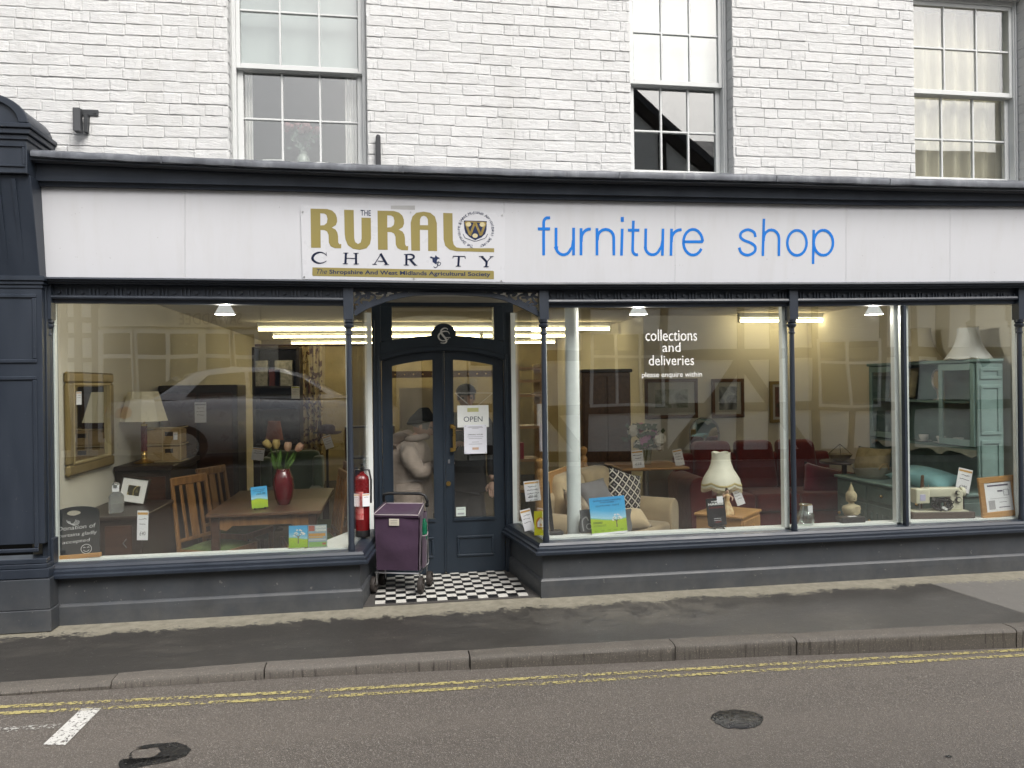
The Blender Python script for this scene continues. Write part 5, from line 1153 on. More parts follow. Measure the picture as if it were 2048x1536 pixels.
for i, (px, py, lean_, mt) in enumerate(((535, 888, -.7, tul_y), (553, 888, .05, tul_y), (576, 893, .1, tul), (599, 895, .75, tul))):
    hd = Tl(px, py); rot = Matrix.Rotation(lean_, 3, 'Y'); b = MB()
    for k in range(6):
        a0 = k*math.pi/3
        def f(u, v, a0=a0, k=k):
            a = a0+(u-.5)*1.25; r = (.036 if k % 2 else .032)*math.sin(min(v*.78+.12, 1)*math.pi*.80+.12)**.8*(1-.25*abs(u-.5)*v); q = Vector((r*math.cos(a), r*math.sin(a), (v-.5)*.085*(1-.25*(2*u-1)**2*v))); return hd+rot @ q
        b.grid(f, 4, 6)
    f_ = b.build('tulip_head', mt, t, smooth='all')
    st = hd-rot @ Vector((0, 0, .04)); b = MB(); b.tube([(0+.01*(i-1.5), 0, vh*.9), ((st.x)*.45, .01, vh+.06), st*1.0-Vector((0, 0, .02)), st], .0045, 6); b.build('stem', leafm, t, smooth=True)
for px, py, px2, py2 in ((553, 935, 544, 905), (558, 936, 561, 898), (572, 935, 588, 904), (575, 938, 592, 908), (552, 938, 548, 912)):
    a, c = Tl(px, py), Tl(px2, py2, random.uniform(-.02, .02)); b = MB(); sd_ = Vector((.022, 0, .004))
    b.grid(lambda u, v: a.lerp(c, v)+sd_*(2*u-1)*math.sin(math.pi*(v*.85+.12))+Vector((0, -.012*(2*u-1)**2-.015*math.sin(v*3), 0)), 4, 8); b.build('leaf', leafm, t, smooth='all')
# leaflet stand and flyers: printed field and sky
def landscape(name, hz=.42, seed=0):
    m, nt, b_ = base_mat(name); uvw = coords(nt, 'Generated'); s = N(nt, 'ShaderNodeSeparateXYZ', {0: uvw}); z = s.outputs[2]; x = s.outputs[0]
    zz_ = math_(nt, 'ADD', z, math_(nt, 'MULTIPLY', math_(nt, 'SINE', math_(nt, 'MULTIPLY_ADD', x, 4.0, seed)), -.045))
    c = ramp(nt, zz_, (0.0, (.30, .48, .03)), (hz-.02, (.48, .62, .05)), (hz, (.22, .55, .42)), (hz+.03, (.42, .72, .88)), (hz+.25, (.10, .48, .82)), (1.0, (.07, .40, .78)))
    nt.links.new(c, b_.inputs['Base Color']); b_.inputs['Roughness'].default_value = .35; return m
land1, land2, land3 = landscape('field_print', .40), landscape('field_print_2', .42, 1), landscape('field_print_3', .38, 2)
def tree_print(parent, c, s, y, mt=white_vinyl):
    b = MB(); tk = M('print_trunk', (.22, .18, .10), .6)
    b.stroke([(c[0], c[1]-s), (c[0], c[1])], [s*.18, s*.1], (0, y, 0), (1, 0, 0), (0, 0, 1), (0, -.0004, 0))
    for a in (-.9, -.5, .5, .9): b.stroke([(c[0], c[1]-s*.25), (c[0]+s*.6*math.sin(a), c[1]+s*.5*math.cos(a))], s*.05, (0, y-.0003, 0), (1, 0, 0), (0, 0, 1), (0, -.0004, 0))
    b.build('tree_trunk_print', tk, parent); b = MB(); rs = random.Random(5)
    for i in range(16):
        a = rs.uniform(0, 6.3); r = s*.75*math.sqrt(rs.random()); q = (c[0]+r*1.15*math.cos(a), c[1]+s*.35+r*.62*math.sin(a)); rr_ = s*rs.uniform(.09, .17)
        b.prism([(q[0]+rr_*math.cos(t_), q[1]+rr_*.8*math.sin(t_)) for t_ in [j*math.pi/4 for j in range(8)]], (0, y-.0010-.0001*i, 0), (1, 0, 0), (0, 0, 1), (0, .0004, 0))
    b.build('blossom_print', mt, parent)
q = P(520, 1003, 1.1); w_, h_ = .135, .185
t = thing('price_easel', 'blue and green price card on a little easel on the dining table', 'price card', (q.x, 1.1, tz+.012), rot=(-R(10), R(-4), R(4)))
b = MB(); b.box((-w_/2, 0, 0), (w_/2, .004, h_)); b.build('card', land1, t)
text('price', '£65.00', (w_*.1, -.001, h_*.66), (1, 0, 0), (0, 0, 1), w_*.55, h_*.1, ink, t, shear=.2)
b = MB(); scrib(b, (0, -.0004, h_*.86), (1, 0, 0), (0, 0, 1), w_*.75, 'a', .004, .0025); scrib(b, (0, -.0004, h_*.78), (1, 0, 0), (0, 0, 1), w_*.6, 'b', .004, .0025); b.build('handwriting', sign_navy, t)
b = MB(); b.box((-.05, -.012, -.012), (-.035, .04, .004)); b.box((.035, -.012, -.012), (.05, .04, .004)); b.box((-.045, .03, -.012), (.045, .038, .05)); b.build('easel', black_plastic, t)
a_, c_ = P(576, 1101, .05), P(655, 1047, .05); w_, h_ = c_.x-a_.x, c_.z-.453
t = thing('flyer_holder', 'clear holder with a blossom tree flyer and an orange flyer behind the left pane', 'flyer', ((a_.x+c_.x)/2, .05, .4525), rot=(-R(4), 0, 0))
b = MB(); b.box((-w_/2+.006, 0, .006), (-.002, .002, h_-.008)); f1 = b.build('flyer_sheet', land2, t); tree_print(t, (-w_*.24, h_*.52), .055, -.0008)
b = MB(); b.box((.002, 0, .006), (w_/2-.006, .002, h_-.008)); b.build('flyer_sheet', M('flyer_blue_grey', (.35, .45, .52), .4, var=.1), t)
for z0, z1, x0, x1, cc in ((.70, .93, .02, .17, (.55, .14, .10)), (.80, .92, .19, .46, (.78, .78, .76)), (.68, .78, .19, .46, (.78, .78, .76)), (.48, .60, .02, .44, (.70, .34, .08)), (.40, .46, .02, .38, (.70, .42, .14)), (.30, .36, .02, .45, (.62, .64, .70)), (.04, .24, .02, .47, (.30, .50, .16)), (.12, .2, .36, .45, (.55, .16, .1))):
    b = MB(); b.box((w_*x0, -.0008-.0003*x0, h_*z0), (w_*x1, .0, h_*z1)); b.build('flyer_print', M('flyer_ink', cc, .5), t)
b = MB(); b.box((-w_/2, -.004, 0), (w_/2, -.0025, h_)); b.box((-w_/2, -.0025, 0), (w_/2, .02, .004)); b.build('clear_holder', glass_mat('acrylic', .05), t)
# fire extinguisher
ep = P(727, 1066, .42); t = thing('fire_extinguisher', 'red fire extinguisher standing on the white window board', 'fire extinguisher', (ep.x-.005, .42, .452)); er = .055; eh = P(727, 950, .42).z-.452
b = MB(); b.lathe([(er*1.02, 0), (er*1.05, .01), (er*1.05, .05), (er, .052)], n=22); b.build('base_ring', black_plastic, t, smooth=True)
b = MB(); b.lathe([(er, .052), (er, eh-.04), (er*.9, eh-.015), (er*.55, eh+.008), (er*.3, eh+.015), (er*.28, eh+.03)], n=22); b.build('cylinder', M('extinguisher_red', (.14, .007, .009), .25), t, smooth=True)
b = MB(); b.cyl((0, 0, eh+.03), (0, 0, eh+.065), .016, n=10); b.box((-.012, -.06, eh+.06), (.012, .02, eh+.072)); b.hexa([(-.01, -.065, eh+.088), (.01, -.065, eh+.088), (.01, .015, eh+.073), (-.01, .015, eh+.073), (-.01, -.065, eh+.096), (.01, -.065, eh+.096), (.01, .015, eh+.083), (-.01, .015, eh+.083)]); b.build('valve', black_plastic, t)
b = MB(); b.tube([(.01, 0, eh+.045), (.055, -.01, eh+.04), (er+.015, -.02, eh-.04), (er+.012, -.02, eh-.22)], .008, 8); b.build('hose', black_plastic, t, smooth=True)
b = MB(); b.grid(lambda u, v: Vector(((er+.0012)*math.cos(R(195+u*85)), (er+.0012)*math.sin(R(195+u*85)), .14+v*.22)), 10, 1); b.build('label', M('extinguisher_label', (.50, .05, .05), .5, col2=(.62, .30, .28), vscale=60), t)
price_card('white paper tag taped to the fire extinguisher', (ep.x+.025, .352, P(735, 1000, .35).z), .055, .10, R(12), lines=1)
# notice taped inside the return pane by the extinguisher
rp_ = Vector((-.215, .62)); price_card('pale green notice stuck inside the left return pane', (-.222, .60, P(737, 950, .6).z), .10, .28, R(83), lines=4, head=(.3, .4, .36))
# ---------- deeper in the shop, left
green_v = M('green_velvet', (.075, .115, .070), .8, var=.3, vscale=5, sheen=.4)
def softbox(name, a, c, m, parent, bev=.05, world=False): b = MB(); b.box(a, c); return b.build(name, m, parent, world, bevel=bev, seg=4, smooth='all')
ax = P(580, 940, 3.3).x; aw_ = (P(645, 940, 3.3).x-P(517, 940, 3.3).x)/2; ah = P(580, 906, 3.3).z-FI
t = thing('green_armchair', 'green winged armchair behind the dining table', 'armchair', (ax, 3.3, FI))
softbox('backrest', (-aw_+.05, .25, .3), (aw_-.05, .48, ah), green_v, t, .09); softbox('seat', (-aw_+.12, -.3, .25), (aw_-.12, .3, .46), green_v, t, .05)
for s in (-1, 1): softbox('arm', (s*aw_, -.3, .1), (s*(aw_-.16), .35, .64), green_v, t, .07); softbox('wing', (s*aw_, .12, .6), (s*(aw_-.12), .42, ah-.06), green_v, t, .05)
for sx in (-1, 1):
    for y in (-.25, .4): b = MB(); b.cyl((sx*(aw_-.08), y, 0), (sx*(aw_-.08), y, .12), .02, .03, n=8); b.build('leg', dark_wood, t)
# dark dresser with shelves
x0, x1 = P(505, 800, 5.2).x, P(600, 800, 5.2).x; zt5 = P(550, 694, 5.2).z
t = thing('dark_dresser', 'dark wooden dresser with shelves of boxed goods at the back of the shop', 'dresser', ((x0+x1)/2, 5.2, FI))
for a, c in (((x0, 5.2, FI), (x0+.04, 5.6, zt5)), ((x1-.04, 5.2, FI), (x1, 5.6, zt5)), ((x0+.04, 5.56, FI), (x1-.04, 5.6, zt5))): b = MB(); b.box(a, c); b.build('side_panel', dark_wood, t, world=True)
szs = [FI+.1, .9, P(550, 818, 5.2).z, P(550, 772, 5.2).z, zt5]
for z in szs: b = MB(); b.box((x0+.041, 5.16, z-.03), (x1-.041, 5.559, z)); b.build('shelf', dark_wood, t, world=True)
b = MB(); b.box((x0+.042, 5.17, FI+.12), (x1-.042, 5.2, .86)); b.build('cupboard_front', dark_wood, t, world=True)
cardw = M('carton_print', (.55, .54, .50), .7, var=.6, vscale=14)
for px0, px1, py0, py1, lb, cc in ((512, 536, 702, 730, 'left white carton on the top shelf of the dark dresser', None), (551, 585, 700, 728, 'right white carton on the top shelf of the dark dresser', None), (540, 562, 735, 768, 'dull red box on the upper shelf of the dark dresser', (.14, .03, .035))):
    a, c = P(px0, py1, 5.3), P(px1, py0, 5.3); zb = min(szs, key=lambda z: abs(z-a.z)) if cc else P(550, 730, 5.3).z
    b = MB(); b.box((a.x, 5.22, szs[3]), (c.x, 5.45, szs[3]+(c.z-a.z)+(.0 if cc else .16))); tag(b.build('carton', cardw if cc is None else M('red_carton', cc, .7)), lb, 'box', 'boxes on the dark dresser')
price_card('blue and yellow tag hanging on the dark dresser', (P(591, 785, 5.12).x, 5.12, P(591, 785, 5.12).z), .11, .17, head=(.5, .55, .05), lines=2)
price_card('cream price card in front of the dark dresser', (P(516, 908, 3.0).x, 3.0, P(516, 908, 3.0).z), .13, .14, roll=R(8), lines=2)
price_card('white notice sheet propped deep in the left window', (P(401, 825, 2.6).x, 2.6, P(401, 825, 2.6).z), .115, .21, lines=3, head=(.3, .3, .3))
# added dark wardrobe shape: darkens this spot and backs the two cards
b = MB(); a = P(345, 800, 2.62); c = P(475, 800, 2.62); b.box((XI0+.02, 2.62, FI), (c.x, 3.1, P(420, 770, 2.62).z)); t = thing('added_dark_wardrobe', 'added plain dark wardrobe darkening the space behind the dining chairs', 'wardrobe', ((XI0+c.x)/2, 2.62, FI)); b.build('body', dark_wood, t, world=True, bevel=.01)
for k in (0, 1): w2 = (c.x-XI0-.1)/2; b = MB(); b.box((XI0+.06+k*(w2+.01), 2.605, FI+.12), (XI0+.06+k*(w2+.01)+w2-.02, 2.62, P(420, 770, 2.62).z-.08)); b.build('door', mahog, t, world=True, bevel=.006)
# orange lamp on a plant stand
op = P(549, 880, 4.2); t = thing('orange_lamp', 'small table lamp with orange brown shade on a stand behind the armchair', 'lamp', (op.x, 4.2, FI)); oz = op.z-FI
b = MB(); k = (P(568, 875, 4.2).x-P(531, 875, 4.2).x)/2; sh_ = P(549, 842, 4.2).z-op.z; b.lathe([(k, oz), (k*.96, oz+.02), (k*.66, oz+sh_)], n=18, caps=False); b.build('shade', M('orange_shade', (.30, .075, .022), .8), t, smooth=True)
b = MB(); b.lathe([(.1, 0), (.1, .03), (.03, .05), (.025, oz-.3), (.06, oz-.2), (.03, oz-.05), (.012, oz)], n=12); b.build('stand', dark_wood, t, smooth=True)
# floral curtain
def floral():
    m, nt, b_ = base_mat('floral_fabric'); v = coords(nt, 'Object'); f = N(nt, 'ShaderNodeTexNoise', {'Vector': v, 'Scale': 7.0, 'Detail': 3.0, 'Distortion': 1.6}).outputs[0]
    g = N(nt, 'ShaderNodeTexVoronoi', {'Vector': v, 'Scale': 8.0}).outputs['Distance']
    c = mix(nt, ramp(nt, f, (.50, 0.0), (.54, 1.0)), (.46, .37, .20), (.075, .018, .012)); c = mix(nt, ramp(nt, g, (.14, 1.0), (.20, 0.0)), c, (.055, .012, .010))
    nt.links.new(c, b_.inputs['Base Color']); b_.inputs['Roughness'].default_value = .9; return m
x0, x1 = P(598, 780, 5.6).x, P(644, 780, 5.6).x; z0, z1 = .55, P(620, 692, 5.6).z
t = thing('floral_curtain', 'long cream curtain with dark red floral print hanging in the shop', 'curtain', ((x0+x1)/2, 5.65, z0))
b = MB(); b.grid(lambda u, v: Vector((x0+(x1-x0)*u, 5.65+.035*math.sin(u*25+v*.6), z0+(z1-z0)*v)), 50, 6); b.build('fabric', floral(), t, world=True, smooth='all')
b = MB(); b.cyl((P(510, 694, 5.65).x, 5.65, z1+.015), (P(760, 697, 5.65).x, 5.65, z1+.015), .018, n=8); b.build('pole', mahog, t, world=True)
# hat, shelf of books
hp = P(654, 866, 3.9); t = thing('plum_hat', 'dark plum hat on a stand behind the dining chairs', 'hat', (hp.x, 3.9, FI)); hz_ = hp.z-FI
plum = M('plum_felt', (.045, .012, .020), .95, bmp=.4); b = MB(); b.lathe([(.17, hz_), (.175, hz_+.008), (.10, hz_+.02), (.095, hz_+.08), (.06, hz_+.105), (.01, hz_+.11)], n=20, mod=lambda k, t_, r: (r*(1+.08*math.sin(3*t_)), .012*math.sin(2*t_)*(k < 2))); b.build('brim_and_crown', plum, t, smooth='all')
b = MB(); b.lathe([(.12, 0), (.12, .02), (.016, .04), (.016, hz_)], n=10); b.build('stand', dark_wood, t)
price_card('cream tag hanging below the plum hat', (P(656, 884, 3.75).x, 3.75, P(656, 884, 3.75).z), .10, .16, roll=R(-18), lines=3)
x0, x1 = P(690, 900, 4.6).x, P(790, 900, 4.6).x; ztb = P(720, 853, 4.6).z
t = thing('bookcase', 'low wooden bookcase filled with books seen behind the fire extinguisher', 'bookcase', ((x0+x1)/2, 4.6, FI))
for a, c in (((x0, 4.6, FI), (x0+.03, 4.9, ztb)), ((x1-.03, 4.6, FI), (x1, 4.9, ztb))): b = MB(); b.box(a, c); b.build('side_panel', mahog, t, world=True)
bz = [FI+.05, FI+.05+(ztb-FI-.05)*.33, FI+.05+(ztb-FI-.05)*.66, ztb]
for z in bz: b = MB(); b.box((x0+.031, 4.6, z-.02), (x1-.031, 4.9, z)); b.build('shelf', mahog, t, world=True)
random.seed(31); bk = [M('book_cover', c, .6) for c in ((.25, .2, .12), (.10, .03, .03), (.03, .05, .10), (.3, .28, .24), (.05, .07, .04), (.02, .02, .02))]; nb = 0
for zi in (1, 2):
    x = x0+.04
    while x < x1-.07 and nb < 14:
        wb = random.uniform(.025, .05); b = MB(); hb = random.uniform(.2, .27); b.box((x, 4.63, bz[zi]+.001), (x+wb-.002, 4.8, bz[zi]+hb)); tag(b.build('book', random.choice(bk)), 'book standing upright on the low bookcase behind the fire extinguisher', 'book', 'books on the low bookcase'); x += wb; nb += 1
# paper cover and hanging coats seen through the doors
b = MB(); a = P(800, 905, 5.0); c = P(880, 775, 5.0); b.grid(lambda u, v: Vector((a.x+(c.x-a.x)*u, 5.0+.02*math.sin(u*9), FI+(c.z-FI)*v)), 16, 4); tag(b.build('dust_sheet', M('dust_sheet_cloth', (.50, .43, .31), .9), smooth='all'), 'pale dust sheet hanging behind the woman inside the doors', 'sheet')
x0, x1 = P(770, 760, 5.8).x, P(1010, 760, 5.8).x; zr = P(890, 748, 5.8).z
t = thing('coat_rail', 'dark rail of hanging frames and plates across the back of the shop', 'rail', ((x0+x1)/2, 5.9, zr)); b = MB(); b.box((x0, 5.86, zr-.05), (x1, 5.9, zr+.05)); b.build('rail_board', mahog, t, world=True)
for i in range(12): xx = x0+.15+(x1-x0-.3)*i/11; b = MB(); b.cyl((xx, 5.8, zr), (xx, 5.86, zr), .012, n=6); b.build('peg', brass, t, world=True)
for i, (px, py, w_, h_, lb) in enumerate(((915, 770, .17, .2, 'oval plate hanging from the coat rail'), (942, 768, .2, .18, 'pale square sheet hanging from the coat rail'))):
    p = P(px, py, 5.78); b = MB(); b.prism([(w_/2*math.copysign(abs(math.cos(a))**(.9 if i == 0 else .15), math.cos(a)), h_/2*math.copysign(abs(math.sin(a))**(.9 if i == 0 else .15), math.sin(a))) for a in [j*math.pi/12+.02 for j in range(24)]], p, (1, 0, 0), (0, 0, 1), (0, .01, 0)); tag(b.build('hanging_plate', M('dull_cream', (.30, .26, .18), .6)), lb, 'plate')
# ================================================================ right window
# round iron column
cp_ = P(1146, 850, .30); b = MB(); r_ = (P(1160, 850, .3).x-P(1132, 850, .3).x)/2
b.lathe([(r_*1.05, FI), (r_*1.05, FI+.1), (r_, FI+.12), (r_*.97, 2.2), (r_*.96, CEI-.001)], (cp_.x, .30, 0), n=24); tag(b.build('iron_column', M('column_white_gloss', (.72, .76, .75), .35, var=.08, vscale=12, bmp=.15, bscale=14), smooth=True), 'round white painted column standing behind the right pane', 'column')
def sofa(name, label, loc, rz, w, d, h, m, nseat, arm_h=.62, arm_w=.2, cat='sofa', seat_h=.44, skirt=True):
    t = thing(name, label, cat, loc, rz); iw = w/2-arm_w
    softbox('base', (-w/2+.02, -d/2+.06, .06), (w/2-.02, d/2, .30), m, t, .03)
    softbox('back_frame', (-w/2+.05, d/2-.20, .25), (w/2-.05, d/2, h*.86), m, t, .08)
    for s in (-1, 1):
        b = MB(); n = 12; prof = [(arm_w*.5*math.cos(a)*1.12, arm_h-.12+.13*math.sin(a)) for a in [math.pi*i/n for i in range(n+1)]]+[(-arm_w*.46, .05), (arm_w*.46, .05)]
        b.prism([(s*(w/2-arm_w/2)+p[0], p[1]) for p in prof], (0, -d/2, 0), (1, 0, 0), (0, 0, 1), (0, d-.04, 0)); b.build('arm', m, t, bevel=.025, seg=3, smooth='all')
    for i in range(nseat):
        a = -iw+2*iw*i/nseat; c = a+2*iw/nseat
        b = MB(); b.box((a+.006, -d/2+.0, .29), (c-.006, d/2-.2, seat_h)); b.build('seat_cushion', m, t, bevel=.055, seg=4, smooth='all')
        b = MB(); b.hexa([(a+.006, d/2-.36, seat_h-.02), (c-.006, d/2-.36, seat_h-.02), (c-.006, d/2-.14, seat_h-.02), (a+.006, d/2-.14, seat_h-.02), (a+.04, d/2-.24, h), (c-.04, d/2-.24, h), (c-.04, d/2-.02, h), (a+.04, d/2-.02, h)]); b.build('back_cushion', m, t, bevel=.085, seg=5, smooth='all')
    for sx in (-1, 1):
        for sy in (-1, 1): b = MB(); b.cyl((sx*(w/2-.1), sy*(d/2-.1), 0), (sx*(w/2-.1), sy*(d/2-.1), .07), .02, .026, n=8); b.build('foot', dark_wood, t)
    return t
def fabric(name, col, var=.25, sheen=.3, vs=4, bs=14):
    m, nt, b_ = base_mat(name); v = coords(nt, 'Object'); f = ramp(nt, noise(nt, v, vs, 5, .6), (.3, 0.0), (.7, 1.0))
    nt.links.new(mix(nt, f, col, tuple(c*(1-var) for c in col)), b_.inputs['Base Color']); b_.inputs['Roughness'].default_value = .92; b_.inputs['Sheen Weight'].default_value = sheen
    bump(nt, b_, math_(nt, 'ADD', noise(nt, v, bs, 3, .5), math_(nt, 'MULTIPLY', noise(nt, v, 220, 2, .5), .15)), .35, .02); return m
beige = fabric('beige_chenille', (.46, .36, .22)); wine = fabric('wine_chenille', (.17, .014, .013), .35)
sc_ = P(1205, 1000, 1.20); sofa('beige_sofa', 'beige fabric two seat sofa turned towards the right behind the poster', (sc_.x+.03, 1.22, FI), R(48), 1.55, .86, .96, beige, 2, arm_h=.64)
rs_ = P(1535, 980, 2.75); sofa('red_sofa', 'dark red three seat sofa facing the window', (rs_.x, 2.85, FI), R(-4), 2.08, .92, 1.06, wine, 3, arm_h=.70, arm_w=.24, seat_h=.50)
def place(x, y, z, rz=0, rx=0, ry=0): return Matrix.Translation(Vector((x, y, z))) @ Matrix.Rotation(rz, 4, 'Z') @ Matrix.Rotation(ry, 4, 'Y') @ Matrix.Rotation(rx, 4, 'X')
def lattice():
    m, nt, b_ = base_mat('lattice_fabric'); v = coords(nt, 'Object', (1, 1, 1), (0, R(45), 0)); s = N(nt, 'ShaderNodeSeparateXYZ', {0: N(nt, 'ShaderNodeVectorMath', {0: v, 'Scale': 17.0}, operation='SCALE').outputs[0]})
    fr_ = [math_(nt, 'ABSOLUTE', math_(nt, 'SUBTRACT', math_(nt, 'FRACT', s.outputs[i]), .5)) for i in (0, 2)]; mx = math_(nt, 'MAXIMUM', fr_[0], fr_[1]); mn = math_(nt, 'MAXIMUM', fr_[0], fr_[1])
    line_ = math_(nt, 'GREATER_THAN', mx, .41); core = math_(nt, 'LESS_THAN', mn, .13)
    c = mix(nt, line_, (.012, .011, .014), (.62, .58, .50)); c = mix(nt, core, c, (.22, .20, .20)); nt.links.new(c, b_.inputs['Base Color']); b_.inputs['Roughness'].default_value = .9; return m
def cushion_thing(label, x, y, z, w, h, t_, m, rz=0, lean=0, roll=0, group='loose cushions'):
    th = thing('cushion', label, 'cushion', (x, y, z), group=group, rot=(0, 0, 0)); th.rotation_mode = 'XYZ'
    cushion('cover', w, h, t_, m, th, place(0, 0, 0, rz, -lean, roll)); return th
p = P(1246, 982, 1.35); cushion_thing('black and white lattice patterned cushion on the beige sofa', p.x, 1.30, p.z, .42, .42, .15, lattice(), R(22), R(18), R(18))
p = P(1190, 990, 1.0); cushion_thing('plain grey cushion beside the lattice cushion', p.x, 1.0, p.z, .34, .30, .14, fabric('grey_linen', (.17, .165, .17), .2, .1), R(20), R(35), R(-6))
p = P(1158, 1010, .8); cushion_thing('cream cushion with dark motifs half hidden by the white column', p.x, .82, p.z-.04, .32, .34, .13, M('cream_motif', (.42, .36, .27), .9, col2=(.10, .07, .05), vscale=9), R(40), R(35), R(20))
p = P(1645, 965, 2.6); cushion_thing('crimson velvet cushion on the red sofa', p.x, 2.62, p.z, .46, .42, .16, fabric('crimson_velvet', (.20, .010, .038), .4, .6), R(-8), R(20), R(14))
p = P(1262, 1042, .55); cushion_thing('beige scatter cushion lying low at the front of the sofa', p.x, .62, p.z, .36, .24, .16, beige, R(10), R(60), 0)
# grey sack and donations poster
p = P(1215, 1078, .12); a_, c_ = P(1165, 1078, .1), P(1266, 1020, .1)
t = thing('grey_sack', 'grey cloth storage bag standing behind the donations poster', 'bag', (p.x, .24, .4525)); w_, h_ = c_.x-a_.x, c_.z-.452
b = MB(); b.grid(lambda u, v: Vector(((2*u-1)*w_/2*(1+.03*math.sin(v*7)), -.09-.015*math.sin(math.pi*u)*math.sin(v*2.5), v*h_*(1+.05*math.sin(u*6)))), 14, 8); b.grid(lambda u, v: Vector(((2*u-1)*w_/2*(1+.03*math.sin(v*7)), -.02-.04*v, v*h_*(1+.05*math.sin(u*6)))), 14, 8)
for s in (-1, 1): b.grid(lambda u, v: Vector((s*w_/2*(1+.03*math.sin(v*7)), -.09+u*(.07-.04*v), v*h_*(1.0+.05*math.sin(3+3*s)))), 3, 8)
b.build('bag_body', fabric('grey_felt', (.14, .14, .145), .2, .1), t, smooth='all')
b = MB(); b.stroke(sm([(-.19, .02), (-.2, .10), (-.17, .13), (-.15, .10)], 4), .010, (0, -.108, 0), (1, 0, 0), (0, 0, 1), (0, -.001, 0)); b.stroke([(-.145+.022*math.cos(a), .055+.022*math.sin(a)) for a in [i*math.pi/6 for i in range(12)]], .008, (0, -.109, 0), (1, 0, 0), (0, 0, 1), (0, -.001, 0), closed=True); b.build('printed_script', M('silver_print', (.4, .4, .4), .5), t)
pw, ph = P(1254, 1040, .07).x-P(1183, 1040, .07).x, P(1215, 993, .07).z-.458
t = thing('donations_poster', 'blue and lime poster asking for donations propped behind the right pane', 'poster', (P(1219, 1076, .07).x, .055, .455), rot=(-R(6), R(-3), 0))
b = MB(); b.box((-pw/2, 0, .016), (pw/2, .002, ph)); b.build('sheet', land3, t); b = MB(); b.box((-pw/2, 0, 0), (pw/2, .002, .0155)); b.build('footer', paper, t); tree_print(t, (pw*.22, ph*.36), .055, -.0006)
text('lettering', 'DONATIONS NEEDED', (0, -.0008, ph*.91), (1, 0, 0), (0, 0, 1), pw*.78, ph*.035, sign_navy, t, bold=.01); text('lettering', 'THIS WEEK', (0, -.0008, ph*.855), (1, 0, 0), (0, 0, 1), pw*.42, ph*.033, sign_navy, t, bold=.01); text('lettering', 'CLOTHING  TOYS', (0, -.0008, ph*.77), (1, 0, 0), (0, 0, 1), pw*.66, ph*.038, ink, t, shear=.2)
b = MB()
for i, zf in enumerate((.33, .30, .255, .225)): b.box((-pw*.44, -.0008, ph*zf), (-pw*(.18-.1*(i > 1)), -.0002, ph*(zf+(.02 if i < 2 else .010))))
for i in range(5): b.box((-pw*.42+pw*.18*i, -.0008, ph*.11), (-pw*.42+pw*.18*i+pw*.10, -.0002, ph*.118)); b.box((-pw*.42+pw*.18*i, -.0008, ph*.085), (-pw*.42+pw*.18*i+pw*.08, -.0002, ph*.091))
b.build('small_print', M('olive_print', (.16, .24, .03), .6), t)
# pedestal table with flowers
tp = P(1300, 930, 2.35); t = thing('pedestal_table', 'pedestal table with a wooden top behind the beige sofa', 'table', (tp.x, 2.5, FI)); hz_ = P(1300, 937, 2.1).z-FI; tw = (P(1367, 930, 2.4).x-P(1236, 930, 2.4).x)/2
b = MB(); b.box((-tw, -.36, hz_-.028), (tw, .36, hz_)); b.build('top', pine, t, bevel=.01); b = MB(); b.cyl((.0, 0, .03), (.0, 0, hz_-.029), .035, n=14); b.build('pedestal', chrome, t, smooth=True); b = MB(); b.lathe([(.28, 0), (.28, .015), (.05, .035)], n=24); b.build('foot', chrome, t, smooth=True)
fp_ = P(1292, 925, 2.5); t = thing('flower_arrangement', 'glass vase of pink and white artificial flowers on the pedestal table', 'flowers', (fp_.x, 2.5, FI+hz_))
b = MB(); b.lathe([(.05, 0), (.055, .01), (.06, .1), (.07, .2)], n=16); b.build('vase', glass_obj, t, smooth=True)
random.seed(12); cols = [M('pink_bloom', (.78, .30, .45), .8), M('mauve_bloom', (.62, .30, .48), .8), M('white_bloom', (.85, .83, .75), .8), M('dusty_leaf', (.12, .15, .09), .8)]
for px, py, rr_, mi in ((1268, 862, .085, 2), (1285, 857, .075, 0), (1298, 880, .10, 1), (1288, 886, .08, 1), (1318, 880, .10, 2), (1322, 895, .07, 2), (1275, 890, .06, 2), (1308, 868, .06, 1)):
    c0 = P(px, py, 2.48); c0 = Vector((c0.x-fp_.x, random.uniform(-.06, .06), c0.z-FI-hz_)); b = MB()
    for k in range(22):
        d_ = Vector((random.gauss(0, 1), random.gauss(0, 1), random.gauss(0, 1)+.3)).normalized(); u_ = d_.orthogonal().normalized()*rr_*.42; v_ = d_.cross(u_).normalized()*rr_*.36; q = c0+d_*rr_*.62
        b.add([q-u_*.6, q-v_+d_*.01, q+u_*.8+d_*rr_*.18, q+v_+d_*.01], [(0, 1, 2, 3)])
    b.ball(c0, rr_*.6, 8, 6); b.build('bloom', cols[mi], t)
b = MB()
for k in range(46):
    a = random.uniform(0, 6.3); r = random.uniform(.03, .22); q = Vector((r*math.cos(a), r*math.sin(a)*.6, random.uniform(.18, .42))); d_ = Vector((random.uniform(-1, 1), random.uniform(-.6, .6), random.uniform(-.4, .8))).normalized()*.10; e = d_.cross(Vector((.2, 1, .1))).normalized()*.028
    b.add([q, q+d_*.5+e, q+d_, q+d_*.5-e], [(0, 1, 2, 3)])
for k in range(9): b.tube([(0, 0, .02), (random.uniform(-.03, .03), 0, .2), (random.uniform(-.16, .16), random.uniform(-.08, .08), .38)], .004, 5)
b.build('foliage', cols[3], t)
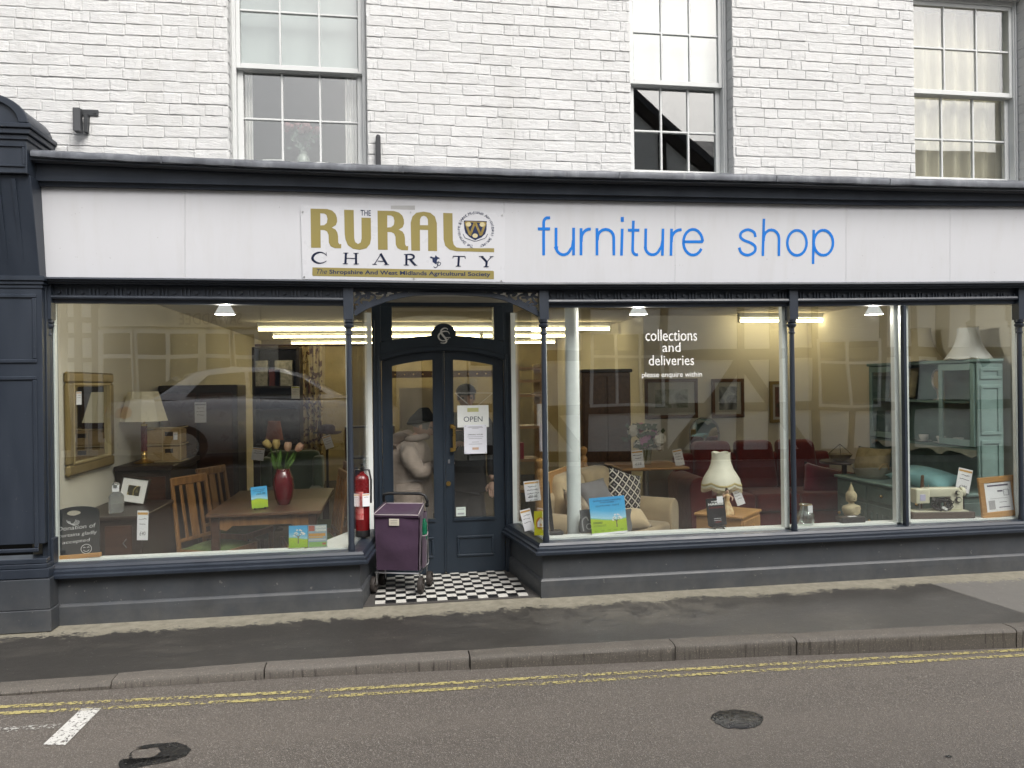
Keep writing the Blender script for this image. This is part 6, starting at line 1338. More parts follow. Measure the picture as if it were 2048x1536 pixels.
p = P(1275, 918, 2.2); price_card('large price card standing in front of the flowers', (p.x, 2.19, FI+hz_+.095), .13, .19, 0, R(6), R(-4), lines=2, price='£25'); p = P(1357, 908, 2.3); price_card('price card leaning at the right end of the pedestal table', (p.x, 2.3, FI+hz_+.09), .10, .18, R(-20), R(6), R(-12), lines=3)
# pine cabinet with lamp, figurine, card
pcx = P(1462, 1045, .55); cz = .55; t = thing('bedside_cabinet', 'small pine bedside cabinet carrying the fringed lamp', 'cabinet', (pcx.x-.02, .56, FI), R(-45)); w_, d_ = .20, .23; chh = P(1470, 1032, .30).z-FI
b = MB(); b.box((-w_, -d_, 0), (w_, d_, chh-.025)); b.build('carcass', pine, t, bevel=.004); b = MB(); b.box((-w_-.015, -d_-.015, chh-.025), (w_+.015, d_+.015, chh)); b.build('top', pine, t, bevel=.006)
b = MB(); b.box((w_, -d_+.02, chh-.17), (w_+.012, d_-.02, chh-.045)); dr_ = b.build('drawer_front', pine, t, bevel=.004); b = MB(); b.box((w_, -d_+.02, .05), (w_+.012, d_-.02, chh-.185)); b.build('door', pine, t, bevel=.004); b = MB(); b.cyl((w_+.012, .02, chh-.11), (w_+.03, .02, chh-.11), .012, n=10); b.build('knob', pine, dr_)
zt6 = FI+chh; lp2 = P(1445, 1010, .60); t = thing('fringed_lamp', 'table lamp with scalloped cream shade and long fringe on the pine cabinet', 'lamp', (lp2.x, .62, zt6))
zs0 = P(1445, 968, .62).z-zt6; zs1 = P(1445, 906, .62).z-zt6; ks = (P(1480, 970, .62).x-P(1409, 970, .62).x)/2
silk = M('cream_silk', (.70, .68, .56), .6, var=.05); H_ = zs1-zs0
def scal(k, t_, r):
    s = abs(math.sin(2.5*t_)); return (r*(1+.05*s*(1-k/8)), (-.03*s if k < 2 else 0)+(.012*s if k >= 8 else 0))
b = MB(); b.lathe([(ks, zs0-.005), (ks*.99, zs0+.02), (ks*.93, zs0+H_*.18), (ks*.80, zs0+H_*.32), (ks*.64, zs0+H_*.48), (ks*.53, zs0+H_*.66), (ks*.48, zs0+H_*.84), (ks*.48, zs1-.01), (ks*.5, zs1)], n=40, mod=scal, caps=False); b.build('shade', silk, t, smooth='all')
b = MB(); n = 100
for i in range(n):
    a = 2*math.pi*i/n; s = abs(math.sin(2.5*a)); r = ks*(1+.05*s)+.001; z = zs0-.03*s; b.tube([(r*math.cos(a), r*math.sin(a), z), (r*1.01*math.cos(a+.01), r*1.01*math.sin(a+.01), z-.036)], .0022, 4)
b.build('fringe', M('cream_fringe', (.66, .58, .38), .9), t)
b = MB(); b.lathe([(ks*1.005, zs0+.012), (ks*1.02, zs0+.02), (ks*1.005, zs0+.03)], n=40, mod=lambda k, t_, r: (r*(1+.05*abs(math.sin(2.5*t_))), -.025*abs(math.sin(2.5*t_))), caps=False); b.build('braid', M('gold_braid', (.55, .46, .22), .8), t)
b = MB(); b.lathe([(.075, 0), (.08, .015), (.055, .03), (.035, .08), (.045, .12), (.03, .16), (.012, .19), (.012, zs0+.04)], n=18); b.build('base', M('cream_ceramic', (.52, .46, .34), .25), t, smooth=True)
fgp = P(1453, 1030, .42); t = thing('lady_figurine', 'china lady figurine in a flowered gown beside the fringed lamp', 'figurine', (fgp.x, .40, zt6))
china = M('china_gown', (.66, .56, .34), .25, col2=(.42, .22, .08), vscale=40); skin_m = M('china_skin', (.62, .42, .32), .3); hair_m = M('china_hair', (.03, .018, .012), .4)
b = MB(); b.lathe([(.062, 0), (.06, .008), (.042, .06), (.02, .11), (.017, .125), (.024, .15), (.02, .168), (.008, .175)], n=18, mod=lambda k, t_, r: (r*(1+.1*math.sin(5*t_)*(k < 3)), 0)); b.build('gown', china, t, smooth='all')
b = MB(); b.tube([(.02, 0, .16), (.045, -.01, .14), (.03, -.03, .12)], [.008, .007, .006], 8); b.tube([(-.02, 0, .16), (-.05, -.01, .15), (-.045, -.03, .18)], [.008, .007, .006], 8); b.ball((0, 0, .195), (.014, .015, .018)); b.build('head_and_arms', skin_m, t, smooth='all'); b = MB(); b.ball((0, .005, .203), (.017, .016, .015)); b.ball((0, .012, .218), .010, 8, 6); b.build('hair', hair_m, t, smooth='all')
p = P(1477, 993, .5); price_card('tall price card on a little easel beside the fringed lamp', (p.x, .5, p.z), .072, .15, R(-6), R(8), R(-18), lines=3)
# book on a black stand
bp = P(1437, 1058, .09); bw, bh = P(1455, 1030, .09).x-P(1419, 1030, .09).x, P(1436, 1003, .09).z-P(1436, 1057, .09).z
t = thing('paperback_book', 'black paperback with white and red lettering displayed upright at the glass', 'book', (bp.x, .095, .478), rot=(-R(8), R(-2), R(2)))
b = MB(); b.box((-bw/2, 0, 0), (bw/2, .022, bh)); b.build('cover', M('book_black', (.012, .013, .016), .35), t); b = MB(); b.box((-bw/2+.002, .003, bh*.004), (bw/2-.0+.0015, .019, bh-.002)); b.build('pages', paper, t)
text('title', 'ROBERT', (bw*.0, -.0006, bh*.885), (1, 0, 0), (0, 0, 1), bw*.5, bh*.05, white_vinyl, t, bold=.02); text('title', 'HARRIS', (0, -.0006, bh*.79), (1, 0, 0), (0, 0, 1), bw*.86, bh*.085, white_vinyl, t, bold=.03); redi = M('red_ink', (.40, .03, .02), .5); text('title', 'ENIGMA', (0, -.0006, bh*.66), (1, 0, 0), (0, 0, 1), bw*.8, bh*.055, redi, t, spacing=1.3)
b = MB()
for i, z in enumerate((.25, .18)): b.box((-bw*.2, -.0006, bh*z), (bw*.22, 0, bh*(z+.012)))
b.build('small_print', paper, t); b = MB(); b.box((-bw*.14, -.0006, bh*.12), (bw*.2, 0, bh*.135)); b.build('red_small_print', redi, t)
b = MB(); b.box((bw*.08, -.0025, bh*.82), (bw*.42, -.001, bh*1.06)); b.build('sticker', paper, t)
t = thing('book_stand', 'small black stand holding up the paperback', 'stand', (bp.x, .11, .4525)); b = MB()
for s in (-1, 1): b.tube([(s*.04, -.045, 0), (s*.03, -.02, .02), (s*.03, .03, .02), (s*.02, .05, .0)], .006, 6); b.tube([(s*.03, .018, .02), (s*.025, .035, .12)], .005, 6)
b.build('legs_and_back', black_plastic, t, smooth=True); b = MB(); b.box((-.06, -.03, .012), (.06, .02, .022)); b.build('rest', black_plastic, t)
# glass jar
jp = P(1612, 1057, .09); t = thing('glass_jar', 'round bellied clear glass jar with paper label beside the turned column', 'jar', (jp.x, .095, .4525)); k = (P(1628, 1040, .09).x-P(1596, 1040, .09).x)/2
b = MB(); b.lathe([(k*.7, 0), (k*.9, .01), (k, .05), (k*.92, .09), (k*.66, .115), (k*.62, .13), (k*.62, .165), (k*.68, .17), (k*.60, .168), (k*.56, .13), (k*.86, .09), (k*.93, .05), (k*.82, .016)], n=24, caps=False); b.build('jar', glass_obj, t, smooth='all'); b = MB(); b.box((-.005, -k*.72, .105), (.035, -k*.70, .165)); b.build('label', paper, t); b = MB(); b.lathe([(k*.69, .162), (k*.72, .167), (k*.69, .173)], n=24, caps=False); b.build('rim', M('amber_rim', (.35, .24, .10), .3), t, smooth=True)
# Buddha bust on a black box
bb = P(1704, 1050, .12); t = thing('black_box', 'flat black box on the sill under the stone bust', 'box', (bb.x, .13, .4525)); b = MB(); b.box((-.115, -.05, 0), (.10, .05, .045)); b.build('box', black_plastic, t, bevel=.004); b = MB(); b.box((-.03, -.02, .0455), (.04, .01, .047)); b.build('paper_slip', paper, t)
bz_ = P(1703, 1033, .3).z; t = thing('stone_bust', 'sandy stone bust with topknot on a dark post behind the glass', 'bust', (P(1703, 1030, .30).x, .30, bz_)); s_ = (P(1703, 965, .3).z-bz_)
stone = M('sandstone', (.46, .39, .24), .85, var=.3, vscale=14, bmp=.4, bscale=60)
b = MB(); u = s_
def tor(k, t_, r): return (r*(1-.32*abs(math.sin(t_))), 0)
b.lathe([(.17*u, 0), (.20*u, .02*u), (.26*u, .12*u), (.30*u, .24*u), (.27*u, .31*u), (.11*u, .365*u), (.085*u, .40*u), (.085*u, .45*u)], n=28, mod=tor); b.build('torso', stone, t, smooth='all')
b = MB()
for i in range(6): b.tube([(-.16*u+.01*i, -.155*u, (.05+.04*i)*u), (0, -.185*u, (.06+.045*i)*u), (.17*u, -.16*u, (.14+.035*i)*u)], .008*u*3, 6)
b.build('robe_folds', stone, t, smooth='all')
b = MB(); b.lathe([(.05*u, .415*u), (.10*u, .43*u), (.142*u, .50*u), (.155*u, .58*u), (.15*u, .66*u), (.11*u, .73*u), (.075*u, .76*u), (.07*u, .80*u), (.055*u, .85*u), (.02*u, .95*u), (.004*u, 1.0*u)], n=24, mod=lambda k, t_, r: (r*(1+.05*abs(math.sin(t_))), 0)); b.ball((0, -.155*u, .555*u), (.02*u, .03*u, .05*u), 8, 6)
for sx in (-1, 1): b.ball((sx*.155*u, 0, .53*u), (.02*u, .03*u, .09*u), 8, 6); b.tube([(sx*.02*u, -.15*u, .62*u), (sx*.07*u, -.14*u, .635*u), (sx*.11*u, -.11*u, .615*u)], .012*u, 6); b.ball((sx*.06*u, -.143*u, .59*u), (.03*u, .015*u, .012*u), 8, 5)
b.tube([(-.04*u, -.152*u, .49*u), (0, -.16*u, .485*u), (.04*u, -.152*u, .49*u)], .012*u, 6); b.build('head', stone, t, smooth='all')
b = MB(); b.box((-.07, -.06, FI-bz_), (.07, .06, -.001)); b.build('post', dark_wood, t)
# small round table with basket ware
rt = P(1672, 922, 2.2); t = thing('round_side_table', 'small round dark side table beside the red sofa', 'table', (rt.x+.1, 2.2, FI)); hz2 = rt.z-FI; b = MB(); b.lathe([(.26, hz2-.025), (.265, hz2-.012), (.26, hz2)], n=28); b.build('top', mahog, t, smooth=True); b = MB(); b.lathe([(.16, 0), (.16, .02), (.03, .06), (.028, hz2-.03), (.08, hz2-.026)], n=14); b.build('pedestal', mahog, t, smooth=True)
t = thing('wire_hanger_basket', 'small wire and wicker hanging basket on the round side table', 'basket', (rt.x+.05, 2.2, FI+hz2)); b = MB(); b.lathe([(.05, 0), (.10, .03), (.13, .075), (.135, .08)], n=20, caps=False); b.build('bowl', wicker('pale_wicker', (.45, .38, .25), (.2, .16, .1)), t, smooth='all'); b = MB()
for a in (0, 2.1, 4.2): b.tube([(.13*math.cos(a), .13*math.sin(a), .08), (0, 0, .19)], .004, 5)
b.build('hanger', M('brown_wire', (.06, .04, .02), .5), t)
# ---------- green dresser along the right wall
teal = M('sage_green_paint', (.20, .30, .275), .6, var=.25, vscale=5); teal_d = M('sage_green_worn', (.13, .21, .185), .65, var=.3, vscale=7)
DX0, DX1, DY0, DY1 = 4.78, P(2007, 850, .36).x, .34, 1.95; dzt = P(1830, 988, .45).z
t = thing('green_dresser', 'sage green dresser with glazed hutch along the right wall', 'dresser', ((DX0+DX1)/2, (DY0+DY1)/2, FI))
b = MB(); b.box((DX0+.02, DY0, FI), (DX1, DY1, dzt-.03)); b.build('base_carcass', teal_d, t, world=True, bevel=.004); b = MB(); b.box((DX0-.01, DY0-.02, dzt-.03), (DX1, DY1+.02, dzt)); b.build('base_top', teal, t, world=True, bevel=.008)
nd = 3; wdr = (DY1-DY0-.04)/nd
for i in range(nd):
    y0, y1 = DY0+.02+wdr*i+.015, DY0+.02+wdr*(i+1)-.015
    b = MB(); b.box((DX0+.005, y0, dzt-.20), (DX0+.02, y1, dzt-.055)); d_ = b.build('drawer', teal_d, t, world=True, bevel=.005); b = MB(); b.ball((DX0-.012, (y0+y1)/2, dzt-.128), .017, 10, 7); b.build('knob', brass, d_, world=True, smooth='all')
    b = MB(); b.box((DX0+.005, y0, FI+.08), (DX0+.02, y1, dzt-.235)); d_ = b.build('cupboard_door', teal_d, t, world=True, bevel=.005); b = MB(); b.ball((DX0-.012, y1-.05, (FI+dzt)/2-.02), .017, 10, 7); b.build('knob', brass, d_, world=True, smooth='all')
    b = MB()
    for k in range(5): yk = y0+.07+(y1-y0-.14)*k/4; b.cyl((DX0+.004, yk, FI+.16), (DX0+.004, yk, dzt-.31), .012, n=6)
    b.build('reeding', teal_d, d_, world=True)
for x0, x1 in ((DX0+.06, DX1-.05),):
    b = MB(); b.box((x0, DY0-.012, FI+.1), (x1, DY0, dzt-.08)); b.build('end_panel', teal, t, world=True, bevel=.004)
HX0 = P(1957, 850, .36).x; hzt = P(1980, 724, .36).z; hb = dzt+.40
b = MB(); b.box((HX0, DY0+.02, dzt+.001), (DX1, DY0+.045, hzt)); hut = b.build('hutch_end', teal, t, world=True, bevel=.003)
for z0, z1 in ((hb+.62, hzt-.05), (hb+.12, hb+.57), (dzt+.06, hb+.07)):
    b = MB(); 
    for q0, q1 in (((HX0+.02, z0), (DX1-.03, z0+.03)), ((HX0+.02, z1-.03), (DX1-.03, z1)), ((HX0+.02, z0+.03), (HX0+.05, z1-.03)), ((DX1-.06, z0+.03), (DX1-.03, z1-.03))): b.box((q0[0], DY0+.008, q0[1]), (q1[0], DY0+.02, q1[1]))
    b.build('end_moulding', teal, hut, world=True, bevel=.003)
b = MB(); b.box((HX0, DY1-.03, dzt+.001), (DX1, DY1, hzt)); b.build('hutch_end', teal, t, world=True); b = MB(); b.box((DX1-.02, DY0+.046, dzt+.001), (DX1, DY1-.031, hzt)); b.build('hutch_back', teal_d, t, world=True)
b = MB(); b.box((HX0-.02, DY0, hzt), (DX1, DY1+.02, hzt+.03)); b.build('hutch_cornice', teal, t, world=True, bevel=.008)
for z in (hb, hb+.42): b = MB(); b.box((HX0, DY0+.046, z-.02), (DX1-.021, DY1-.031, z)); b.build('hutch_shelf', teal_d, t, world=True)
ap = [(DY0+.046+(DY1-DY0-.08)*i/24, hb-.065-.022*math.sin(i*math.pi/3)-.01*math.sin(i*1.9)) for i in range(25)]
b = MB(); b.prism([(DY0+.046, hb-.021)]+ap+[(DY1-.034, hb-.021)], (HX0-.002, 0, 0), (0, 1, 0), (0, 0, 1), (.016, 0, 0)); b.build('scalloped_apron', M('pale_worn_paint', (.30, .31, .25), .7, var=.3, vscale=12), t, world=True)
for y0, y1, ang in ((DY0+.046, DY0+.50, .0), (DY1-.48, DY1-.031, .0)):
    b = MB(); 
    for q0, q1 in (((y0, hb+.01), (y1, hb+.07)), ((y0, hzt-.07), (y1, hzt-.01)), ((y0, hb+.07), (y0+.05, hzt-.07)), ((y1-.05, hb+.07), (y1, hzt-.07))): b.box((HX0-.022, q0[0], q0[1]), (HX0-.002, q1[0], q1[1]))
    d_ = b.build('glazed_door', teal, t, world=True, bevel=.003); b = MB(); b.box((HX0-.014, y0+.05, hb+.07), (HX0-.010, y1-.05, hzt-.07)); b.build('pane', glass, d_, world=True)
# on and in the dresser
p = P(1870, 826, .9); HXm = (HX0+DX1)/2
t = thing('vanity_mirror', 'oval swivel vanity mirror on the upper shelf of the green dresser', 'mirror', (HX0+.12, 1.02, hb+.42)); silver_m = M('silver_stand', (.5, .48, .45), .3, .9); b = MB(); b.lathe([(.05, 0), (.05, .01), (.012, .02), (.014, .06), (.02, .08), (.01, .1)], n=14); b.build('stand', silver_m, t, smooth=True)
b = MB(); ring = [Vector((-.01, .075*math.cos(a), .20+.10*math.sin(a))) for a in [i*math.pi/12 for i in range(24)]]; b.tube(ring, .008, 6, closed=True); b.build('ring', silver_m, t, smooth=True); b = MB(); b.prism([(.072*math.cos(a), .097*math.sin(a)) for a in [i*math.pi/12 for i in range(24)]], (-.008, 0, .20), (0, 1, 0), (0, 0, 1), (.004, 0, 0)); b.build('glass', m_, t)
cupm = M('white_china', (.62, .62, .58), .25)
for i, (y, lb) in enumerate(((.72, 'white teacup and saucer nearest the glass on the dresser shelf'), (.95, 'middle white teacup and saucer on the dresser shelf'), (1.2, 'white teacup and saucer farthest back on the dresser shelf'))):
    t = thing('teacup', lb, 'cup', (HX0+.09, y, hb), group='teacups on the green dresser'); b = MB(); b.lathe([(.03, 0), (.06, .008), (.075, .016), (.07, .014), (.03, .006)], n=20, caps=False); b.build('saucer', cupm, t, smooth='all'); b = MB(); b.lathe([(.022, .008), (.03, .02), (.042, .05), (.046, .072), (.042, .07), (.028, .022)], n=20, caps=False); cpo = b.build('cup', cupm, t, smooth='all'); b = MB(); b.tube([(0, -.043, .06), (0, -.066, .05), (0, -.06, .03), (0, -.034, .026)], .004, 6); b.build('handle', cupm, t, smooth='all')
cushion_thing('gold brocade cushion propped in the top of the green dresser', HX0+.13, 1.55, hb+.42+.17, .36, .34, .13, M('gold_brocade', (.30, .25, .13), .8, col2=(.15, .13, .08), vscale=16), R(-80), R(12))
def bell(name, label, x, y, z, r, h, m, fr_m):
    t = thing(name, label, 'lampshade', (x, y, z), group='lampshades on top of the dresser'); b = MB(); b.lathe([(r, .015), (r*.97, .03), (r*.72, h*.30), (r*.56, h*.55), (r*.48, h*.80), (r*.46, h)], n=36, mod=lambda k, t_, q: (q*(1+.04*abs(math.sin(3*t_))*(k < 3)), -.015*abs(math.sin(3*t_))*(k < 2)), caps=False); b.build('shade', m, t, smooth='all')
    b = MB()
    for i in range(60): a = 2*math.pi*i/60; s = abs(math.sin(3*a)); q = r*(1+.04*s); b.tube([(q*math.cos(a), q*math.sin(a), .015-.015*s), (q*1.02*math.cos(a+.02), q*1.02*math.sin(a+.02), max(.0, .0-.0*s))], .004, 4)
    b.build('fringe', fr_m, t); b = MB(); b.tube([(r*.47*math.cos(a), r*.47*math.sin(a), h) for a in [i*math.pi/10 for i in range(20)]], .005, 5, closed=True); b.build('top_ring', fr_m, t)
zz9 = hzt+.031; bell('bell_lampshade', 'white bell shaped lampshade with fringe on top of the green dresser', HXm-.02, .60, zz9, .19, P(1940, 655, .6).z-zz9, M('white_silk', (.70, .71, .68), .7), M('ivory_fringe', (.62, .57, .44), .8)); bell('bell_lampshade', 'cream bell shaped lampshade behind the white one on the green dresser', HXm-.04, 1.22, zz9, .20, .33, M('cream_silk_shade', (.46, .40, .26), .8), M('ivory_fringe_2', (.5, .44, .3), .8))
bx = P(1762, 950, 1.55); t = thing('wicker_basket', 'oval white wicker basket holding a round patterned cushion on the dresser', 'basket', (DX0+.22, 1.62, dzt), R(80)); b = MB(); b.lathe([(.19, 0), (.21, .01), (.25, .08), (.27, .11), (.275, .118), (.26, .112), (.23, .06), (.2, .015)], n=28, mod=lambda k, t_, r: (r*(1-.28*abs(math.sin(t_))), .012*math.cos(2*t_)*(k in (3, 4, 5))), caps=False); b.build('basket', wicker('white_wicker', (.52, .50, .42), (.26, .24, .19), 70), t, smooth='all'); b = MB(); b.tube([(.26, -.05, .11), (.29, -.02, .17), (.29, .02, .17), (.26, .05, .11)], .007, 6); b.tube([(-.26, -.05, .11), (-.29, -.02, .17), (-.29, .02, .17), (-.26, .05, .11)], .007, 6); b.build('handle', wick, t, smooth=True)
cushion_thing('patterned gold round cushion sitting in the wicker basket', DX0+.22, 1.62, dzt+.17, .42, .30, .22, M('gold_damask', (.36, .29, .15), .85, col2=(.22, .17, .08), vscale=12), R(-75), R(15))
cushion_thing('turquoise bolster cushion lying on the green dresser', DX0+.26, .86, dzt+.085, .66, .34, .17, fabric('turquoise_cotton', (.18, .36, .37), .2, .1), R(-80), R(78), R(6))
p = P(1928, 961, .30); price_card('large price card leaning on the green dresser above the sewing machine', (p.x, .30, p.z), .125, .21, R(-10), R(6), R(14), lines=2, price='£295')
b = MB(); b.box((p.x-.05, .305, p.z-.125), (p.x+.05, .325, p.z-.095)); b.box((p.x-.01, .31, .45), (p.x+.01, .325, p.z-.096)); tag(b.build('card_stand', black_plastic), 'black stand under the price card of the green dresser', 'stand')
# sewing machine
mp = P(1888, 1047, .10); t = thing('sewing_machine', 'cream vintage sewing machine with coiled cable on a brown base', 'sewing machine', (mp.x, .17, .4525), R(-8)); K = (P(1945, 1040, .1).x-P(1831, 1040, .1).x); ivory = M('ivory_enamel', (.62, .60, .46), .35, var=.06); brown_b = M('brown_case', (.075, .05, .038), .5, bmp=.2)
kx = K/.46; 
def sx(v): return v*kx
b = MB(); b.box((sx(-.23), -.09, 0), (sx(.23), .09, .055)); b.build('base', brown_b, t, bevel=.006); b = MB(); b.box((sx(-.215), -.078, .0555), (sx(.19), .07, .062)); b.build('bed', ivory, t, bevel=.002)
zb7 = .062; b = MB(); b.box((sx(.07), -.045, zb7), (sx(.165), .055, .235)); b.build('pillar', ivory, t, bevel=.014, seg=3, smooth='all'); b = MB(); b.box((sx(-.10), -.045, .175), (sx(.145), .05, .255)); b.build('arm', ivory, t, bevel=.014, seg=3, smooth='all'); b = MB(); b.box((sx(-.185), -.055, .125), (sx(-.085), .05, .25)); hdp = b.build('head', ivory, t, bevel=.012, seg=3, smooth='all')
b = MB(); b.box((sx(-.158), -.058, .15), (sx(-.118), -.054, .205)); b.build('head_label', M('lilac_label', (.52, .50, .68), .5), hdp, bevel=.001)
for x, z, r in ((.12, .215, .018), (.125, .155, .024)):
    b = MB(); b.cyl((sx(x), -.046, z), (sx(x), -.062, z), r, n=18); d_ = b.build('dial', black_plastic, t, smooth=True); b = MB(); b.cyl((sx(x), -.0622, z), (sx(x), -.07, z), r*.68, n=18); b.build('dial_cap', ivory, d_, smooth=True)
b = MB(); b.cyl((sx(.166), 0, .215), (sx(.19), 0, .215), .04, n=24); b.build('hand_wheel', ivory, t, smooth=True); b = MB(); b.cyl((sx(-.135), 0, zb7+.001), (sx(-.135), 0, .125), .006, n=8); b.box((sx(-.155), -.02, zb7+.003), (sx(-.115), .01, zb7+.008)); b.build('needle_bar', chrome, t)
for x in (-.10, -.07): b = MB(); b.cyl((sx(x), .0, .255), (sx(x), .0, .28), .004, n=6); b.build('spool_pin', chrome, t)
b = MB(); b.cyl((sx(-.06), -.05, .165), (sx(-.06), -.066, .165), .014, n=14); b.build('tension_dial', chrome, t, smooth=True)
random.seed(44); b = MB()
for k in range(9):
    c0 = Vector((sx(-.005)+random.uniform(-.035, .05), -.055+random.uniform(-.012, .012), .115+random.uniform(-.01, .02))); pts = [c0+Vector(((.05+.018*random.random())*math.cos(a), .012*math.sin(a*2+k), (.035+.012*random.random())*math.sin(a))) for a in [i*math.pi/9+k*.6 for i in range(18)]]
    b.tube(pts, .0055, 6, closed=True)
b.build('coiled_cable', black_plastic, t, smooth='all'); b = MB(); b.cbox((sx(.01), -.075, .085), (.05, .02, .025), Matrix.Rotation(.5, 3, 'Y')); b.build('plug', M('white_plug', (.7, .7, .68), .5), t, bevel=.004)
pk_ = P(1835, 1010, .28); b = MB(); b.hexa([(pk_.x-.0, .26, .40), (pk_.x+.03, .26, .40), (pk_.x+.03, .28, .40), (pk_.x, .28, .40), (pk_.x+.03, .26, P(1842, 950, .27).z), (pk_.x+.06, .26, P(1842, 950, .27).z), (pk_.x+.06, .28, P(1842, 950, .27).z), (pk_.x+.03, .28, P(1842, 950, .27).z)]); tag(b.build('wooden_post', oakd, bevel=.008), 'slim brown wooden post standing behind the sewing machine', 'post')
# framed certificate
a_, c_ = P(1962, 1040, .07), P(2036, 1040, .07); t = picture('framed_certificate', 'printed certificate in a wide light oak frame leaning in the right corner', ((a_.x+c_.x)/2, .055, .4528), c_.x-a_.x, P(1998, 953, .08).z-.45, 0, R(5), pine, pine, paper, .05, .0, roll=R(-3), cat='frame')
W_, H_ = c_.x-a_.x, P(1998, 953, .08).z-.45; b = MB()
for x0, x1, z0, z1 in ((-.28, .28, .76, .80), (-.02, .12, .62, .66), (-.24, .24, .46, .465), (-.02, .27, .23, .25), (.0, .2, .36, .37), (-.2, .2, .85, .86)): b.box((x0*W_, -.006, z0*H_), (x1*W_, -.0046, z1*H_))
b.build('print_lines', M('grey_ink', (.12, .10, .14), .6), t); b = MB(); b.box((-.29*W_, -.0058, .2*H_), (-.12*W_, -.0046, .42*H_)); b.build('print_block', M('pale_grey_ink', (.42, .41, .42), .6), t)
b = MB()
for q0, q1 in (((.14, .52), (.28, .53)), ((.14, .66), (.28, .67)), ((.14, .53), (.15, .66)), ((.27, .53), (.28, .66))): b.box((q0[0]*W_, -.0062, q0[1]*H_), (q1[0]*W_, -.0046, q1[1]*H_))
b.build('print_box', M('grey_ink_2', (.16, .16, .2), .6), t)
# pictures on the back wall
brownf = wood('brown_frame', (.13, .055, .02), (.07, .03, .012), .4)
for px0, px1, py0, py1, lb, st, fm in ((1291, 1396, 757, 838, 'wide picture in a brown frame on the back wall left of the red sofa', ((.3, (.10, .12, .09)), (.5, (.28, .30, .26)), (.7, (.40, .42, .40))), brownf), (1425, 1489, 757, 836, 'square seascape in a brown frame above the red sofa', ((.3, (.02, .025, .03)), (.5, (.16, .18, .20)), (.7, (.42, .42, .42))), brownf), (1541, 1576, 762, 846, 'narrow picture in a dark gold frame above the right end of the red sofa', ((.3, (.03, .03, .02)), (.6, (.12, .04, .03)), (.8, (.3, .25, .12))), gilt), (1672, 1735, 758, 868, 'tall print in a gilded wooden frame beside the green dresser', ((.3, (.16, .16, .15)), (.5, (.28, .28, .26)), (.7, (.36, .36, .34))), brownf)):
    a, c = P(px0, py1, 3.85), P(px1, py0, 3.85); W_ = c.x-a.x; picture('wall_picture', lb, ((a.x+c.x)/2, 3.87, a.z), W_, c.z-a.z, 0, 0, fm, M('grey_mount', (.42, .42, .38), .8), art('print_'+str(px0), *st, sc=5, seed=px0), .045, W_*.13, group='pictures on the back wall')
a, c = P(1392, 912, 3.4), P(1450, 836, 3.4); r_ = (c.x-a.x)/2; t = thing('arched_mirror', 'small arched overmantel mirror behind the red sofa', 'mirror', ((a.x+c.x)/2, 3.6, a.z)); hA = c.z-a.z-r_
pts = [(-r_, 0), (r_, 0), (r_, hA)]+[(r_*math.cos(x), hA+r_*math.sin(x)) for x in [math.pi*i/12 for i in range(1, 12)]]+[(-r_, hA)]; b = MB(); b.prism(pts, (0, 0, 0), (1, 0, 0), (0, 0, 1), (0, .006, 0)); b.build('glass', m_, t); b = MB(); b.stroke(pts, .02, (0, .0, 0), (1, 0, 0), (0, 0, 1), (0, -.012, 0), closed=True); b.build('frame', silver_m, t); b = MB(); b.box((-r_, -.05, FI-a.z), (r_, .25, -.001)); b.build('plinth', dark_wood, t)
# tall dark cupboard and coats at the left back of the right window
x0, x1 = P(1165, 850, 3.2).x, P(1262, 850, 3.2).x; t = thing('tall_cupboard', 'tall dark cupboard behind the beige sofa', 'cupboard', ((x0+x1)/2, 3.3, FI)); b = MB(); zc_ = P(1210, 745, 3.2).z; b.box((x0, 3.2, FI), (x1, 3.7, zc_)); b.build('carcass', oakd, t, world=True, bevel=.008)
for k in (0, 1): b = MB(); xa = x0+.02+k*((x1-x0)/2-.01); b.box((xa, 3.185, FI+.1), (xa+(x1-x0)/2-.03, 3.2, zc_-.05)); b.build('door', oakd, t, world=True, bevel=.006)
b = MB(); b.box((x0-.02, 3.17, zc_), (x1+.02, 3.72, zc_+.04)); b.build('cornice', dark_wood, t, world=True, bevel=.01)
# pine bedstead with ball finials and shelves near the right return pane
t = thing('pine_bedstead', 'turned pine bedstead with ball finials behind the right return pane', 'bedstead', (P(1075, 1000, .75).x, .9, FI))
for px, Y, py in ((1079, .75, 916), (1167, 1.9, 893)):
    p = P(px, py, Y); zt7 = p.z-FI; b = MB(); b.lathe([(.035, 0), (.04, .05), (.03, .3), (.042, .34), (.042, zt7-.2), (.03, zt7-.17), (.04, zt7-.13), (.028, zt7-.10), (.02, zt7-.09), (.038, zt7-.05), (.04, zt7-.025), (.015, zt7)], (p.x, Y, FI), n=16); b.build('post', pine, t, world=True, smooth=True)
pA, pB = P(1079, 930, .75), P(1167, 905, 1.9)
b = MB(); d_ = Vector((pB.x-pA.x, 1.15, 0)); n_ = Vector((-d_.y, d_.x, 0)).normalized()*.015
for z0, z1 in ((.55, .85), (.25, .40)): b.hexa([Vector((pA.x, .75, z0))-n_, Vector((pB.x, 1.9, z0))-n_, Vector((pB.x, 1.9, z0))+n_, Vector((pA.x, .75, z0))+n_, Vector((pA.x, .75, z1))-n_, Vector((pB.x, 1.9, z1))-n_, Vector((pB.x, 1.9, z1))+n_, Vector((pA.x, .75, z1))+n_])
b.build('headboard', pine, t, world=True, bevel=.004)
x0, x1 = P(1030, 850, 3.0).x, P(1078, 850, 3.0).x; t = thing('open_shelves', 'tall open pine shelves behind the right return pane', 'shelves', ((x0+x1)/2, 3.0, FI))
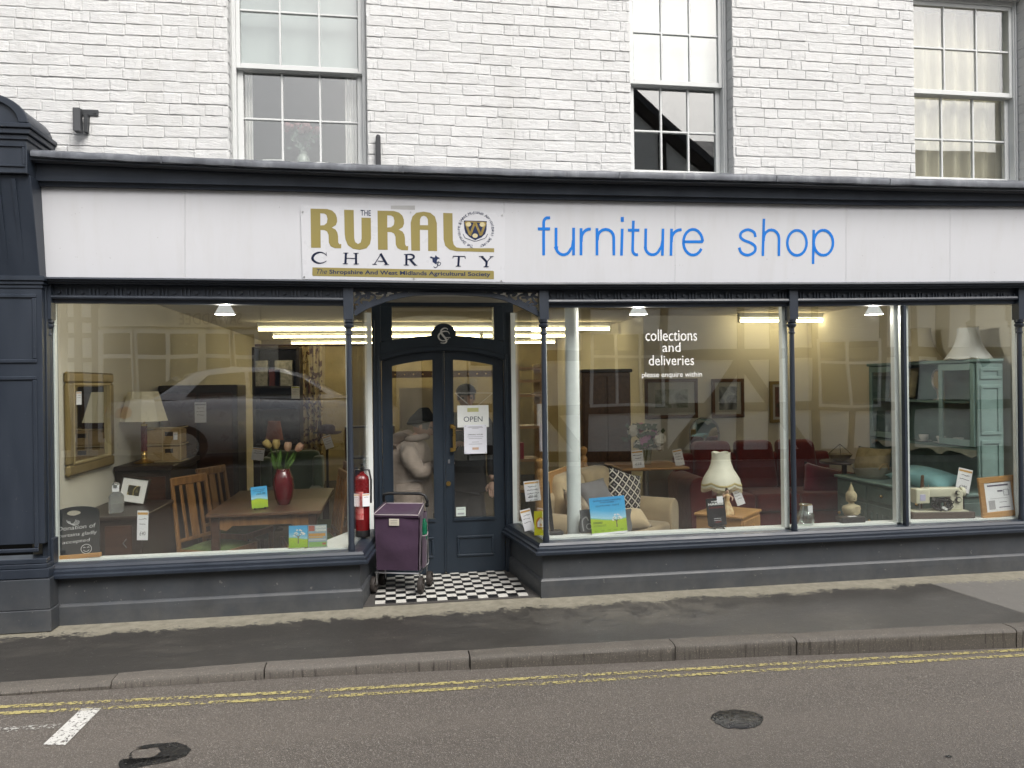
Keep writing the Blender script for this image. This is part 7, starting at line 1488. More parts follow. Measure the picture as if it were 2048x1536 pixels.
for x in (x0, x1): b = MB(); b.box((x-.02, 2.8, FI), (x+.02, 3.2, P(1050, 730, 3.0).z)); b.build('upright', pine, t, world=True)
for py in (735, 760, 788, 850, 915, 975): z = P(1050, py, 3.0).z; b = MB(); b.box((x0+.021, 2.8, z-.03), (x1-.021, 3.2, z)); b.build('shelf', pine, t, world=True)
b = MB(); p = P(1037, 893, 2.9); zsh = P(1050, 915, 3.0).z; b.box((p.x-.04, 2.82, zsh+.001), (p.x+.05, 2.9, p.z+.05)); tag(b.build('red_tin', M('red_tin', (.45, .03, .03), .4), bevel=.004), 'small red tin on the open pine shelves', 'tin')
# cards by the right return pane
p = P(1065, 982, .35); price_card('handwritten price card hung inside the right return pane', (p.x, .36, p.z), .125, .165, R(-8), 0, R(-6), lines=5, price='£95.00')
p = P(1055, 1040, .25); price_card('curved white card low in the right return pane', (p.x, .26, p.z), .085, .17, R(-12), R(10), R(-14), lines=3)
p = P(1080, 1045, .14); t = thing('yellow_house_sign', 'yellow safety card with a white house symbol low in the right return pane', 'sign', (p.x+.005, .14, .4525), R(-10)); b = MB(); b.box((-.05, 0, .0), (.045, .003, .19)); b.build('card', M('safety_yellow', (.62, .60, .03), .5), t)
orange = M('sign_orange', (.55, .24, .04), .5); b = MB(); b.prism([(.038*math.cos(a), .095+.05*math.sin(a)) for a in [i*math.pi/10 for i in range(20)]], (0, -.0004, 0), (1, 0, 0), (0, 0, 1), (0, -.0006, 0)); b.build('disc', orange, t); b = MB(); b.prism([(-.025, .065), (.025, .065), (.025, .105), (0, .138), (-.025, .105)], (0, -.0012, 0), (1, 0, 0), (0, 0, 1), (0, -.0006, 0)); b.build('house_symbol', paper, t); b = MB(); b.prism([(-.01, .075), (.012, .075), (.008, .092), (-.006, .095)], (0, -.002, 0), (1, 0, 0), (0, 0, 1), (0, -.0005, 0)); b.build('house_mark', orange, t)
p = P(1108, 1078, .16); t = thing('boot_stand', 'black upright handle and base standing at the bottom of the right pane', 'stand', (p.x, .16, .4525)); b = MB(); b.hexa([(-.03, -.012, .03), (.0, -.012, .03), (.0, .012, .03), (-.03, .012, .03), (-.07, -.012, P(1098, 962, .16).z-.45), (-.035, -.012, P(1098, 962, .16).z-.45), (-.035, .012, P(1098, 962, .16).z-.45), (-.07, .012, P(1098, 962, .16).z-.45)]); b.build('upright', black_plastic, t, bevel=.005); b = MB(); b.box((-.06, -.05, 0), (.07, .06, .0295)); b.build('base', black_plastic, t, bevel=.008)
# ================================================================ shopping trolley in the doorway
FLw, FRw, BRw = G(753, 1186, .02), G(842, 1188, .02), G(869, 1162, .02)
ux = (FRw-FLw); Wt = ux.length; ux.normalize(); uy = Vector((-ux.y, ux.x, 0)); Dt = max((BRw-FRw).dot(uy), .2)
ang = math.atan2(ux.y, ux.x); mid = (FLw+FRw)/2
t = thing('shopping_trolley', 'purple four wheeled shopping trolley parked on the doorway tiles', 'shopping trolley', (mid.x, mid.y, .0235), ang)
purple = fabric('purple_canvas', (.050, .023, .052), .3, .1, 3, 7); pipe_w = M('pale_piping', (.52, .46, .48), .6); rubber = M('trolley_rubber', (.03, .024, .021), .7); hub = M('hub_plastic', (.05, .042, .038), .5)
zpx = 5.9/1538
b0_, b1_ = .185, .610                                   # bag bottom, top
hw = Wt/2-.006; dpt = .235; y0 = .0
def bagpt(u, v, w):                                     # u across, v depth, w height
    x = (2*u-1)*hw*(.95+.07*w)+.012*math.sin(w*5+u*2)*(1-abs(2*u-1)); y = y0-.03+dpt*v-.022*math.sin(math.pi*w)*(1-v*2)*math.sin(math.pi*u); z = b0_+(b1_-b0_)*w
    return Vector((x, y, z))
b = MB()
b.grid(lambda a, c: bagpt(a, 0, c)+Vector((0, -.010*mnoise.noise(Vector((a*3, c*4, 1))), 0)), 14, 14); b.grid(lambda a, c: bagpt(1, a, c)+Vector((.012*mnoise.noise(Vector((a*3, c*4, 5)))+.008, 0, 0)), 10, 14); b.grid(lambda a, c: bagpt(1-a, 1, c), 10, 10); b.grid(lambda a, c: bagpt(0, 1-a, c)-Vector((.012*mnoise.noise(Vector((a*3, c*4, 8))), 0, 0)), 10, 14); b.grid(lambda a, c: bagpt(a, 1-c, 0), 6, 6)
b.build('bag', purple, t, smooth='all')
lid0 = b1_+.002; bk = b1_+.045
b = MB(); b.grid(lambda a, c: Vector(((2*a-1)*(hw*1.03-.02*c), y0-.045+(dpt+.02)*c, lid0+.012+(bk-lid0)*c-.028*math.sin(math.pi*c)*math.sin(math.pi*a))), 12, 10); b.grid(lambda a, c: Vector(((2*a-1)*hw*1.03, y0-.045, lid0-.012+.024*c)), 12, 1); b.grid(lambda a, c: Vector((hw*1.03-.02*a, y0-.045+(dpt+.02)*a, lid0-.02+(.032+(bk-lid0)*a+.02-.06*a*0)*c)), 8, 2); b.grid(lambda a, c: Vector((-hw*1.03+.02*a, y0-.045+(dpt+.02)*a, lid0-.02+(.032+(bk-lid0)*a+.02)*c)), 8, 2); b.build('lid', purple, t, smooth='all')
b = MB(); b.tube([Vector(((2*a-1)*hw*1.035, y0-.047, lid0+.006)) for a in [i/6 for i in range(7)]], .0035, 6); b.tube([Vector(((2*a-1)*(hw*1.03-.02), y0-.045+dpt+.02, bk+.014)) for a in [i/6 for i in range(7)]], .0035, 6)
for s in (-1, 1): b.tube([Vector((s*(hw*1.032-.02*c), y0-.045+(dpt+.02)*c, lid0+.013+(bk-lid0)*c)) for c in [i/6 for i in range(7)]], .0035, 6)
b.build('piping', pipe_w, t, smooth='all')
b = MB(); b.box((-.055, y0-.054, b1_-.075), (.025, y0-.049, b1_-.022)); lab = b.build('maker_label', M('cream_label', (.62, .58, .48), .7), t, bevel=.002); b = MB()
for z in (.032, .045, .058): b.box((-.042, y0-.0548, b1_-z-.004), (.012, y0-.0541, b1_-z))
b.build('label_print', M('grey_print', (.28, .25, .22), .7), lab)
b = MB(); b.grid(lambda a, c: bagpt(1, .18+.7*a, .02+.60*c)+Vector((.022+.012*math.sin(math.pi*a), 0, 0)), 8, 8); b.build('side_pocket', purple, t, smooth='all'); b = MB(); b.tube([bagpt(1, .18+.7*a, .62)+Vector((.024+.012*math.sin(math.pi*a), 0, -.012*math.sin(math.pi*a))) for a in [i/8 for i in range(9)]], .0035, 6); b.build('pocket_piping', pipe_w, t, smooth='all')
b = MB(); p = bagpt(1, .55, .72); b.lathe([(.02, -.09), (.022, -.08), (.022, .045), (.012, .06), (.012, .075)], (p.x+.014, p.y, p.z), n=12); tag(b.build('green_bottle', M('green_bottle', (.006, .09, .045), .25, col2=(.01, .16, .08), vscale=30), smooth=True), None)
bo = bpy.data.objects[b and 'green_bottle']; bo.location = (0, 0, 0); bo.matrix_world = MW[t.name]; tag(bo, 'green bottle tucked in the side pocket of the purple trolley', 'bottle')
fr_z = .165
b = MB(); r_ = .007
for s in (-1, 1): b.tube([(s*hw, y0-.035, fr_z), (s*hw, y0+dpt+.02, fr_z), (s*hw, y0+dpt+.045, fr_z+.02), (s*hw*.98, y0+dpt+.03, b1_+.02)], r_, 8); b.tube([(s*hw, y0-.01, fr_z), (s*hw, y0-.01, .075)], r_, 8)
b.tube([(-hw, y0-.035, fr_z), (hw, y0-.035, fr_z)], r_, 8); b.tube([(-hw, y0+dpt+.02, fr_z), (hw, y0+dpt+.02, fr_z)], r_, 8); b.build('frame', chrome, t, smooth=True)
b = MB(); hz0 = b1_+.04; hz1 = .745; pts = sm([(-hw, hz0), (-hw-.004, hz1-.07)], 2); hdl = [(-hw*.98, y0+dpt+.03, hz0), (-hw-.012, y0+dpt+.01, hz1-.05), (-hw-.01, y0+dpt-.0, hz1-.012), (-hw+.03, y0+dpt, hz1), (hw-.05, y0+dpt, hz1), (hw-.012, y0+dpt, hz1-.015), (hw+.008, y0+dpt+.005, hz1-.06), (hw*.98, y0+dpt+.03, hz0)]
b.tube(hdl, .0125, 10); b.build('handle', black_plastic, t, smooth=True)
for s in (-1, 1):
    b = MB(); b.tube([(s*(hw*.99), y0+dpt+.027, hz0-.01), (s*(hw+.002), y0+dpt+.016, hz1-.085)], .0165, 10); b.build('height_clamp', black_plastic, t, smooth=True)
for nm, x, y, r in (('l', -hw-.022, -.004, .064), ('r', hw+.008, -.004, .064), ('bl', -hw-.022, dpt-.01, .060), ('br', hw+.022, dpt-.01, .060)):
    z = r; b = MB(); b.T = Matrix.Translation(Vector((x, y0+y, z))) @ Matrix.Rotation(R(90), 4, 'Y') @ Matrix.Rotation(R(0), 4, 'Z')
    b.lathe([(r*.72, -.017), (r*.95, -.017), (r, -.010), (r, .010), (r*.95, .017), (r*.72, .017)], n=24, caps=False); b.lathe([(r*.72, -.017), (r*.72, .017)], n=24, caps=False); w_ = b.build('wheel', rubber, t, smooth=True)
    b = MB(); b.T = Matrix.Translation(Vector((x, y0+y, z))) @ Matrix.Rotation(R(90), 4, 'Y'); b.lathe([(.014, -.02), (.014, .02)], n=12); b.lathe([(r*.70, -.004), (r*.70, .004)], n=20)
    for k in range(5): a = k*math.tau/5; b.cbox((.5*r*.7*math.cos(a)+.0, .5*r*.7*math.sin(a), 0), (r*.6, .012, .026), Matrix.Rotation(a, 3, 'Z'))
    b.build('hub', hub, w_)
    b = MB(); b.tube([(x, y0+y, z), (x-math.copysign(.022, x), y0+y, z), (math.copysign(hw, x), y0+(y if y < .1 else y), .09), (math.copysign(hw, x), y0+y, fr_z)], .006, 6); b.build('fork', chrome, t, smooth=True)

# ================================================================ person and stand-in figure inside the doors
def hand_pts(w, d, up, s=1.0):
    """five fingers from a wrist"""
    b = MB(); d = Vector(d).normalized(); up = Vector(up).normalized(); sd_ = d.cross(up).normalized(); w = Vector(w)
    b.ball(w+d*.045, (.02, .042, .045), 10, 8, Matrix((up, sd_, d)).transposed())
    for i, (o_, ln) in enumerate(((-.028, .055), (-.010, .066), (.009, .062), (.027, .048))):
        p = w+d*.078+sd_*o_; b.tube([p-d*.02, p+d*ln*.45, p+d*ln*.8-up*.014, p+d*ln*.95-up*.034], [.010, .009, .0085, .007], 7)
    p = w+d*.03-sd_*.036; b.tube([p, p+d*.03-sd_*.02, p+d*.058-sd_*.018-up*.012], [.012, .0105, .008], 7); return b
def head(t, c, rot, skin, hair, s=1.0, ears=True, glasses=None, brow=None):
    """head facing local -y turned by rot (3x3)"""
    c = Vector(c); b = MB(); n, m = 24, 20
    def f(u, v):
        a = u*math.tau; p = math.pi*v; z = math.cos(p); r = math.sin(p); x = r*math.sin(a); y = -r*math.cos(a)
        jaw = max(0, -z); x *= .076*(1-.30*jaw*jaw); y = y*.097*(1-.10*jaw)-.008*jaw; zz_ = z*.118
        if y < 0: 
            y += .010*math.exp(-((zz_-.004)/.016)**2)*math.exp(-((abs(x)-.031)/.016)**2)      # eye sockets
            y -= .022*math.exp(-((zz_+.022)/.020)**2)*math.exp(-(x/.012)**2)                    # nose
            y -= .006*math.exp(-((zz_+.058)/.010)**2)*math.exp(-(x/.024)**2)                    # lips
            y -= .009*math.exp(-((zz_+.095)/.018)**2)*math.exp(-(x/.026)**2)                    # chin
        return c+rot @ Vector((x*s, y*s, zz_*s))
    b.grid(f, n, m)
    if ears:
        for sx_ in (-1, 1): b.ball(c+rot @ Vector((sx_*.078*s, .008, -.01*s)), (.010*s, .018*s, .03*s), 8, 6, rot)
    h = b.build('head', skin, t, smooth='all')
    b = MB()
    for sx_ in (-1, 1): b.ball(c+rot @ Vector((sx_*.031*s, -.078*s, .004*s)), (.011*s, .008*s, .007*s), 8, 6, rot)
    b.build('eyes', M('eye', (.06, .05, .045), .3), h)
    b = MB(); b.tube([c+rot @ Vector((x*s, -.1015*s+abs(x)*.25, -.058*s)) for x in (-.024, -.012, 0, .012, .024)], .0042*s, 6); b.build('mouth', M('lips', (.28, .10, .09), .5), h, smooth='all')
    if hair:
        b = MB(); b.grid(lambda u, v: c+rot @ Vector((math.sin(u*math.tau)*math.sin(math.pi*.56*v)*.084*s, (-math.cos(u*math.tau)*math.sin(math.pi*.56*v)*.103+.012)*s, (math.cos(math.pi*.56*v)*.126+.004)*s)), 20, 8); b.build('hair', hair, h, smooth='all')
    if glasses:
        b = MB()
        for sx_ in (-1, 1): b.tube([c+rot @ Vector(((sx_*.033+.020*math.cos(a))*s, -.098*s, (.002+.016*math.sin(a))*s)) for a in [i*math.tau/12 for i in range(12)]], .0016, 5, closed=True); b.tube([c+rot @ Vector((sx_*.054*s, -.096*s, .004*s)), c+rot @ Vector((sx_*.078*s, .0, .006*s))], .0016, 5)
        b.tube([c+rot @ Vector((-.012*s, -.1*s, .004*s)), c+rot @ Vector((.012*s, -.1*s, .004*s))], .0016, 5); b.build('glasses', glasses, h)
    return h
skin_f = M('skin_fair', (.66, .43, .33), .55, var=.12, vscale=14); coat_m = fabric('taupe_coat', (.46, .365, .31), .3, .15, 7, 22); trous = M('grey_trousers', (.05, .05, .055), .9); shoe = M('black_shoe', (.015, .013, .012), .5)
# woman stooping at the left leaf, facing right
zt_h = P(852, 825, 1.16).z-FI
t = thing('person', 'person in taupe hooded coat and dark knitted hat stooping behind the left door', 'person', (P(829, 950, 1.15).x-.03, 1.17, FI), R(-14))
k = zt_h/1.50
V = [(0, 0, .86), (0, 0, 1.05), (0, 0, 1.18), (.02, 0, 1.25), (.06, 0, 1.29), (.09, 0, 1.33), (-.01, -.10, .46), (0, -.11, .08), (.10, -.12, .035), (-.01, .10, .46), (0, .11, .08), (.10, .12, .035), (.02, -.15, 1.19), (.11, -.19, 1.0), (.22, -.12, 1.04), (.02, .15, 1.19), (.12, .20, 1.0), (.22, .12, 1.06)]
V = [Vector(v)*k for v in V]; E_ = [(0, 1), (1, 2), (2, 3), (3, 4), (4, 5), (0, 6), (6, 7), (7, 8), (0, 9), (9, 10), (10, 11), (3, 12), (12, 13), (13, 14), (3, 15), (15, 16), (16, 17)]
Rd = [(.10, .12), (.09, .11), (.09, .10), (.06, .06), .05, .05, .055, .04, .03, .055, .04, .03, .035, .03, .028, .035, .03, .028]
link('body', skin_mesh('body', V, E_, Rd), skin_f, t)
Vc = [(-.01, 0, .84), (-.01, 0, 1.03), (0, 0, 1.16), (.02, 0, 1.245), (-.02, 0, .62), (-.02, 0, .40), (.02, -.18, 1.185), (.11, -.20, 1.0), (.21, -.13, 1.04), (.02, .18, 1.185), (.12, .215, 1.0), (.21, .13, 1.06)]
Vc = [Vector(v)*k for v in Vc]; Ec = [(0, 1), (1, 2), (2, 3), (0, 4), (4, 5), (3, 6), (6, 7), (7, 8), (3, 9), (9, 10), (10, 11)]; Rc = [(.20, .20), (.19, .19), (.185, .18), (.11, .12), (.215, .21), (.22, .22), .075, .064, .05, .080, .066, .05]
b = MB(); secs = [(.36, -.02, .205, .215), (.44, -.02, .21, .218), (.55, -.02, .21, .215), (.66, -.015, .20, .208), (.78, -.01, .192, .20), (.88, -.01, .186, .196), (.97, -.005, .184, .195), (1.05, 0, .182, .196), (1.12, .0, .176, .194), (1.18, .005, .160, .185), (1.225, .015, .125, .150), (1.26, .03, .085, .10)]
def coat_pt(u, v):
    f = v*(len(secs)-1); i = min(int(f), len(secs)-2); q = [a_*(1-f+i)+c_*(f-i) for a_, c_ in zip(secs[i], secs[i+1])]; a = u*math.tau
    n_ = .012*mnoise.noise(Vector((math.cos(a)*2, math.sin(a)*2, v*7)))+.007*mnoise.noise(Vector((math.cos(a)*5, math.sin(a)*5, v*22)))-.005*max(0, math.cos(v*38))**8
    return Vector((q[1]+(q[2]+n_)*math.cos(a), (q[3]+n_)*math.sin(a), q[0]))*k
b.grid(coat_pt, 40, 44)
for s_ in (-1, 1):
    pa = [Vector(p) for p in ((.0, s_*.13, 1.20), (.03, s_*.19, 1.14), (.07, s_*.205, 1.07), (.11, s_*.20, 1.01), (.15, s_*.175, 1.005), (.21, s_*.13, 1.045))]; b.tube([p*k for p in pa], [.07*k, .082*k, .074*k, .070*k, .062*k, .050*k], 14)
b.build('coat', coat_m, t, smooth='all')
b = MB(); cH = Vector((-.09, 0, 1.265))*k; b.grid(lambda u, v: cH+Vector((-.10*math.sin(math.pi*v)*(1+.3*math.sin(u*9))+.13*v*math.cos((u-.5)*2.6), .17*math.sin((u-.5)*3.0)*(1-.15*v), -.07+.13*v-.035*math.cos((u-.5)*5)))*1.0, 18, 8); b.build('hood', coat_m, t, smooth='all')
b = MB(); b.tube([Vector((.06+.085*math.cos(a), .10*math.sin(a), 1.285+.012*math.cos(a)))*k for a in [i*math.tau/16 for i in range(16)]], .032, 8, closed=True); b.build('collar', coat_m, t, smooth='all')
for s in (-1, 1):
    b = MB(); b.ball((.04*k, s*.115*k, .04), (.12, .045, .04), 12, 8); b.build('shoe', shoe, t, smooth='all')
link('trousers', skin_mesh('trousers', [Vector(v)*k for v in [(-.04, 0, .86), (-.03, -.10, .46), (-.02, -.11, .07), (-.03, .10, .46), (-.02, .11, .07)]], [(0, 1), (1, 2), (0, 3), (3, 4)], [(.17, .18), .09, .065, .09, .065]), trous, t)
rotW = (Matrix.Rotation(R(90), 3, 'Z') @ Matrix.Rotation(R(14), 3, 'X')); hc = Vector((.115, 0, 1.385))*k
head(t, hc, rotW, skin_f, M('grey_hair', (.30, .28, .26), .8), .98, glasses=M('glasses_rim', (.25, .22, .2), .4))
knit = M('charcoal_knit', (.018, .020, .024), .95, bmp=.5, bscale=120); b = MB(); b.grid(lambda u, v: hc+rotW @ Vector((math.sin(u*math.tau)*math.sin(math.pi*.50*v)*.098, (-math.cos(u*math.tau)*math.sin(math.pi*.50*v)*.114+.030), math.cos(math.pi*.50*v)*.125+.030-.045*math.cos(u*math.tau+math.pi)*v*1.0*(-1 if False else 1)+.012*math.sin(9*v))), 24, 10); hat = b.build('hat', knit, t, smooth='all')
b = MB(); b.tube([hc+rotW @ Vector((math.sin(a)*.094, -math.cos(a)*.110+.030, .034+.045*math.cos(a))) for a in [i*math.tau/20 for i in range(20)]], .015, 8, closed=True); b.build('hat_band', knit, hat, smooth='all')
for s in (-1, 1): w0 = Vector((.225, s*.12, 1.04 if s < 0 else 1.06))*k; hand_pts(w0, (1, 0, .1), (0, 0, 1)).build('hand', skin_f, t, smooth='all')
# solid man behind the right leaf, standing in for a reflection in the glass
mp_ = P(934, 900, 1.45); zt_h = P(934, 768, 1.45).z-FI; k = zt_h/1.78
t = thing('person', 'figure in dark jacket and flat cap standing in for a reflection behind the OPEN sign', 'person', (mp_.x, 1.5, FI))
V = [(0, 0, .95), (0, 0, 1.15), (0, 0, 1.35), (0, 0, 1.46), (0, -.01, 1.52), (0, -.015, 1.58), (-.10, 0, .50), (-.11, .01, .08), (-.12, -.1, .035), (.10, 0, .50), (.11, .01, .08), (.12, -.1, .035), (-.19, 0, 1.42), (-.23, -.05, 1.15), (-.12, -.30, 1.24), (.19, 0, 1.42), (.25, .0, 1.12), (.22, -.12, .88)]
V = [Vector(v)*k for v in V]; Rd = [(.15, .12), (.15, .12), (.17, .12), (.10, .09), .058, .055, .055, .04, .03, .055, .04, .03, .06, .05, .033, .06, .05, .033]
link('body', skin_mesh('body', V, E_, Rd), skin_f, t)
jk = M('black_jacket', (.014, .014, .015), .8, bmp=.3, bscale=20); Vc = [Vector(v)*k for v in [(0, 0, .95), (0, 0, 1.15), (0, 0, 1.36), (0, 0, 1.45), (0, 0, .78), (-.19, 0, 1.42), (-.24, -.05, 1.15), (-.13, -.27, 1.23), (.19, 0, 1.42), (.26, 0, 1.12), (.225, -.11, .90)]]
link('jacket', skin_mesh('jacket', Vc, [(0, 1), (1, 2), (2, 3), (0, 4), (3, 5), (5, 6), (6, 7), (3, 8), (8, 9), (9, 10)], [(.20, .15), (.20, .15), (.21, .15), (.11, .10), (.21, .16), .085, .072, .058, .085, .072, .058]), jk, t)
for s in (-1, 1):
    b = MB(); b.ball((s*.115*k, -.04, .04), (.05, .13, .04), 12, 8); b.build('shoe', shoe, t, smooth='all')
link('trousers', skin_mesh('trousers', [Vector(v)*k for v in [(0, 0, .95), (-.10, 0, .50), (-.11, .01, .07), (.10, 0, .50), (.11, .01, .07)]], [(0, 1), (1, 2), (0, 3), (3, 4)], [(.19, .145), .095, .07, .095, .07]), trous, t)
hc = Vector((0, -.03, 1.655))*k; rm = Matrix.Rotation(R(6), 3, 'X'); head(t, hc, rm, M('skin_tan', (.40, .23, .16), .55), M('dark_grey_hair', (.07, .065, .06), .8))
cap = M('charcoal_tweed', (.03, .03, .032), .95, bmp=.4, bscale=90); b = MB(); b.grid(lambda u, v: hc+rm @ Vector((math.sin(u*math.tau)*math.sin(math.pi*.52*v)*.096, -math.cos(u*math.tau)*math.sin(math.pi*.52*v)*.122+.004, math.cos(math.pi*.5*v)*.085+.045)), 22, 8); cp2 = b.build('flat_cap', cap, t, smooth='all'); b = MB(); b.grid(lambda u, v: hc+rm @ Vector(((u-.5)*.15, -.095-.045*v*math.cos((u-.5)*2.4), .05-.012*v)), 10, 4); b.build('peak', cap, cp2, smooth='all')
hand_pts(Vector((-.115, -.315, 1.245))*k, (.3, -1, .15), (0, 0, 1)).build('hand', skin_f, t, smooth='all'); hand_pts(Vector((.22, -.13, .87))*k, (0, -.3, -1), (0, 1, 0)).build('hand', skin_f, t, smooth='all')

# ================================================================ signs hung in the right door leaf
yh = YD-.012
def dpt_(px, py): p = P(px, py, yh); return p
a, c = dpt_(915, 855), dpt_(977, 810); W_, H_ = c.x-a.x, c.z-a.z
t = thing('open_sign', 'white card reading OPEN hung by string in the right door pane', 'sign', ((a.x+c.x)/2, yh, a.z)); b = MB(); b.box((-W_/2, 0, 0), (W_/2, .004, H_)); b.build('card', M('open_card', (.85, .87, .85), .6), t); text('lettering', 'OPEN', (0, -.0008, H_*.37), (1, 0, 0), (0, 0, 1), W_*.60, H_*.24, M('open_ink', (.04, .07, .10), .6), t)
b = MB(); b.box((-W_*.18, -.0008, H_*.70), (W_*.18, 0, H_*.88)); b.build('emblem', M('pale_gold', (.55, .55, .25), .6), t)
b = MB(); q = [dpt_(x, y) for x, y in ((910, 786), (985, 786), (957, 810), (938, 810))]
for p0, p1 in ((q[0], q[1]), (q[0], q[3]), (q[1], q[2])): b.tube([p0, p1], .0022, 5)
b.build('string', M('string', (.62, .60, .55), .8), t, world=True)
a, c = dpt_(928.5, 908), dpt_(973, 849); W_, H_ = c.x-a.x, c.z-a.z; t = thing('opening_hours_sign', 'white opening hours sheet pinned below the OPEN sign', 'sign', ((a.x+c.x)/2, yh-.004, a.z)); b = MB(); b.box((-W_/2, 0, 0), (W_/2, .002, H_)); b.build('sheet', M('hours_paper', (.84, .85, .93), .6), t)
text('lettering', 'OPENING HOURS', (0, -.0006, H_*.66), (1, 0, 0), (0, 0, 1), W_*.66, H_*.04, ink, t, bold=.01); b = MB(); gi = M('grey_type', (.2, .2, .24), .6)
for z, w_ in ((.93, .6), (.90, .68), (.87, .3), (.58, .7), (.52, .6), (.40, .3), (.33, .6)): b.box((-W_*w_/2, -.0006, H_*z), (W_*w_/2, 0, H_*(z+.010)))
b.build('small_print', gi, t); b = MB(); b.box((-W_*.14, -.0006, H_*.14), (W_*.14, 0, H_*.22)); b.build('emblem', M('pale_orange', (.62, .42, .30), .6), t); b = MB()
for sx_, z in ((-1, .04), (1, .04), (-1, .96), (1, .96)): b.cyl((sx_*W_*.44, 0, H_*z), (sx_*W_*.44, -.004, H_*z), .004, n=6)
b.build('pins', chrome, t)
a, c = dpt_(913, 1034), dpt_(932, 1015); W_ = c.x-a.x; H_ = c.z-a.z; t = thing('door_sticker', 'small square sticker at the bottom of the right door pane', 'sticker', ((a.x+c.x)/2, YD+.020, a.z)); b = MB(); b.box((-W_/2, 0, 0), (W_/2, .001, H_)); b.build('sheet', M('pale_green_paper', (.62, .70, .64), .6), t); b = MB()
for z in (.75, .3, .2): b.box((-W_*.35, -.0006, H_*z), (W_*.35, 0, H_*(z+.06)))
b.build('print', gi, t)
# ================================================================ the other side of the street (seen mirrored in the panes)
YO = 8.8
def O(px, py, d=0.0): p = P(px, py, YO+d); return Vector((p.x, -(YO), p.z))       # where a reflection in the glass comes from
def obox(b, px0, py0, px1, py1, out=.04, depth=.1):
    a, c = O(px0, py1), O(px1, py0); b.box((a.x, -YO+out, a.z), (c.x, -YO+out-depth, c.z))
infill = M('white_infill_brick', (.80, .80, .77), .85, var=.12, vscale=3, bmp=.7, bscale=12, stretch=(.5, 1, 3), bdist=.03, kind='World'); timber = M('black_brown_timber', (.030, .020, .013), .8, var=.4, vscale=3, stretch=(1, 1, 1), bmp=.3, kind='World')
render_c = M('cream_render', (.62, .58, .48), .85, var=.12, vscale=1.5, kind='World'); slates = M('roof_slates', (.06, .06, .065), .7, bmp=.4, bscale=12, kind='World'); dglass = M('dark_window_glass', (.012, .014, .016), .08); wpaint = M('white_window_paint', (.68, .68, .66), .5)
far_pave = M('far_pavement', (.14, .135, .125), .8, bmp=.2, kind='World')
b = MB(); b.box((-40, -YO, -.6), (40, -7.55, .04)); struct(b.build('far_pavement', far_pave))
# timber framed house
hx0, hx1 = O(960, 700).x, O(2400, 700).x; gx0, gx1 = hx0, O(1500, 300).x; ez = 5.4
t = thing('timber_house', 'timber framed house with white infill across the street', 'building', ((hx0+hx1)/2, -YO-2, 0))
b = MB(); b.box((hx0, -YO, -.6), (hx1, -YO-5, ez)); b.build('wall', infill, t, world=True)
gm = (gx0+gx1)/2; b = MB(); b.prism([(gx0, ez+.001), (gx1, ez+.001), (gm, ez+(gx1-gx0)*.42)], (0, -YO+.02, 0), (1, 0, 0), (0, 0, 1), (0, -4.9, 0)); b.build('gable', infill, t, world=True)
b = MB()
for sa, sb in ((gx0-.3, gm), (gx1+.3, gm)):
    za, zb = ez-.12, ez+(gx1-gx0)*.42+.12; b.hexa([(sa, -YO+.14, za), (sb, -YO+.14, zb), (sb, -YO-4.9, zb), (sa, -YO-4.9, za), (sa, -YO+.14, za+.18), (sb, -YO+.14, zb+.18), (sb, -YO-4.9, zb+.18), (sa, -YO-4.9, za+.18)])
b.hexa([(gx1, -YO+.3, ez), (hx1, -YO+.3, ez), (hx1, -YO-2.5, ez+1.9), (gx1, -YO-2.5, ez+1.9), (gx1, -YO+.3, ez+.15), (hx1, -YO+.3, ez+.15), (hx1, -YO-2.5, ez+2.05), (gx1, -YO-2.5, ez+2.05)]); b.build('roof', slates, t, world=True)
def beam(q, w, o_):
    p = [O(*a) for a in q]; b = MB(); b.stroke([(v.x, v.z) for v in p], w, (0, -YO+.002, 0), (1, 0, 0), (0, 0, 1), (0, o_, 0)); b.build('beam', timber, t, world=True)
for y, w in ((612, .16), (715, .21), (821, .19), (915, .2), (520, .18), (400, .2)): beam([(965, y), (2390, y-18)], w, .050)
for x, y0, y1 in ((1086, 606, 912), (1172, 606, 912), (1332, 606, 912), (1483, 606, 912), (1551, 606, 912), (1632, 606, 912), (1702, 820, 912), (1765, 600, 912), (1830, 600, 912), (1885, 600, 720), (1945, 600, 912), (2040, 600, 912), (1020, 400, 912), (1280, 400, 612), (1400, 400, 612), (1160, 400, 612), (1560, 400, 612), (1700, 400, 612)): beam([(x, y0), (x-2, y1)], .15 if x not in (1551, 1885) else .2, .042)
for q in ([(1480, 720), (1345, 912)], [(1486, 720), (1622, 912)], [(1098, 822), (1172, 912)], [(1105, 606), (1160, 500)], [(1975, 730), (1935, 640)]): beam(q, .22, .034)
for d in ((gx0, ez, gm, ez+(gx1-gx0)*.42), (gx1, ez, gm, ez+(gx1-gx0)*.42)):
    b = MB(); b.stroke([(d[0], d[1]), (d[2], d[3])], .20, (0, -YO+.022, 0), (1, 0, 0), (0, 0, 1), (0, .10, 0)); b.build('bargeboard', timber, t, world=True)
for x in (gm, gm-1.1, gm+1.1): b = MB(); b.box((x-.09, -YO+.022, ez), (x+.09, -YO+.06, ez+(gx1-gx0)*.42-abs(x-gm)*.84-.1)); b.build('beam', timber, t, world=True)
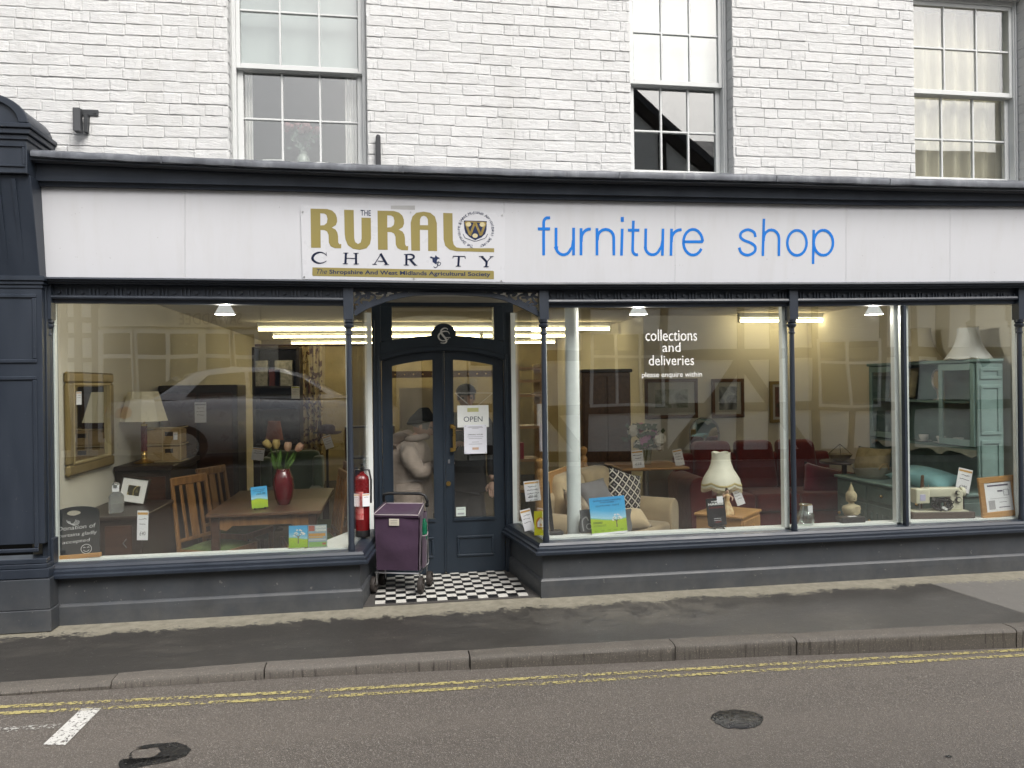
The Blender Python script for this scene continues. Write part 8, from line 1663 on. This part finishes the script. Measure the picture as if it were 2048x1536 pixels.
def casement(px0, px1, py0, py1, cols=2):
    a, c = O(px0, py1), O(px1, py0); b = MB(); b.box((a.x, -YO+.003, a.z), (c.x, -YO+.03, c.z)); w_ = b.build('window', dglass, t, world=True); b = MB(); f = .055
    xs_ = [a.x+(c.x-a.x)*i/cols for i in range(cols+1)]
    for x in xs_: b.box((x-f/2, -YO+.031, a.z), (x+f/2, -YO+.075, c.z))
    for z in (a.z, a.z+(c.z-a.z)*.66, c.z): b.box((a.x-f/2, -YO+.0315, z-f/2), (c.x+f/2, -YO+.072, z+f/2))
    b.build('casement_frame', wpaint, w_, world=True)
casement(1182, 1326, 664, 812, 3); casement(1638, 1756, 680, 812, 2); casement(1210, 1330, 440, 590, 3); casement(1440, 1540, 440, 590, 2)
# low restaurant next door
rx0, rx1 = O(195, 700).x, O(955, 700).x; t = thing('restaurant_building', 'low cream rendered restaurant across the street', 'building', ((rx0+rx1)/2, -YO-2, 0)); rz = 4.6
b = MB(); b.box((rx0, -YO, -.6), (rx1-.001, -YO-5, rz)); b.build('wall', render_c, t, world=True); b = MB(); b.hexa([(rx0, -YO+.3, rz), (rx1-.01, -YO+.3, rz), (rx1-.01, -YO-2.5, rz+1.6), (rx0, -YO-2.5, rz+1.6), (rx0, -YO+.3, rz+.14), (rx1-.01, -YO+.3, rz+.14), (rx1-.01, -YO-2.5, rz+1.74), (rx0, -YO-2.5, rz+1.74)]); b.build('roof', slates, t, world=True)
b = MB(); obox(b, 200, 618, 520, 655, .12, .118); fsc = b.build('fascia', M('cream_fascia', (.62, .58, .48), .6), t, world=True)
a, c = O(362, 650), O(486, 627); text('lettering', 'SAWADDEE', ((a.x+c.x)/2, -YO+.1215, (a.z+c.z)/2), (-1, 0, 0), (0, 0, 1), c.x-a.x, c.z-a.z, M('brown_letters', (.10, .05, .03), .6), fsc, True)
for px0, px1, cols in ((205, 268, 1), (275, 400, 2), (408, 462, 1), (468, 512, 1)):
    a, c = O(px0, 880), O(px1, 664); b = MB(); b.box((a.x, -YO+.003, a.z), (c.x, -YO+.03, c.z)); w_ = b.build('shop_window', dglass, t, world=True); b = MB(); f = .07
    for i in range(cols+1): x = a.x+(c.x-a.x)*i/cols; b.box((x-f/2, -YO+.031, a.z), (x+f/2, -YO+.08, c.z))
    for z in (a.z, c.z-.45, c.z): b.box((a.x-f/2, -YO+.0315, z-f/2), (c.x+f/2, -YO+.078, z+f/2))
    b.build('window_frame', wpaint, w_, world=True)
for px in (560, 650, 740, 850):
    a, c = O(px, 850), O(px+55, 690); b = MB(); b.box((a.x, -YO+.003, a.z), (c.x, -YO+.03, c.z)); b.build('window', dglass, t, world=True)
# corner house on the far left
t = thing('corner_house', 'pale corner house with timber posts across the street', 'building', (O(60, 700).x, -YO-2, 0)); b = MB(); b.box((rx0-8, -YO, -.6), (rx0-.001, -YO-5, 5.2)); b.build('wall', infill, t, world=True)
for x in (128, 158, 192): b = MB(); a, c = O(x-5, 900), O(x+5, 560); b.box((a.x, -YO+.002, a.z), (c.x, -YO+.05, c.z)); b.build('post', timber, t, world=True)
for y in (640, 672, 722): b = MB(); a, c = O(20, y+5), O(190, y-5); b.box((a.x, -YO+.002, a.z), (c.x, -YO+.04, c.z)); b.build('beam', timber, t, world=True)
b = MB(); b.hexa([(rx0-8, -YO+.3, 5.2), (rx0-.01, -YO+.3, 5.2), (rx0-.01, -YO-2.5, 7), (rx0-8, -YO-2.5, 7), (rx0-8, -YO+.3, 5.35), (rx0-.01, -YO+.3, 5.35), (rx0-.01, -YO-2.5, 7.15), (rx0-8, -YO-2.5, 7.15)]); b.build('roof', slates, t, world=True)
# parked silver saloon on the far side, its boot to the left
cx0 = P(222, 780, 6.6).x; Lc = 4.5; car_y = -7.5; gz = .47
b = MB(); b.box((-30, -YO+.001, -.6), (.2, -6.05, .46)); struct(b.build('raised_forecourt', far_pave))
t = thing('parked_car', 'silver saloon car parked across the street with its boot to the left', 'car', (cx0+2.05, car_y+.05, gz), R(-24)); silver_p = M('silver_car_paint', (.50, .50, .51), .30, .4); silver_p.node_tree.nodes['Principled BSDF'].inputs['Coat Weight'].default_value = .8
tint = M('tinted_glass', (.01, .012, .014), .06); st = [(-2.25, .74, .45, .80), (-2.2, .80, .32, .98), (-1.9, .86, .26, 1.03), (-1.2, .88, .24, 1.04), (0, .89, .24, 1.0), (1.0, .88, .24, .98), (1.6, .86, .24, .92), (2.1, .80, .28, .80), (2.25, .68, .36, .66)]
b = MB(); vs = []; n = 8
for x, hw_, z0, z1 in st:
    for (f, g) in ((1, .0), (1.0, .35), (1.0, .72), (.93, .95), (.80, 1.0), (-.80, 1.0), (-.93, .95), (-1.0, .72), (-1.0, .35), (-1, .0)): vs.append((x, f*hw_, z0+(z1-z0)*g))
m = 10; b.add(vs, [(i*m+k_, (i+1)*m+k_, (i+1)*m+(k_+1) % m, i*m+(k_+1) % m) for i in range(len(st)-1) for k_ in range(m)]+[tuple(range(m)), tuple(range((len(st)-1)*m, len(st)*m))[::-1]]); b.build('body', silver_p, t, smooth='all')
cb = [(-1.75, .66, 1.03, 1.035), (-1.15, .66, 1.0, 1.40), (-.6, .64, 1.0, 1.50), (.1, .64, 1.0, 1.49), (.55, .66, .98, 1.38), (1.25, .70, .97, .985)]; b = MB(); vs = []
for x, hw_, z0, z1 in cb:
    for f, g in ((1.18, 0), (1.02, .75), (.86, 1), (-.86, 1), (-1.02, .75), (-1.18, 0)): vs.append((x, f*hw_, z0+(z1-z0)*g))
b.add(vs, [(i*6+k_, (i+1)*6+k_, (i+1)*6+(k_+1) % 6, i*6+(k_+1) % 6) for i in range(5) for k_ in range(6)]+[tuple(range(6)), tuple(range(30, 36))[::-1]]); b.build('cabin', silver_p, t, smooth=True)
for s in (-1, 1):
    for q in ([(-1.3, 1.06), (-.45, 1.06), (-.45, 1.42), (-1.0, 1.36)], [(-.38, 1.06), (.85, 1.05), (.45, 1.33), (.1, 1.42), (-.38, 1.42)]):
        b = MB(); b.add([(x, s*(.79-.35*max(0, z-1.06)+.004), z) for x, z in q], [tuple(range(len(q)))]); b.build('side_window', tint, t)
b = MB(); b.add([(-1.72, -.60, 1.06), (-1.72, .60, 1.06), (-1.20, .52, 1.38), (-1.20, -.52, 1.38)], [(0, 1, 2, 3)]); b.v = [(v[0]-.012, v[1], v[2]+.012) for v in b.v]; b.build('rear_window', tint, t)
for sx_ in (-1.35, 1.4):
    for s in (-1, 1):
        b = MB(); b.T = Matrix.Translation(Vector((sx_, s*.80, .32))) @ Matrix.Rotation(R(90), 4, 'X'); b.lathe([(.2, -.10), (.30, -.11), (.32, -.08), (.32, .08), (.30, .11), (.2, .10)], n=24); w_ = b.build('wheel', rubber, t, smooth=True); b = MB(); b.T = Matrix.Translation(Vector((sx_, s*.905, .32))) @ Matrix.Rotation(R(90), 4, 'X'); b.lathe([(.205, -.008), (.205, .008)], n=20); b.build('rim', chrome, w_)
for s in (-1, 1):
    b = MB(); b.ball((-2.12, s*.72, .82), (.14, .12, .12), 10, 7); b.build('tail_light', M('tail_red', (.25, .012, .012), .2), t, smooth='all'); b = MB(); b.ball((2.1, s*.62, .68), (.12, .16, .08), 10, 7); b.build('headlight', chrome, t, smooth='all')
